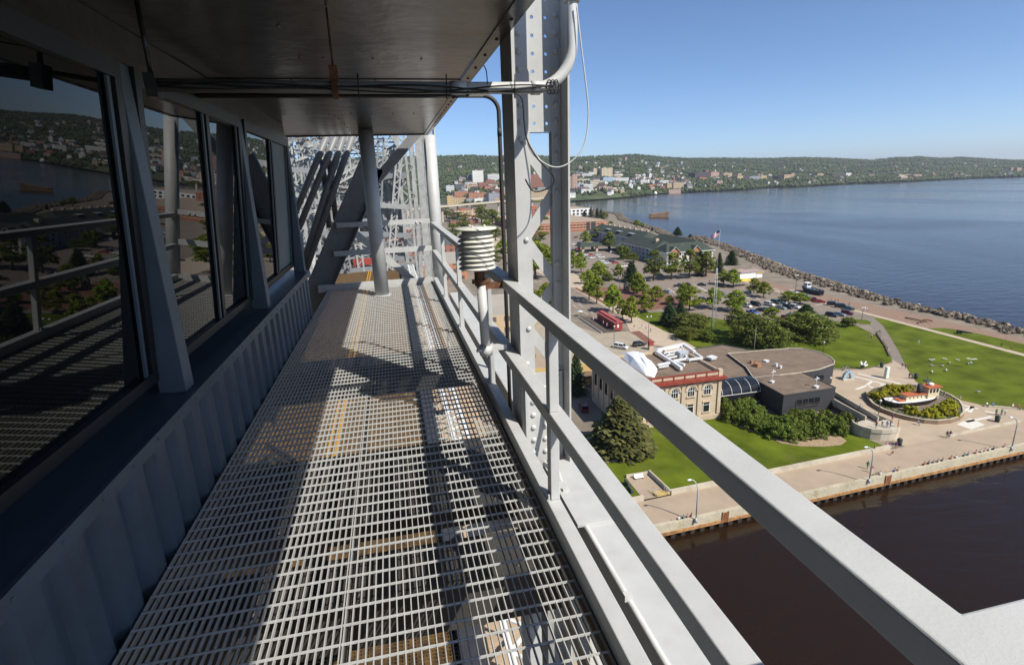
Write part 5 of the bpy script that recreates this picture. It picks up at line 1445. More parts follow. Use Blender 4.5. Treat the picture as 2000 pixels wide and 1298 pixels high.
# ================================================================== trees and shrubs
def leafmat(name, dark, light, hue=.012, rand=.2, trans=.32):
    Mt = bpy.data.materials.new(name); Mt.use_nodes = True
    t = Mt.node_tree; b = t.nodes['Principled BSDF']; out = t.nodes['Material Output']
    b.inputs['Roughness'].default_value = .65; b.inputs['Specular IOR Level'].default_value = .25
    g = t.nodes.new('ShaderNodeNewGeometry')
    rp = t.nodes.new('ShaderNodeValToRGB'); rp.color_ramp.elements[0].color = (*dark, 1); rp.color_ramp.elements[1].color = (*light, 1)
    t.links.new(g.outputs['Random Per Island'], rp.inputs[0])
    oi = t.nodes.new('ShaderNodeObjectInfo'); hs = t.nodes.new('ShaderNodeHueSaturation')
    mr = t.nodes.new('ShaderNodeMapRange'); mr.inputs[3].default_value = 1 - rand; mr.inputs[4].default_value = 1 + rand
    mh = t.nodes.new('ShaderNodeMapRange'); mh.inputs[3].default_value = .5 - hue; mh.inputs[4].default_value = .5 + hue
    t.links.new(oi.outputs['Random'], mr.inputs[0]); t.links.new(mr.outputs[0], hs.inputs['Value'])
    t.links.new(oi.outputs['Random'], mh.inputs[0]); t.links.new(mh.outputs[0], hs.inputs['Hue'])
    t.links.new(rp.outputs[0], hs.inputs['Color']); t.links.new(hs.outputs[0], b.inputs['Base Color'])
    tr = t.nodes.new('ShaderNodeBsdfTranslucent'); mx = t.nodes.new('ShaderNodeMixShader'); mx.inputs[0].default_value = trans
    t.links.new(hs.outputs[0], tr.inputs[0]); t.links.new(b.outputs[0], mx.inputs[1]); t.links.new(tr.outputs[0], mx.inputs[2]); t.links.new(mx.outputs[0], out.inputs[0])
    return Mt
LM = {'maple': leafmat('maple_leaves', (.11, .16, .011), (.28, .325, .024)),
      'dull': leafmat('dull_green_leaves', (.085, .112, .015), (.20, .225, .034)),
      'spruce': leafmat('spruce_needles', (.018, .036, .014), (.06, .088, .028), .01, .15, .1),
      'oldspruce': leafmat('old_spruce_needles', (.035, .038, .012), (.14, .13, .04), .01, .1, .1),
      'gold': leafmat('yellow_green_leaves', (.26, .25, .012), (.50, .44, .03), .015, .15),
      'willow': leafmat('willow_leaves', (.082, .102, .016), (.18, .20, .034)),
      'bush': leafmat('bush_leaves', (.075, .115, .013), (.18, .22, .03))}
M['bark'] = mat('grey_brown_bark', (.10, .075, .055), .95, .25, 4)

def leaf_cloud(rng, clumps, per, size, flat=.35, stretch=1.0):
    """small leaf faces gathered in clumps through the crown; returns verts and faces"""
    vs = []; fs = []
    for (c, r) in clumps:
        for _ in range(per):
            d = Vector((rng.gauss(0, 1), rng.gauss(0, 1), rng.gauss(0, 1))).normalized()
            rad = r * rng.random() ** .4
            p = Vector(c) + Vector((d.x * rad, d.y * rad, d.z * rad * .75 * stretch))
            n = (d + Vector((rng.uniform(-1, 1), rng.uniform(-1, 1), rng.uniform(-.4, 1.5))) * .45).normalized()
            u = n.orthogonal().normalized(); v = n.cross(u)
            a = rng.uniform(0, 6.28); u, v = u * math.cos(a) + v * math.sin(a), v * math.cos(a) - u * math.sin(a)
            s = size * rng.uniform(.6, 1.3)
            k = len(vs)
            vs += [tuple(p - u * s * .5), tuple(p + v * s * .38 + u * s * .1), tuple(p + u * s * .6), tuple(p - v * s * .38 + u * s * .1)]
            fs.append((k, k + 1, k + 2, k + 3))
    return vs, fs
def tree_proto(kind, seed, H=9.0, W=6.0, lean=None):
    rng = random.Random(seed)
    vs = []; limbs = []
    base = H * (.22 if kind in ('maple', 'dull') else .06)
    clumps = []
    n = {'maple': 70, 'dull': 80, 'willow': 95, 'bush': 46, 'gold': 30}[kind]
    for i in range(n):
        u = rng.random()
        z = base + (H - base) * (.06 + .9 * u)
        if kind in ('maple', 'dull'): prof = math.sin(PI * (.16 + .84 * u) ** .82) ** .75 if u < .98 else .1
        elif kind == 'willow': prof = math.sqrt(max(0, 1 - (u - .25) ** 2 / .62))
        else: prof = math.sqrt(max(0, 1 - (u * .95) ** 2))
        a = rng.uniform(0, 2 * PI); rr = W / 2 * prof * (rng.random() ** .45) * rng.uniform(.72, 1.05)
        c = (rr * math.cos(a), rr * math.sin(a), z)
        clumps.append((c, W * rng.uniform(.09, .16)))
    per = {'maple': 44, 'dull': 36, 'willow': 40, 'bush': 44, 'gold': 46}[kind]
    lv, lf = leaf_cloud(rng, clumps, per, W * ({'willow': .052, 'gold': .10, 'bush': .075}.get(kind, .070)))
    b = MB(); b.add(lv, lf)
    t = thing(kind + '_tree', 'x', 'tree')
    crown = b.obj('crown', LM[kind], t, True)
    b = MB()
    r0 = H * .018
    if kind in ('maple', 'dull', 'willow'):
        b.tube([(0, 0, -.3), (.03 * H * .1, 0, base), (0, .05, H * .5), (0, 0, H * .85)], [r0 * 1.3, r0, r0 * .6, r0 * .15], 7)
        for (c, r) in clumps[::4]:
            z0 = base + (c[2] - base) * .45
            b.tube([(0, 0, z0), (c[0] * .5, c[1] * .5, (z0 + c[2]) / 2 + .2), c], [r0 * .4, r0 * .25, r0 * .08], 4)
    else:
        for (c, r) in clumps[::3]: b.tube([(0, 0, -.2), (c[0] * .5, c[1] * .5, c[2] * .6), c], [r0 * .6, r0 * .4, r0 * .1], 4)
    b.obj('trunk' if kind not in ('bush', 'gold') else 'stems', M['bark'], t, True)
    t['H'] = H; t['W'] = W
    return t
def spruce_proto(kind, seed, H=12.0, W=6.0, dense=1.0):
    rng = random.Random(seed)
    b = MB(); vs = []; fs = []
    t = thing('spruce_tree', 'x', 'tree')
    br = MB(); br.tube([(0, 0, -.3), (0, 0, H * .5), (0, 0, H)], [H * .018, H * .011, .02], 7)
    levels = int(24 * dense)
    for l in range(levels):
        u = l / (levels - 1); z = H * (.04 + .95 * u ** .9)
        L = W / 2 * (1 - u) ** .8 * rng.uniform(.85, 1.1) + .15
        nb = int((13 - 7 * u) * dense)
        for k in range(nb):
            a = 2 * PI * (k + rng.random() * .7) / nb + l * 1.3
            d = Vector((math.cos(a), math.sin(a), 0)); s = Vector((-math.sin(a), math.cos(a), 0))
            Lb_ = L * rng.uniform(.75, 1.12)
            if k % 3 == 0: br.tube([(0, 0, z), tuple(d * Lb_ + Vector((0, 0, z - .22 * Lb_)))], [.05, .02], 3)
            m_ = int(8 * dense)
            for j in range(m_):
                q = (j + .6) / m_
                p = d * (Lb_ * q) + Vector((0, 0, z - .30 * Lb_ * q + .12 * Lb_ * q * q + rng.uniform(-.06, .06)))
                for side in (-1, 1):
                    w = (.42 + .12 * rng.random()) * (1.15 - .55 * q) * W / 6
                    e = p + s * (side * w) + d * (w * .55) + Vector((0, 0, -.32 * w - rng.random() * .15))
                    c_ = d * (.16 * W / 6)
                    i = len(vs)
                    vs += [tuple(p - c_), tuple(e - c_ * .4), tuple(e + c_ * .6 + Vector((0, 0, -.05))), tuple(p + c_)]
                    fs.append((i, i + 1, i + 2, i + 3))
    b.add(vs, fs); b.obj('crown', LM[kind], t, True); br.obj('trunk', M['bark'], t, True)
    t['H'] = H; t['W'] = W
    return t
PT = {'maple': [tree_proto('maple', s) for s in (1, 2, 3)], 'dull': [tree_proto('dull', s, 11, 6.5) for s in (4, 5)], 'willow': [tree_proto('willow', s, 8, 9) for s in (6, 7)],
      'bush': [tree_proto('bush', s, 2.6, 4.2) for s in (8, 9)], 'gold': [tree_proto('gold', s, 1.2, 2.2) for s in (10, 11)], 'spruce': [spruce_proto('spruce', s, 10, 5.5) for s in (12, 13)], 'oldspruce': [spruce_proto('oldspruce', 14, 12.4, 10.5, 1.5)]}
CATN = {'maple': 'maple_tree', 'dull': 'broadleaf_tree', 'willow': 'willow_tree', 'bush': 'shrub', 'gold': 'golden_shrub', 'spruce': 'spruce_tree', 'oldspruce': 'spruce_tree'}
_first = {}
rngt = random.Random(77)
def plant(kind, x, y, h, w, label, group=None, z=0.0):
    p = rngt.choice(PT[kind])
    s = (w / p['W'], w / p['W'], h / p['H'])
    if p.name not in _first:
        _first[p.name] = 1
        _kid_cache[p.name] = [(c, []) for c in kids(p)]
        r = p; r.location = (x, y, z); r.rotation_euler = (0, 0, rngt.uniform(0, 6)); r.scale = s
        r['label'] = label
    else:
        r = dup(p, (x, y, z), rngt.uniform(0, 6), label, None, s)
    r.name = CATN[kind]
    if group: r['group'] = group
    elif 'group' in r: del r['group']
    r['category'] = 'shrub' if kind in ('bush', 'gold') else 'tree'
    return r
def tree(s, x, y, top, w, kind, label, group=None):
    p = ll(s, x, y)
    h = max(1.0, hgt(p[0], p[1], px(s, x, top)[1]))
    d = math.sqrt(p[0] ** 2 + p[1] ** 2 + EZ ** 2)
    plant(kind, p[0], p[1], h * (1.0 if 'spruce' in kind else 1.12), w * ZN[s][2] * d / _f * 1.3, label, group)
TREES = [
 ('K', 480, 330, -120, 430, 'oldspruce', 'big drooping spruce in the round mulch bed beside the museum'),
 ('I', 110, 905, 560, 170, 'spruce', 'dark tree left of the museum behind the lattice column'),
 ('D', 350, 225, -230, 230, 'maple', 'left maple of the pair on the street corner above the red kiosk'),
 ('D', 480, 285, -140, 220, 'maple', 'right maple of the pair on the street corner above the red kiosk'),
 ('D', 690, 400, 60, 170, 'maple', 'slim maple just left behind the tall sidewalk maple'),
 ('D', 755, 440, 5, 250, 'maple', 'tall maple on the sidewalk behind the middle of the red kiosk'),
 ('D', 915, 545, 245, 190, 'maple', 'smaller maple on the sidewalk behind the near end of the kiosk'),
 ('D', 1065, 605, 210, 240, 'maple', 'maple on the sidewalk at the near end of the red kiosk'),
 ('D', 1290, 430, 165, 250, 'maple', 'round maple behind the twin lamp post'),
 ('A', 1165, 1330, 1010, 240, 'maple', 'bright tall maple right of the dark pavilion'),
 ('D', 1290, 175, -30, 200, 'maple', 'bright maple among the group right of the dark pavilion'),
 ('D', 1475, 245, 10, 230, 'maple', 'rightmost bright maple of the group by the dark pavilion'),
 ('D', 1150, 120, -40, 150, 'maple', 'lower maple beside the dark pavilion'),
 ('D', 1700, 640, 290, 320, 'spruce', 'broad dark spruce on the street lawn, left of its smaller neighbour'),
 ('D', 1890, 570, 250, 220, 'spruce', 'smaller dark spruce on the street lawn beside the broad one'),
 ('D', 1710, 300, 160, 150, 'maple', 'small maple crown above the broad dark spruce'),
 ('E', 300, 400, 60, 210, 'maple', 'tall left crown of the bright maple pair in the car park edge'),
 ('E', 400, 490, 115, 320, 'maple', 'wide right crown of the bright maple pair in the car park edge'),
 ('E', 800, 450, 140, 280, 'maple', 'maple directly behind the lattice mast'),
 ('E', 910, 695, 400, 330, 'dull', 'dull green tree on a bare trunk right of the lattice mast'),
 ('E', 1180, 500, 180, 300, 'maple', 'pointed maple at the near edge of the big car park'),
 ('E', 430, 830, 560, 480, 'willow', 'rounded pale green tree left of the mast foot'),
 ('E', 350, 960, 780, 330, 'willow', 'low spreading shrubby tree by the street left of the mast'),
 ('E', 620, 930, 700, 260, 'bush', 'shrub mass right beside the mast foot'),
 ('E', 690, 1000, 850, 220, 'bush', 'bright shrub at the straw coloured lawn edge below the mast'),
 ('E', 1190, 900, 480, 320, 'dull', 'tall green tree between mast and annex roof'),
 ('E', 1400, 1060, 600, 520, 'willow', 'big bushy willow behind the annex roof with a thin pole before it'),
 ('E', 1640, 1110, 680, 420, 'willow', 'bushy willow right of the thin pole behind the annex'),
 ('E', 1880, 1130, 800, 380, 'willow', 'lower bushy willow behind the curved hall'),
 ('C', 1150, 1080, 810, 320, 'spruce', 'dark pointed spruce at the near edge of the car park'),
 ('C', 820, 1330, 1060, 420, 'willow', 'wide willow on the lawn, left half of the large dark clump'),
 ('C', 1180, 1400, 1010, 640, 'willow', 'largest dark willow clump on the lawn right of the annex'),
 ('C', 1430, 1330, 1130, 330, 'willow', 'right end of the dark willow clump on the lawn'),
 ('E', 1780, 650, 450, 230, 'maple', 'small lollipop maple on the island beside the red truck'),
 ('C', 860, 800, 610, 220, 'maple', 'left maple of the pair on the island near the blue boat'),
 ('C', 1060, 815, 640, 220, 'maple', 'right maple of the pair on the island near the blue boat'),
 ('C', 275, 640, 400, 190, 'maple', 'left maple of the pair on the island by the yellow canopy'),
 ('C', 440, 700, 460, 200, 'maple', 'right maple of the pair on the island by the yellow canopy'),
 ('C', 1870, 1190, 1060, 190, 'bush', 'round dark shrub alone on the left lawn'),
 ('J', 700, 322, 290, 28, 'bush', 'tiny round shrub at the lawn tip by the three globe lamp'),
 ('B', 980, 1000, 790, 200, 'maple', 'left maple of the pair on the island with the dark cars'),
 ('B', 1140, 1030, 770, 230, 'maple', 'right maple of the pair on the island with the dark cars'),
 ('A', 80, 890, 640, 190, 'maple', 'dark maple at the left edge of the hotel car park by the column'),
 ('A', 215, 975, 660, 200, 'maple', 'dark maple beside the twin lamp at the hotel car park corner'),
 ('A', 510, 1085, 815, 270, 'maple', 'bright maple at the corner of the hotel car park'),
 ('A', 260, 1160, 980, 150, 'maple', 'yellowish maple crown behind the street corner pair'),
 ('A', 840, 1090, 850, 160, 'maple', 'small maple before the white truck at the hotel car park'),
 ('A', 660, 1110, 1000, 170, 'bush', 'bright shrub bed at the brick square edge of the hotel car park'),
 ('A', 1060, 1125, 780, 280, 'spruce', 'leftmost dark spruce in the tree row before the hotel'),
 ('A', 1295, 1135, 670, 290, 'dull', 'first broadleaf tree of the row before the hotel, from the street'),
 ('A', 1440, 1110, 640, 290, 'dull', 'second broadleaf tree of the row before the hotel, from the street'),
 ('A', 1740, 1085, 680, 290, 'dull', 'third broadleaf tree of the row before the hotel, from the street'),
 ('B', 395, 890, 450, 260, 'dull', 'fourth broadleaf tree of the row, before the hotel gables'),
 ('B', 570, 850, 420, 160, 'spruce', 'slim spruce between broadleaf trees before the hotel corner'),
 ('B', 680, 860, 480, 270, 'dull', 'last broadleaf tree of the row, before the mast'),
 ('B', 560, 860, 560, 200, 'dull', 'low broadleaf tree in front of the slim hotel spruce'),
 ('B', 895, 800, 455, 150, 'spruce', 'tall narrow spruce right behind the mast top'),
 ('B', 1110, 665, 420, 200, 'spruce', 'rounded dark evergreen beside the lake path'),
 ('A', 290, 500, 290, 160, 'maple', 'light green tree among parked cars near the entrance canopy'),
 ('A', 480, 430, 240, 210, 'dull', 'brownish green tree behind the entrance canopy'),
 ('A', 690, 600, 320, 200, 'dull', 'tall airy tree right of the entrance canopy'),
 ('A', 930, 745, 545, 230, 'bush', 'round bush mass by the hotel entrance drive'),
 ('A', 1120, 660, 545, 120, 'dull', 'small dark tree against the blue grey hotel wall'),
 ('A', 1100, 790, 650, 170, 'dull', 'yellowish tree behind the leftmost row spruce'),
 ('A', 1500, 660, 400, 60, 'spruce', 'thin dark spruce at the hotel corner by the timber gable'),
 ('A', 1150, 205, 90, 100, 'maple', 'light tree on the shore behind the long hotel roof'),
 ('A', 1240, 210, 135, 80, 'maple', 'small light tree on the shore behind the hotel roof'),
 ('A', 1415, 270, 190, 50, 'spruce', 'small spruce tip behind the hotel roof ridge'),
 ('B', 200, 170, 25, 150, 'spruce', 'dark pine standing behind the hotel east wing'),
 ('B', 415, 225, 150, 90, 'spruce', 'small pine behind the hotel east wing by the shore'),
 ('G', 180, 530, 480, 45, 'spruce', 'first small conifer of the row by the bay promenade'),
 ('G', 235, 535, 450, 50, 'spruce', 'second small conifer of the row by the bay promenade'),
 ('G', 285, 540, 458, 45, 'spruce', 'third small conifer of the row by the bay promenade'),
 ('G', 318, 545, 468, 45, 'spruce', 'fourth small conifer of the row by the bay promenade'),
 ('G', 345, 575, 500, 60, 'dull', 'low tree at the end of the conifer row by the bay'),
 ('G', 400, 600, 572, 40, 'maple', 'small bush at the far tip of the hotel roof'),
 ('P', 1010, 560, 505, 50, 'maple', 'green street tree seen between column and conduit'),
 ('P', 1046, 545, 478, 60, 'maple', 'bright street tree seen inside the lattice column'),
 ('P', 1068, 620, 560, 40, 'maple', 'dark street tree seen inside the lattice column lower down'),
 ('P', 1040, 480, 440, 50, 'dull', 'street tree behind the upper lacing of the column'),
 ('P', 962, 442, 412, 30, 'dull', 'light street tree above the weather shield'),
 ('P', 941, 436, 405, 28, 'dull', 'green street tree beside the tan building above the weather shield'),
 ('P', 895, 432, 416, 40, 'dull', 'round tree before the tan building left of the weather shield'),
 ('P', 885, 470, 440, 26, 'dull', 'tree by the corner pole left of the weather shield'),
 ('P', 1030, 735, 690, 36, 'bush', 'dark shrub by the yellow kerb under the railing'),
 ('P', 872, 425, 405, 24, 'dull', 'tree by the far corner pole, uppermost of two'), ('P', 905, 448, 428, 26, 'dull', 'tree just left above the weather shield top plate'), ('P', 952, 462, 434, 26, 'maple', 'street tree directly right above the weather shield'), ('P', 968, 470, 446, 22, 'dull', 'small street tree left of the dark conduit'), ('P', 935, 408, 394, 24, 'dull', 'tree at the expressway above the weather shield'), ('P', 912, 405, 394, 22, 'dull', 'low tree below the expressway left of the tan hall'), ('P', 985, 505, 470, 30, 'maple', 'street tree right of the dark conduit'), ('P', 962, 520, 490, 26, 'dull', 'tree behind the weather shield neck'), ('P', 1035, 600, 565, 36, 'dull', 'street tree low inside the lattice column'), ('P', 1060, 445, 425, 40, 'dull', 'tree at the brick hotel inside the lattice column'), ('P', 1022, 425, 408, 26, 'dull', 'tree left of the brick hotel in the lattice column'), ('P', 1060, 510, 480, 40, 'maple', 'leafy tree behind the middle lacing of the column'), ('P', 1080, 400, 388, 24, 'dull', 'tree at the bay corner left of the white shore wall'),
 ('P', 690, 470, 440, 30, 'dull', 'street tree seen through the dark tube braces'),
 ('P', 580, 360, 320, 40, 'dull', 'tree beyond the tower left of the tube braces'),
]
for r in TREES: tree(*r)
rngb = random.Random(3)
BUSH = [(1395, 1040, 85), (1440, 960, 105), (1500, 1010, 100), (1560, 1060, 110), (1620, 1080, 105), (1690, 1110, 100), (1750, 1130, 100), (1850, 1160, 110), (1920, 1130, 105), (1980, 1180, 110), (1475, 1070, 80), (1800, 1190, 90), (1420, 1090, 110), (1520, 1120, 115), (1600, 1150, 120), (1680, 1180, 120), (1760, 1215, 120), (1840, 1235, 120), (1930, 1245, 120), (1370, 1000, 90), (1560, 1000, 100), (1640, 1040, 100)]
for k, (x, y, w) in enumerate(BUSH):
    p = ll('I', x, y + 40); plant('bush', p[0], p[1], rngb.uniform(2.3, 3.6), w * .23 * 140 / _f * 1.5, 'leafy green shrub in the mulch bed along the dark annex wall', 'shrubs along the annex')
for k, (x, y, w) in enumerate(((60, 1110, 110), (120, 1150, 110), (40, 1200, 100), (170, 1080, 100), (230, 1150, 120), (300, 1100, 110), (330, 1190, 110), (400, 1160, 100), (430, 1220, 90), (250, 1240, 100), (120, 1250, 90), (470, 1130, 90))):
    p = ll('J', x, y + 30); plant('bush', p[0], p[1], rngb.uniform(2.2, 3.4), w * .23 * 140 / _f * 1.45, 'leafy green shrub in the mulch bed between annex and lookout', 'shrubs beside the lookout')
GOLD = [(735, 900), (770, 880), (800, 895), (835, 870), (870, 865), (905, 880), (940, 865), (975, 880), (1010, 870), (745, 940), (785, 930), (825, 925), (860, 935), (900, 920), (800, 965), (1000, 1040), (1060, 1065), (1150, 1085), (1180, 1060), (1240, 1085), (1230, 1045), (1310, 1075), (1300, 1040), (1375, 1075), (1390, 1040), (1340, 985), (1385, 1005), (1320, 1010), (1270, 1050), (710, 920)]
for k, (x, y) in enumerate(GOLD):
    p = ll('J', x, y + 8, .85); plant('gold', p[0], p[1], rngb.uniform(1.3, 1.9), rngb.uniform(2.3, 3.1), 'rounded yellow green bush planted round the tug boat', 'yellow green bushes in the planter', .85)
b = MB(); rg = random.Random(8)
ctr = cx_
cl = []
for i in range(len(pl)):
    for u in (0, .33, .66):
        p, q = pl[i], pl[(i + 1) % len(pl)]
        x, y = p[0] + (q[0] - p[0]) * u, p[1] + (q[1] - p[1]) * u
        for k in (.93, .84): cl.append(((ctr[0] + (x - ctr[0]) * k, ctr[1] + (y - ctr[1]) * k, 1.0), .55))
lv, lf = leaf_cloud(rg, cl, 16, .3); b.add(lv, lf)
o = b.obj('ground_cover', LM['bush']); o['kind'] = 'stuff'
# ================================================================== cars
def carpaint(name, c, metal=0.3):
    q = mat('car_paint_' + name, c, .28, .03, 2, metal=metal); q.node_tree.nodes['Principled BSDF'].inputs['Coat Weight'].default_value = .6
    return q
CP = {'white': carpaint('white', (.72, .72, .70), 0), 'silver': carpaint('silver', (.45, .48, .50), .6), 'red': carpaint('red', (.38, .02, .02), .1), 'maroon': carpaint('maroon', (.16, .012, .025), .2), 'black': carpaint('black', (.012, .013, .016), .1),
      'navy': carpaint('navy', (.018, .026, .05), .3), 'grey': carpaint('grey', (.12, .13, .14), .4), 'paleblue': carpaint('pale_blue', (.30, .38, .44), .4), 'teal': carpaint('teal', (.03, .10, .10), .3), 'tan': carpaint('tan', (.40, .34, .24), .4), 'blue': carpaint('blue', (.02, .10, .34), .2), 'yellow': carpaint('yellow', (.6, .38, .02), 0)}
M['tyre'] = mat('black_tyre', (.015, .015, .015), .85, .1, 3)
M['rim'] = mat('wheel_rim', (.38, .38, .38), .35, .05, 3, metal=.7)
M['lampglass'] = mat('lamp_glass', (.6, .6, .58), .15, .03, 3)
M['taillight'] = mat('tail_light', (.3, .01, .01), .25, .03, 3)
SPEC = {  # length, width, profile of the lower body (x, z), greenhouse (x0, x1 at belt; x0, x1 at roof; belt z, roof z)
 'sedan': (4.7, 1.78, [(-2.35, .32), (-2.33, .72), (-2.2, .92), (-1.5, .98), (1.0, .96), (2.1, .80), (2.33, .62), (2.35, .32)], (-1.75, 1.15, -1.15, .35, .97, 1.44)),
 'suv': (4.7, 1.86, [(-2.35, .38), (-2.34, .85), (-2.28, 1.06), (-1.5, 1.10), (1.1, 1.08), (2.15, .98), (2.34, .78), (2.35, .38)], (-2.2, 1.2, -1.95, .55, 1.09, 1.76)),
 'van': (5.0, 1.92, [(-2.5, .36), (-2.49, .9), (-2.46, 1.1), (-1.5, 1.12), (1.5, 1.08), (2.35, .92), (2.48, .7), (2.5, .36)], (-2.4, 1.7, -2.25, .95, 1.11, 1.86)),
 'pickup': (5.4, 1.92, [(-2.7, .42), (-2.69, 1.02), (-2.66, 1.08), (-.6, 1.08), (1.3, 1.08), (2.5, 1.0), (2.68, .8), (2.7, .42)], (-.7, 1.35, -.45, .7, 1.09, 1.80))}
def car_proto(kind):
    L, W, prof, (b0, b1, r0, r1, zb, zr) = SPEC[kind]
    t = thing('parked_car', 'x', 'car')
    b = MB(); hw = W / 2; n = len(prof)
    vs = []
    for (s, k_) in ((-1, .93), (-1, 1.0), (1, 1.0), (1, .93)):
        for (x, z) in prof:
            inner = k_ < 1
            vs.append((x * (.985 if inner else 1), s * hw * k_, z + (.05 if inner and z > .6 else 0)) if inner else (x, s * hw, z - (.03 if z > .6 else 0)))
    fs = []
    for j in range(3):
        for i in range(n - 1): fs.append((j * n + i, j * n + i + 1, (j + 1) * n + i + 1, (j + 1) * n + i))
    fs.append(tuple(range(n))[::-1]); fs.append(tuple(3 * n + i for i in range(n)))
    fs.append((0, n, 2 * n, 3 * n)); fs.append((n - 1, 4 * n - 1, 3 * n - 1, 2 * n - 1))
    b.add(vs, fs)
    wr = hw * .78; wb = hw * .92
    b.add([(r0 - .04, -wr, zr), (r1 + .04, -wr, zr), (r1 + .04, wr, zr), (r0 - .04, wr, zr), (r0 + .1, -wr * .9, zr + .06), (r1 - .1, -wr * .9, zr + .06), (r1 - .1, wr * .9, zr + .06), (r0 + .1, wr * .9, zr + .06)], [(4, 5, 6, 7), (0, 1, 5, 4), (1, 2, 6, 5), (2, 3, 7, 6), (3, 0, 4, 7)])
    for s in (-1, 1):
        for (x, xr) in ((b0, r0), (b1, r1), ((b0 + b1) / 2 - .1, (r0 + r1) / 2)): b.bar((x, s * wb, zb), (xr, s * wr, zr), .09, .05)
        b.box(b1 - .55, b1 - .3, s * hw - .02 if s > 0 else -hw - .2, hw + .2 if s > 0 else s * hw + .02, zb, zb + .15)
    bd = b.obj('body', CP['white'], t, True)
    b = MB(); b.add([(b0, -wb + .02, zb), (b1, -wb + .02, zb), (b1, wb - .02, zb), (b0, wb - .02, zb), (r0, -wr + .01, zr), (r1, -wr + .01, zr), (r1, wr - .01, zr), (r0, wr - .01, zr)], [(0, 1, 5, 4), (1, 2, 6, 5), (2, 3, 7, 6), (3, 0, 4, 7)])
    b.obj('windows', M['darkglass'], t, True)
    for x in (-L * .30, L * .31):
        for s in (-1, 1):
            b = MB(); b.tube([(x, s * (hw - .22), .33), (x, s * (hw + .01), .33)], .33, 14); b.cur = 1; b.tube([(x, s * (hw + .012), .33), (x, s * (hw + .02), .33)], .2, 10); b.obj('wheel', [M['tyre'], M['rim']], t, True)
    for s in (-1, 1):
        b = MB(); b.box(L / 2 - .06, L / 2 + .012, s * hw * .72 - .2, s * hw * .72 + .2, .62, .74); b.obj('headlight', M['lampglass'], t, True)
        b = MB(); b.box(-L / 2 - .012, -L / 2 + .06, s * hw * .78 - .14, s * hw * .78 + .14, .70, .86); b.obj('tail_light', M['taillight'], t, True)
    return t
CARP = {k: car_proto(k) for k in SPEC}
_used = set()
def car(s, x, y, ang, kind, colr, label, group, cat='car'):
    p = ll(s, x, y)
    r = CARP[kind]
    if kind not in _used:
        _used.add(kind); _kid_cache[r.name] = [(c, []) for c in kids(r)]
        r.location = (p[0], p[1], .04); r.rotation_euler = (0, 0, math.radians(ang)); r['label'] = label; r['group'] = group
        for c in kids(r):
            if c.name.startswith('body'): c.material_slots[0].link = 'OBJECT'; c.material_slots[0].material = CP[colr]
    else:
        r = dup(r, (p[0], p[1], .04), math.radians(ang), label, group, None, {'body': CP[colr]})
    r['category'] = cat
G1, G2, G3 = 'cars in the lakefront car park', 'cars in the hotel car park', 'cars on the forecourt and street'
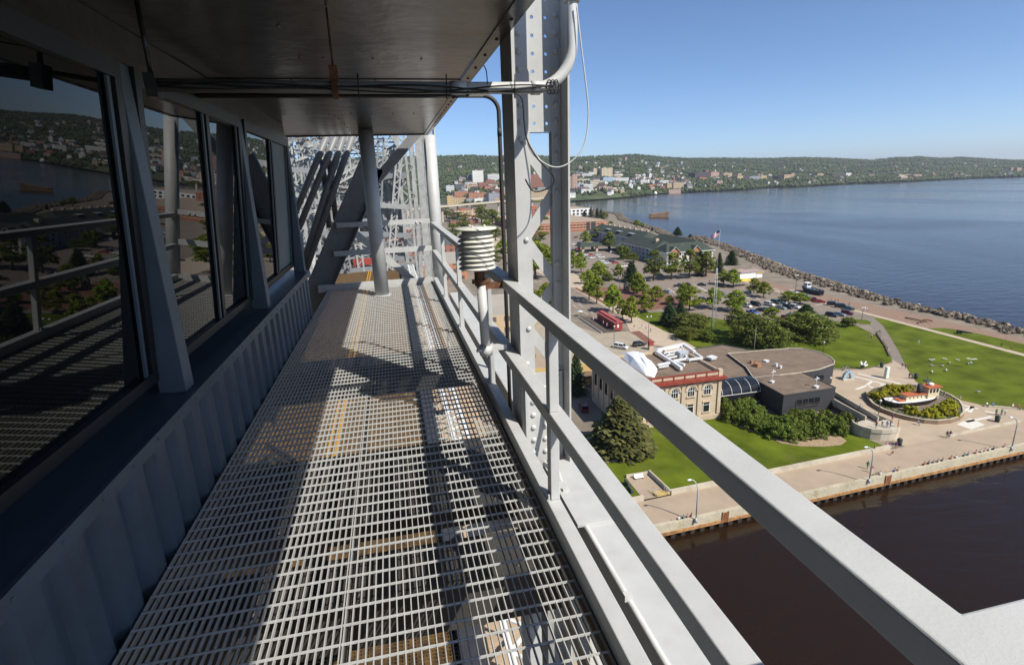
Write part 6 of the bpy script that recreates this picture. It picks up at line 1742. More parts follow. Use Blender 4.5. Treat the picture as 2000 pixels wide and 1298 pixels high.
CARS = [
 ('E', 225, 85, -12, 'pickup', 'black', 'black pickup truck at the left end of the car park row', G1), ('E', 375, 80, -88, 'suv', 'black', 'black car beside the black pickup truck', G1),
 ('E', 615, 68, -40, 'sedan', 'navy', 'dark blue car alone in the open middle of the car park', G1), ('E', 20, 190, -70, 'sedan', 'paleblue', 'pale blue car among the bays left of the maples', G1),
 ('E', 945, 95, -60, 'suv', 'black', 'black suv under the island maples behind the mast', G1), ('E', 1085, 100, -50, 'sedan', 'black', 'black car parked at the tip of the tree island', G1),
 ('E', 930, 225, -70, 'suv', 'grey', 'dark grey car right beside the mast', G1), ('E', 620, 310, -80, 'sedan', 'grey', 'grey car half hidden left of the mast', G1),
 ('E', 1400, 205, -80, 'sedan', 'silver', 'silver car beside the yellow rimmed tree island', G1),
 ('C', 310, 835, -75, 'van', 'navy', 'dark blue van at the left end of the near car row', G1), ('C', 540, 835, -75, 'suv', 'white', 'white suv in the near car row, first from the van', G1),
 ('C', 650, 800, -75, 'suv', 'teal', 'dark teal car behind the first white suv', G1), ('C', 770, 800, -75, 'suv', 'white', 'white suv in the back line below the island maples', G1),
 ('C', 735, 890, -75, 'sedan', 'paleblue', 'pale blue car in front of the near car row', G1), ('C', 850, 885, -75, 'suv', 'black', 'black car between the pale blue car and the white suv', G1),
 ('C', 965, 880, -72, 'suv', 'white', 'white suv at the right end of the near car row', G1), ('C', 410, 930, -60, 'sedan', 'navy', 'dark blue sedan below the dark van', G1), ('C', 500, 920, -60, 'sedan', 'silver', 'silver sedan half behind the small maple', G1),
 ('C', 150, 860, -75, 'van', 'white', 'white van partly hidden by the pointed maple', G1), ('C', 60, 830, -75, 'suv', 'teal', 'teal suv hidden behind the pointed maple', G1),
 ('C', 250, 970, -85, 'pickup', 'blue', 'bright blue covered truck among the white trailers', G1), ('C', 180, 1020, 20, 'sedan', 'white', 'white trailer like car beside the blue truck', G1), ('C', 300, 1030, 60, 'sedan', 'white', 'small white vehicle right of the blue truck', G1),
 ('C', 780, 1070, 25, 'pickup', 'maroon', 'maroon pickup truck beside the lollipop maple', G1), ('C', 780, 1155, 30, 'sedan', 'yellow', 'yellow vehicle at the lawn edge behind the willow', G1), ('C', 910, 1030, -30, 'sedan', 'navy', 'dark blue car beside the dark spruce', G1),
 ('C', 945, 640, -35, 'suv', 'white', 'white car at the lake side above the island maples', G1), ('C', 1140, 690, -35, 'sedan', 'paleblue', 'pale blue car by the blue boat', G1),
 ('C', 1265, 760, -40, 'van', 'maroon', 'maroon van on the lake side row', G1), ('C', 1390, 785, -40, 'sedan', 'red', 'dark red car on the lake side row', G1),
 ('C', 1610, 830, -40, 'suv', 'black', 'black suv on the lake side row near the people', G1), ('C', 1750, 870, -45, 'van', 'navy', 'dark van on the lake side row near the path', G1), ('C', 1880, 905, -45, 'sedan', 'teal', 'dark green car at the end of the lake side row', G1),
 ('C', 1850, 985, -55, 'suv', 'maroon', 'maroon suv nearest the lake path', G1), ('C', 1590, 1020, -65, 'suv', 'navy', 'dark blue suv at the near end of the right row', G1), ('C', 1720, 1005, -65, 'sedan', 'paleblue', 'pale car between the maroon and dark blue suvs', G1),
 ('C', 1380, 1045, -70, 'sedan', 'paleblue', 'pale blue car right of the dark spruce', G1), ('C', 1320, 1080, -70, 'sedan', 'white', 'white car half hidden by the willow', G1),
 ('A', 160, 585, 0, 'suv', 'red', 'bright red car at the left of the hotel car park', G2), ('A', 90, 600, 0, 'sedan', 'white', 'white car left of the bright red one', G2), ('A', 250, 620, 0, 'sedan', 'maroon', 'maroon car right of the bright red one', G2), ('A', 300, 640, 0, 'sedan', 'navy', 'blue car at the end of the front line with the red car', G2),
 ('A', 380, 685, 0, 'sedan', 'red', 'red sedan in the middle of the hotel car park', G2), ('A', 290, 690, 0, 'suv', 'white', 'white suv beside the red sedan', G2), ('A', 400, 735, 0, 'suv', 'white', 'white suv below the red sedan', G2), ('A', 500, 685, 0, 'suv', 'white', 'white car right of the red sedan', G2),
 ('A', 560, 725, 0, 'pickup', 'white', 'white pickup in the hotel car park', G2), ('A', 670, 765, 0, 'sedan', 'grey', 'grey car above the white pair in the hotel car park', G2), ('A', 560, 795, 0, 'suv', 'white', 'white suv in the lower line of the hotel car park', G2), ('A', 640, 825, 0, 'suv', 'white', 'white suv beside the red car in the lower line', G2),
 ('A', 800, 815, 0, 'sedan', 'red', 'red car at the right end of the lower line', G2), ('A', 740, 790, 0, 'sedan', 'navy', 'dark blue car behind the red one in the lower line', G2), ('A', 750, 640, -15, 'suv', 'white', 'white car alone by the hotel entrance drive', G2), ('A', 920, 720, 0, 'suv', 'black', 'black car by the round bush mass', G2), ('A', 1000, 735, 0, 'suv', 'silver', 'silver car by the round bush mass', G2),
 ('A', 800, 920, 5, 'pickup', 'white', 'white truck behind the small maple at the lot edge', G2), ('A', 940, 880, 15, 'pickup', 'white', 'white truck with its bed toward the dark spruce', G2), ('A', 1530, 1030, -10, 'van', 'navy', 'dark van under the broadleaf row before the hotel', G2),
 ('A', 130, 385, 0, 'sedan', 'maroon', 'dark red car in the far part of the hotel car park', G2), ('A', 190, 345, 0, 'sedan', 'silver', 'silver car in the far part of the hotel car park', G2), ('A', 190, 485, 0, 'suv', 'silver', 'silver suv beside the light green tree', G2), ('A', 245, 480, 0, 'suv', 'grey', 'grey suv beside the light green tree', G2), ('A', 90, 505, 0, 'sedan', 'white', 'white car at the left edge of the far hotel lot', G2),
 ('A', 640, 1040, 10, 'sedan', 'teal', 'dark green car at the brick square edge', G2),
 ('D', 885, 1040, -50, 'van', 'white', 'white van on the forecourt beside the museum roof', G3), ('D', 1200, 1000, 5, 'suv', 'black', 'dark car on the forecourt by the hedge', G3),
 ('P', 1140, 800, 80, 'suv', 'maroon', 'maroon car in the shade west of the museum', G3), ('P', 1034, 596, 90, 'sedan', 'grey', 'grey car on the street seen through the lattice column', G3),
 ('P', 966, 418, 90, 'sedan', 'white', 'white car far up the street above the weather shield', G3), ('P', 958, 432, 90, 'sedan', 'maroon', 'red car far up the street above the weather shield', G3), ('P', 990, 462, 90, 'suv', 'white', 'white car on the street beside the dark conduit', G3), ('P', 992, 606, 85, 'suv', 'silver', 'silver car on the street left of the column foot', G3),
]
for c in CARS: car(*c)

# ================================================================== people and gulls
SK = [mat('skin_light', (.42, .25, .17), .6, .05, 9), mat('skin_tan', (.27, .15, .09), .6, .05, 9)]
HAIR = [mat('brown_hair', (.05, .03, .018), .8, .2, 9), mat('fair_hair', (.22, .15, .07), .8, .2, 9), mat('grey_hair', (.28, .27, .26), .8, .1, 9)]
SHOE = mat('dark_shoes', (.03, .028, .026), .7)
CLC = {'white': (.68, .67, .65), 'green': (.04, .20, .06), 'teal': (.03, .22, .20), 'pink': (.55, .22, .25), 'purple': (.16, .05, .20), 'blue': (.10, .19, .42), 'navy': (.025, .035, .075), 'red': (.36, .04, .035), 'orange': (.60, .14, .02), 'black': (.02, .02, .022), 'grey': (.22, .23, .24), 'khaki': (.30, .24, .15), 'denim': (.06, .09, .16), 'peach': (.55, .32, .22), 'lavender': (.32, .28, .45), 'yellow': (.55, .50, .06)}
CL = {k: mat('cloth_' + k, v, .85, .08, 12) for k, v in CLC.items()}
def person_mesh(pose):
    J = {}
    sit = pose == 'sit'; walk = pose == 'walk'
    hz = .10 if sit else .93
    P_ = [('pelvis', (0, 0, hz), .15), ('waist', (.02, 0, hz + .18), .135), ('chest', (.03, 0, hz + .40), .165), ('neck', (.03, 0, hz + .57), .06), ('chin', (.05, 0, hz + .64), .075), ('head', (.05, 0, hz + .72), .10), ('crown', (.04, 0, hz + .80), .07)]
    E_ = [(i, i + 1) for i in range(6)]
    def add(nm, p, r, par): P_.append((nm, p, r)); E_.append((par, len(P_) - 1)); return len(P_) - 1
    for s in (-1, 1):
        sw = s * (.22 if walk else .03)
        if sit:
            a = add('thigh', (.10, s * .11, hz - .01), .085, 0); k = add('knee', (.44, s * .12, hz + .02), .062, a); f = add('ankle', (.47, s * .12, hz - .40), .045, k); add('toe', (.62, s * .13, hz - .44), .04, f)
        else:
            a = add('thigh', (0, s * .10, hz - .10), .09, 0); k = add('knee', (sw * .7 + .02, s * .10, .49), .06, a); f = add('ankle', (sw * 1.25 - .02, s * .10, .09), .042, k); add('toe', (sw * 1.25 + .14, s * .11, .04), .038, f)
        sh = add('shoulder', (.02, s * .19, hz + .50), .062, 2); el = add('elbow', ((.08 if sit else -sw * .55), s * .25, hz + .23), .046, sh)
        wr = add('wrist', ((.30 if sit else -sw * .9 + .08), s * (.16 if sit else .25), hz + (.14 if sit else .0)), .034, el); add('hand', ((.40 if sit else -sw * .95 + .12), s * (.14 if sit else .25), hz + (.12 if sit else -.10)), .036, wr)
    me = bpy.data.meshes.new('body'); me.from_pydata([p for _, p, _ in P_], E_, [])
    o = bpy.data.objects.new('body', me); col.objects.link(o)
    sk = o.modifiers.new('s', 'SKIN'); sb = o.modifiers.new('d', 'SUBSURF'); sb.levels = 1; sb.render_levels = 1
    for i, (_, _, r) in enumerate(P_):
        me.skin_vertices[0].data[i].radius = (r, r); me.skin_vertices[0].data[i].use_root = (i == 0)
    dg = bpy.context.evaluated_depsgraph_get()
    m2 = bpy.data.meshes.new_from_object(o.evaluated_get(dg))
    bpy.data.objects.remove(o)
    m2.materials.clear()
    for q in (CL['white'], CL['denim'], SK[0], SHOE): m2.materials.append(q)
    pts = [(nm, Vector(p)) for nm, p, _ in P_]
    for f in m2.polygons:
        c = f.center; nm = min(pts, key=lambda q: (q[1] - c).length)[0]
        f.material_index = 0 if nm in ('waist', 'chest', 'shoulder', 'elbow') else 1 if nm in ('pelvis', 'thigh', 'knee', 'ankle') else 3 if nm == 'toe' else 2
        f.use_smooth = True
    return m2, hz
PM = {k: person_mesh(k) for k in ('stand', 'walk', 'sit')}
HM = {}
for k, (m_, hz) in PM.items():
    b = MB(); b.ball((.02, 0, hz + .765), .108, .10, .095, 10, 6); HM[k] = b.mesh('hair', HAIR[0])
rngq = random.Random(21)
def person(x, y, z, pose, face, shirt, legs, label, group=None, sc=1.0):
    t = thing('person', label, 'person', (x, y, z), math.radians(face), group)
    t.scale = (sc, sc, sc)
    o = bpy.data.objects.new('body', PM[pose][0]); col.objects.link(o); o.parent = t
    sk_ = rngq.choice(SK)
    for i, q in enumerate((CL[shirt], CL[legs], sk_)):
        o.material_slots[i].link = 'OBJECT'; o.material_slots[i].material = q
    h = bpy.data.objects.new('hair', HM[pose]); col.objects.link(h); h.parent = t
    h.material_slots[0].link = 'OBJECT'; h.material_slots[0].material = rngq.choice(HAIR)
WALLZ = .55
PEOPLE = [
 ('K', 1000, 955, 'wall', 90, 'white', 'purple', 'person in white top, leftmost of the four sitters on the sea wall'), ('K', 1040, 945, 'wall', 90, 'teal', 'denim', 'person in teal, second of the four sitters on the sea wall'), ('K', 1075, 937, 'wall', 90, 'pink', 'khaki', 'person in pink, third of the four sitters on the sea wall'), ('K', 1108, 930, 'wall', 90, 'peach', 'khaki', 'person in peach top, nearest the lamp of the four sitters'),
 ('L', 828, 580, 'wall', 90, 'white', 'grey', 'person in white seated on the sea wall beside the bicycle'), ('L', 935, 545, 'wall', 90, 'blue', 'denim', 'person in blue seated on the sea wall right of the ladder'), ('L', 968, 538, 'wall', 90, 'peach', 'pink', 'person in peach seated beside the one in blue'),
 ('L', 1185, 488, 'wall', 100, 'red', 'black', 'person in red and black seated on the sea wall'), ('L', 1212, 475, 'wall', 80, 'navy', 'denim', 'person in navy seated next to the one in red'), ('L', 1250, 462, 'wall', 90, 'grey', 'khaki', 'person in grey leaning on the sea wall mid row'), ('L', 1290, 455, 'wall', 90, 'khaki', 'denim', 'person in khaki seated mid row on the sea wall'), ('L', 1330, 447, 'wall', 90, 'grey', 'black', 'person in dark grey seated left of the orange shirt'),
 ('L', 1400, 430, 'wall', 90, 'orange', 'denim', 'person in orange shirt seated on the sea wall'), ('L', 1442, 420, 'wall', 90, 'white', 'navy', 'person in white seated right of the orange shirt'), ('L', 1518, 408, 'wall', 90, 'teal', 'grey', 'person in dark teal seated on the sea wall, left of a pair'), ('L', 1552, 400, 'wall', 90, 'grey', 'khaki', 'person in grey seated on the sea wall, right of a pair'), ('L', 1615, 385, 'wall', 90, 'pink', 'khaki', 'person in pink seated alone on the right sea wall'),
 ('L', 1655, 372, 'wall', 90, 'white', 'denim', 'person in white with light trousers seated near the far lamp'), ('L', 1683, 366, 'wall', 90, 'peach', 'white', 'person in peach seated near the far lamp'), ('L', 1725, 358, 'wall', 90, 'white', 'grey', 'person in pale clothes seated left of the dark one'), ('L', 1760, 350, 'wall', 90, 'navy', 'black', 'person in dark clothes seated near the far lamp'), ('L', 1860, 332, 'wall', 90, 'pink', 'white', 'person in pink seated at the foot of the far lamp'),
 ('L', 665, 500, 'walk', 200, 'green', 'green', 'walker in a green shirt on the promenade'), ('L', 700, 532, 'walk', 200, 'pink', 'white', 'walker in pink beside the lamp post on the promenade'),
 ('L', 722, 358, 'stand', 120, 'black', 'black', 'person in black standing at the low wall by the lawn'), ('L', 822, 318, 'sit1', 250, 'pink', 'white', 'person in pink seated on the end of the low wall'), ('L', 852, 322, 'sit1', 250, 'purple', 'white', 'person in purple seated at the foot of the lookout'), ('L', 905, 330, 'stand', 200, 'purple', 'khaki', 'person in purple standing beside the bin at the lookout'), ('L', 880, 385, 'sit0', 160, 'red', 'khaki', 'child sitting on the promenade below the lookout'),
 ('L', 1335, 240, 'walk', 190, 'navy', 'khaki', 'left person of the dark clothed couple on the plaza edge'), ('L', 1362, 238, 'walk', 190, 'black', 'white', 'right person of the dark clothed couple on the plaza edge'),
 ('J', 598, 1042, 'ramp', 300, 'blue', 'denim', 'person in blue walking down the walled ramp'), ('J', 620, 1048, 'ramp', 300, 'yellow', 'khaki', 'child in yellow on the walled ramp'), ('J', 875, 1128, 'stand', 200, 'purple', 'red', 'person in magenta on the outer ramp'),
 ('J', 790, 1180, 'look', 250, 'white', 'navy', 'person in white and navy standing on the round lookout'), ('J', 738, 1195, 'look', 200, 'red', 'black', 'person in dark red leaning at the lookout parapet'), ('J', 830, 1198, 'look', 200, 'lavender', 'lavender', 'person in lavender on the round lookout'), ('J', 858, 1196, 'look', 160, 'lavender', 'grey', 'second person in pale purple on the round lookout'), ('J', 925, 1190, 'look', 120, 'orange', 'orange', 'person in a big orange jacket at the lookout end'), ('J', 580, 1165, 'look', 220, 'black', 'black', 'child in dark clothes at the left lookout parapet'),
 ('J', 1090, 1165, 'sit0', 260, 'blue', 'grey', 'person in pale blue sitting against the planter wall'), ('J', 958, 690, 'walk', 210, 'navy', 'white', 'person in navy with white hat on the path by the lawn'), ('J', 985, 695, 'walk', 210, 'red', 'grey', 'person in red walking beside the navy one'), ('J', 1018, 775, 'walk', 220, 'black', 'red', 'person in black and red walking with a companion'), ('J', 1042, 780, 'walk', 220, 'grey', 'black', 'companion in dark grey behind the black and red walker'),
 ('J', 1312, 940, 'walk', 180, 'peach', 'white', 'person in pale clothes near the tug boat bow'), ('J', 1440, 970, 'walk', 180, 'white', 'pink', 'person in white and pink walking at the lawn edge'), ('J', 1670, 1010, 'sit0', 270, 'white', 'black', 'person in white seated at the right lawn edge'), ('J', 1720, 1012, 'sit0', 250, 'blue', 'grey', 'person in pale blue seated at the right lawn edge'),
 ('J', 1750, 1085, 'stand', 250, 'green', 'black', 'person in green by the stairs, left one'), ('J', 1795, 1085, 'stand', 260, 'green', 'navy', 'person in green by the stairs, right one'), ('J', 1825, 1085, 'stand', 260, 'white', 'grey', 'person in white behind the two in green'), ('J', 1888, 1025, 'sit0', 270, 'white', 'red', 'person in white seated at the lawn edge on the far right'), ('J', 1935, 1032, 'sit0', 270, 'red', 'black', 'person in dark red seated at the lawn edge on the far right'),
 ('J', 768, 390, 'sit1', 330, 'navy', 'navy', 'uppermost person of the row along the path'), ('J', 752, 412, 'sit1', 330, 'white', 'grey', 'person in white, second of the row along the path'), ('J', 772, 440, 'sit1', 330, 'blue', 'white', 'person in pale blue, third of the row along the path'), ('J', 800, 482, 'sit1', 330, 'pink', 'grey', 'person in pink, fourth of the row along the path'), ('J', 822, 515, 'sit1', 330, 'peach', 'black', 'person in peach, fifth of the row along the path'), ('J', 832, 540, 'sit1', 330, 'red', 'white', 'person in red, sixth of the row along the path'), ('J', 856, 592, 'sit1', 330, 'white', 'teal', 'person in white, lowest of the row along the path'),
 ('J', 680, 435, 'stand', 90, 'grey', 'khaki', 'left one of the pair on the left lawn'), ('J', 700, 437, 'stand', 90, 'peach', 'black', 'right one of the pair on the left lawn'), ('J', 1095, 482, 'walk', 250, 'blue', 'white', 'person in pale blue crossing the big lawn alone'), ('J', 1795, 510, 'walk', 100, 'black', 'black', 'person in black on the lake path at the right'), ('J', 1880, 533, 'walk', 100, 'red', 'navy', 'person in red on the lake path at the right'),
 ('J', 645, 207, 'walk', 90, 'blue', 'white', 'left one of the couple on the lake path by the lamp'), ('J', 660, 207, 'walk', 90, 'white', 'denim', 'right one of the couple on the lake path by the lamp'), ('J', 510, 165, 'stand', 90, 'black', 'black', 'person in dark clothes by the dark green car'), ('J', 363, 122, 'stand', 90, 'orange', 'khaki', 'person in orange on the gravel by the rocks'), ('J', 395, 132, 'stand', 90, 'khaki', 'black', 'person in khaki on the gravel by the rocks'), ('J', 418, 135, 'stand', 90, 'black', 'khaki', 'person in black on the gravel by the rocks'), ('J', 350, 352, 'stand', 0, 'black', 'black', 'person in black standing on the left lawn by the willow'),
 ('I', 600, 358, 'walk', 60, 'purple', 'white', 'walker beside the deck fence at the red kiosk end'), ('I', 665, 352, 'walk', 90, 'teal', 'white', 'walker in teal and white crossing the street bricks'), ('I', 700, 362, 'walk', 90, 'pink', 'red', 'walker in pink on the street bricks'), ('I', 738, 385, 'walk', 90, 'teal', 'denim', 'walker in teal beside the tall lamp'), ('E', 200, 330, 'stand', 90, 'navy', 'grey', 'left of two people in the car park behind the spruces'), ('E', 255, 320, 'stand', 90, 'white', 'grey', 'right of two people in the car park behind the spruces'), ('B', 740, 970, 'walk', 90, 'black', 'black', 'lone dark walker in the open car park'), ('C', 225, 205, 'walk', 120, 'teal', 'navy', 'walker in teal on the lake path near the cafe'),
]
for (s, x, y, pose, face, sh_, lg, lb_) in PEOPLE:
    z = .04
    if pose == 'wall': p = ll(s, x, y, .6); p = (p[0], pier(p[0]) + .42); z, pose = WALLZ, 'sit'
    elif pose == 'sit1': p = ll(s, x, y); z, pose = .42, 'sit'
    elif pose == 'sit0': p = ll(s, x, y); z, pose = .42, 'sit'
    elif pose == 'ramp': p = ll(s, x, y, 1.8); z, pose = 1.75, 'walk'
    elif pose == 'look': p = ll(s, x, y - 8, 1.8); z, pose = 1.76, 'stand'
    else: p = ll(s, x, y)
    person(p[0], p[1], z, pose, face, sh_, lg, lb_, 'people on the point', .78 if 'child' in lb_ else 1.0)
for (s, x, y) in (('L', 880, 385), ('J', 1090, 1165), ('J', 1670, 1010), ('J', 1720, 1012), ('J', 1888, 1025), ('J', 1935, 1032), ('L', 822, 318), ('L', 852, 322)):
    pass
seats = [ll('J', *q) for q in ((756, 380), (742, 402), (760, 432), (790, 474), (812, 508), (822, 534), (846, 585))]
t = thing('path_bench', 'long low stone bench the row of people sit on along the path', 'bench', (seats[3][0], seats[3][1], 0))
b = MB()
for i in range(len(seats) - 1): b.bar((seats[i][0] + .3, seats[i][1], .22), (seats[i + 1][0] + .3, seats[i + 1][1], .22), .42, .4)
b.obj('slab', mat('dark_bench_wood', (.13, .09, .06), .8), t)
b = MB(); ps_ = [ll('J', *q) for q in ((1650, 1010), (1960, 1035))]; b.bar((*ps_[0], .2), (*ps_[1], .2), .5, .4)
tag(b.obj('bench_wall', M['concrete']), 'low concrete seat wall along the right lawn edge', 'seat wall')
# gulls
gw = mat('gull_white', (.74, .74, .73), .7, .04, 9); gg = mat('gull_grey', (.33, .35, .38), .7, .05, 9)
b = MB(); b.ball((0, 0, .26), .26, .12, .12); b.ball((.24, 0, .38), .09, .075, .08, 8, 5); b.tube([(.18, 0, .30), (.23, 0, .37)], [.09, .07], 8); b.bar((.31, 0, .37), (.39, 0, .36), .03, .03); b.tube([(-.2, 0, .27), (-.42, 0, .27)], [.09, .03], 6)
for s in (-1, 1): b.tube([(.02, s * .05, .16), (.02, s * .05, 0)], .012, 4)
gm_ = b.mesh('gull', gw)
b = MB(); 
for s in (-1, 1): b.ball((-.08, s * .10, .29), .24, .04, .09, 8, 5)
wm2 = b.mesh('wings', gg)
for k, (x, y) in enumerate(((1195, 628), (1217, 626), (1315, 619), (1360, 652), (1297, 677), (1205, 672), (1212, 727), (1332, 714), (1425, 627), (1540, 652), (1520, 657), (1600, 897))):
    p = ll('J', x, y)
    o = bpy.data.objects.new('gull', gm_); col.objects.link(o); o.location = (p[0], p[1], .05); o.rotation_euler = (0, 0, rngq.uniform(0, 6)); o.scale = (1.5,) * 3
    tag(o, 'white gull standing on the big lawn', 'gull', 'gulls on the big lawn')
    w = bpy.data.objects.new('wings', wm2); col.objects.link(w); w.parent = o
p = ll('J', 1440, 672)
b = MB(); b.ball((0, 0, 0), .3, .12, .11)
for s in (-1, 1): b.add([(.1, s * .08, .02), (.18, s * .6, .16), (-.02, s * 1.1, .10), (-.14, s * .55, .12), (-.12, s * .08, .0), (.1, s * .08, .04), (.18, s * .6, .18), (-.02, s * 1.1, .12), (-.14, s * .55, .14), (-.12, s * .08, .02)], [(0, 1, 2, 3, 4), (9, 8, 7, 6, 5), (0, 5, 6, 1), (1, 6, 7, 2), (2, 7, 8, 3), (3, 8, 9, 4)])
o = b.obj('gull', gw); o.location = (p[0] + 1.5, p[1] - 2.0, 2.6); o.rotation_euler = (0, 0, 1.0); o.scale = (1.3,) * 3; tag(o, 'gull flying low over the big lawn with wings spread', 'gull')
# bicycle on the sea wall
p = ll('L', 795, 590); t = thing('bicycle', 'dark bicycle leaning at the sea wall beside the sitter in white', 'bicycle', (p[0], pier(p[0]) + 1.1, .03))
for q in (-.5, .5):
    b = MB(); b.tube([(q + .34 * math.cos(a), .15 * math.sin(a) * 0, .36 + .34 * math.sin(a)) for a in np.linspace(0, 2 * PI, 17)], .03, 5); b.obj('wheel', M['tyre'], t, True)
b = MB()
for (a, c) in (((-.5, .36), (-.1, .36)), ((-.1, .36), (.35, .85)), ((-.15, .85), (.35, .85)), ((-.1, .36), (-.18, .95)), ((.5, .36), (.33, 1.0)), ((-.5, .36), (-.15, .85))): b.tube([(a[0], 0, a[1]), (c[0], 0, c[1])], .025, 5)
b.obj('frame', M['darkpost'], t, True)
b = MB(); b.ball((-.19, 0, .98), .13, .06, .04); b.obj('saddle', M['charcoal'], t, True)
# ================================================================== hills, forest, town
SKY = [(-600, 330), (0, 322), (560, 312), (870, 304), (930, 303), (975, 305), (1010, 302), (1120, 307), (1180, 304), (1240, 301), (1290, 306), (1340, 309), (1400, 308), (1500, 309), (1560, 307), (1600, 308), (1650, 310), (1700, 312), (1740, 308), (1790, 306), (1830, 309), (1870, 307), (1920, 310), (1960, 312), (2000, 313), (2300, 318), (2700, 322)]
SHORE = [(-600, 400), (560, 400), (1000, 398), (1112, 393), (1184, 388.5), (1225, 384.5), (1305, 376.5), (1399, 372.5), (1445, 370), (1502, 365.5), (1560, 364.5), (1655, 358.5), (1771, 354.5), (1887, 348.5), (2000, 345), (2300, 336), (2700, 330)]
def interp(T, x):
    if x <= T[0][0]: return T[0][1]
    for i in range(len(T) - 1):
        if x <= T[i + 1][0]:
            u = (x - T[i][0]) / (T[i + 1][0] - T[i][0]); return T[i][1] + (T[i + 1][1] - T[i][1]) * u
    return T[-1][1]
rngh = random.Random(31)
_ph = [rngh.uniform(0, 6) for _ in range(8)]
def shore_d(xp):
    p = at(xp, interp(SHORE, xp), 0.0); return math.hypot(*p)
def ground_h(xp, dist):
    """height of the hillside in the bearing of column xp, at that distance"""
    S_ = shore_d(xp); D_ = 1900.0 + .25 * (S_ - 1500)
    d = ray(xp, interp(SKY, xp)); hd = math.hypot(d[0], d[1])
    zr = EZ - 6 + d[2] / hd * (S_ + D_)
    u = (dist - S_) / D_
    if u < 0: return 0.0
    if u > 1: return zr - (u - 1) * 60
    base = 2 + 14 * min(1, u / .12) if False else 0
    h = zr * (.10 * min(1, u / .06) + .90 * max(0, (u - .06) / .94) ** 1.12)
    return h + (4 * math.sin(dist * .011 + xp * .013 + _ph[0]) + 3 * math.sin(dist * .023 - xp * .021 + _ph[1])) * min(1, u * 4) * min(1, (1 - u) * 8 + .15)
def bearing(xp, py=340):
    d = ray(xp, py); return math.atan2(d[0], d[1])
cols_ = list(range(-500, 2600, 20)); NR = 46
vs = []; fs = []
for xp in cols_:
    S_ = shore_d(xp); D_ = 1900 + .25 * (S_ - 1500); a = bearing(xp)
    for j in range(NR):
        dist = S_ + 4 + D_ * 1.35 * (j / (NR - 1)) ** 1.15
        vs.append((dist * math.sin(a), dist * math.cos(a), ground_h(xp, dist) + .3))
for i in range(len(cols_) - 1):
    for j in range(NR - 1): fs.append((i * NR + j, (i + 1) * NR + j, (i + 1) * NR + j + 1, i * NR + j + 1))
b = MB(); b.smooth = True; b.add(vs, fs)
o = b.obj('hills', mat('wooded_hill_ground', (.035, .052, .016), .95, .3, .01, c2=(.06, .08, .025))); o['kind'] = 'structure'
def hill_point(xp, u):
    S_ = shore_d(xp); D_ = 1900 + .25 * (S_ - 1500); a = bearing(xp); dist = S_ + D_ * u
    return dist * math.sin(a), dist * math.cos(a), ground_h(xp, dist)
# forest: one mass of crowns
ico = []
phi = (1 + 5 ** .5) / 2
iv = np.array([(-1, phi, 0), (1, phi, 0), (-1, -phi, 0), (1, -phi, 0), (0, -1, phi), (0, 1, phi), (0, -1, -phi), (0, 1, -phi), (phi, 0, -1), (phi, 0, 1), (-phi, 0, -1), (-phi, 0, 1)]) / math.sqrt(1 + phi * phi)
ifc = np.array([(0, 11, 5), (0, 5, 1), (0, 1, 7), (0, 7, 10), (0, 10, 11), (1, 5, 9), (5, 11, 4), (11, 10, 2), (10, 7, 6), (7, 1, 8), (3, 9, 4), (3, 4, 2), (3, 2, 6), (3, 6, 8), (3, 8, 9), (4, 9, 5), (2, 4, 11), (6, 2, 10), (8, 6, 7), (9, 8, 1)])
rn = np.random.RandomState(5)
def town(xp, u):                                     # where the town is open, trees stand thinner
    if xp < 1120: return .25 if u < .26 else .8
    if xp < 1345: return .22 if u < .17 else .85
    if xp < 1600: return .40 if u < .10 else .88
    return .6 if u < .06 else .95
pts = []
for _ in range(44000):
    xp = rn.uniform(480, 2080); u = rn.rand() ** 1.25 * 1.04
    if rn.rand() > town(xp, u): continue
    if xp < 1232 and u < .035: continue
    pts.append((*hill_point(xp, max(.004, u)), 1.0))
for k in range(500):                                  # bushes along the far shore
    xp = rn.uniform(1215, 2010); S_ = shore_d(xp); a = bearing(xp); q = S_ + rn.uniform(6, 70)
    pts.append((q * math.sin(a), q * math.cos(a), 1.0, 1.05))
P = np.array(pts); nT = len(P)
hs_ = rn.uniform(3.6, 7.2, nT) * P[:, 3]; ws_ = hs_ * rn.uniform(.75, 1.15, nT)
V = iv[None, :, :] * (1 + rn.uniform(-.22, .3, (nT, 12, 1)))
V = V * np.stack([ws_, ws_, hs_], 1)[:, None, :] + np.stack([P[:, 0], P[:, 1], P[:, 2] + hs_ * .75], 1)[:, None, :]
F = ifc[None] + (np.arange(nT) * 12)[:, None, None]
me = bpy.data.meshes.new('forest'); nV, nF = nT * 12, nT * 20
me.vertices.add(nV); me.vertices.foreach_set('co', V.reshape(-1).astype(np.float32))
me.loops.add(nF * 3); me.loops.foreach_set('vertex_index', F.reshape(-1).astype(np.int32))
me.polygons.add(nF); me.polygons.foreach_set('loop_start', (np.arange(nF) * 3).astype(np.int32))
try: me.polygons.foreach_set('loop_total', np.full(nF, 3, np.int32))
except Exception: pass
me.update(calc_edges=True); me.validate()
fm = leafmat('forest_leaves', (.034, .050, .016), (.095, .118, .036), 0, 0, .12)
me.materials.append(fm)
o = bpy.data.objects.new('forest', me); col.objects.link(o); o['kind'] = 'stuff'

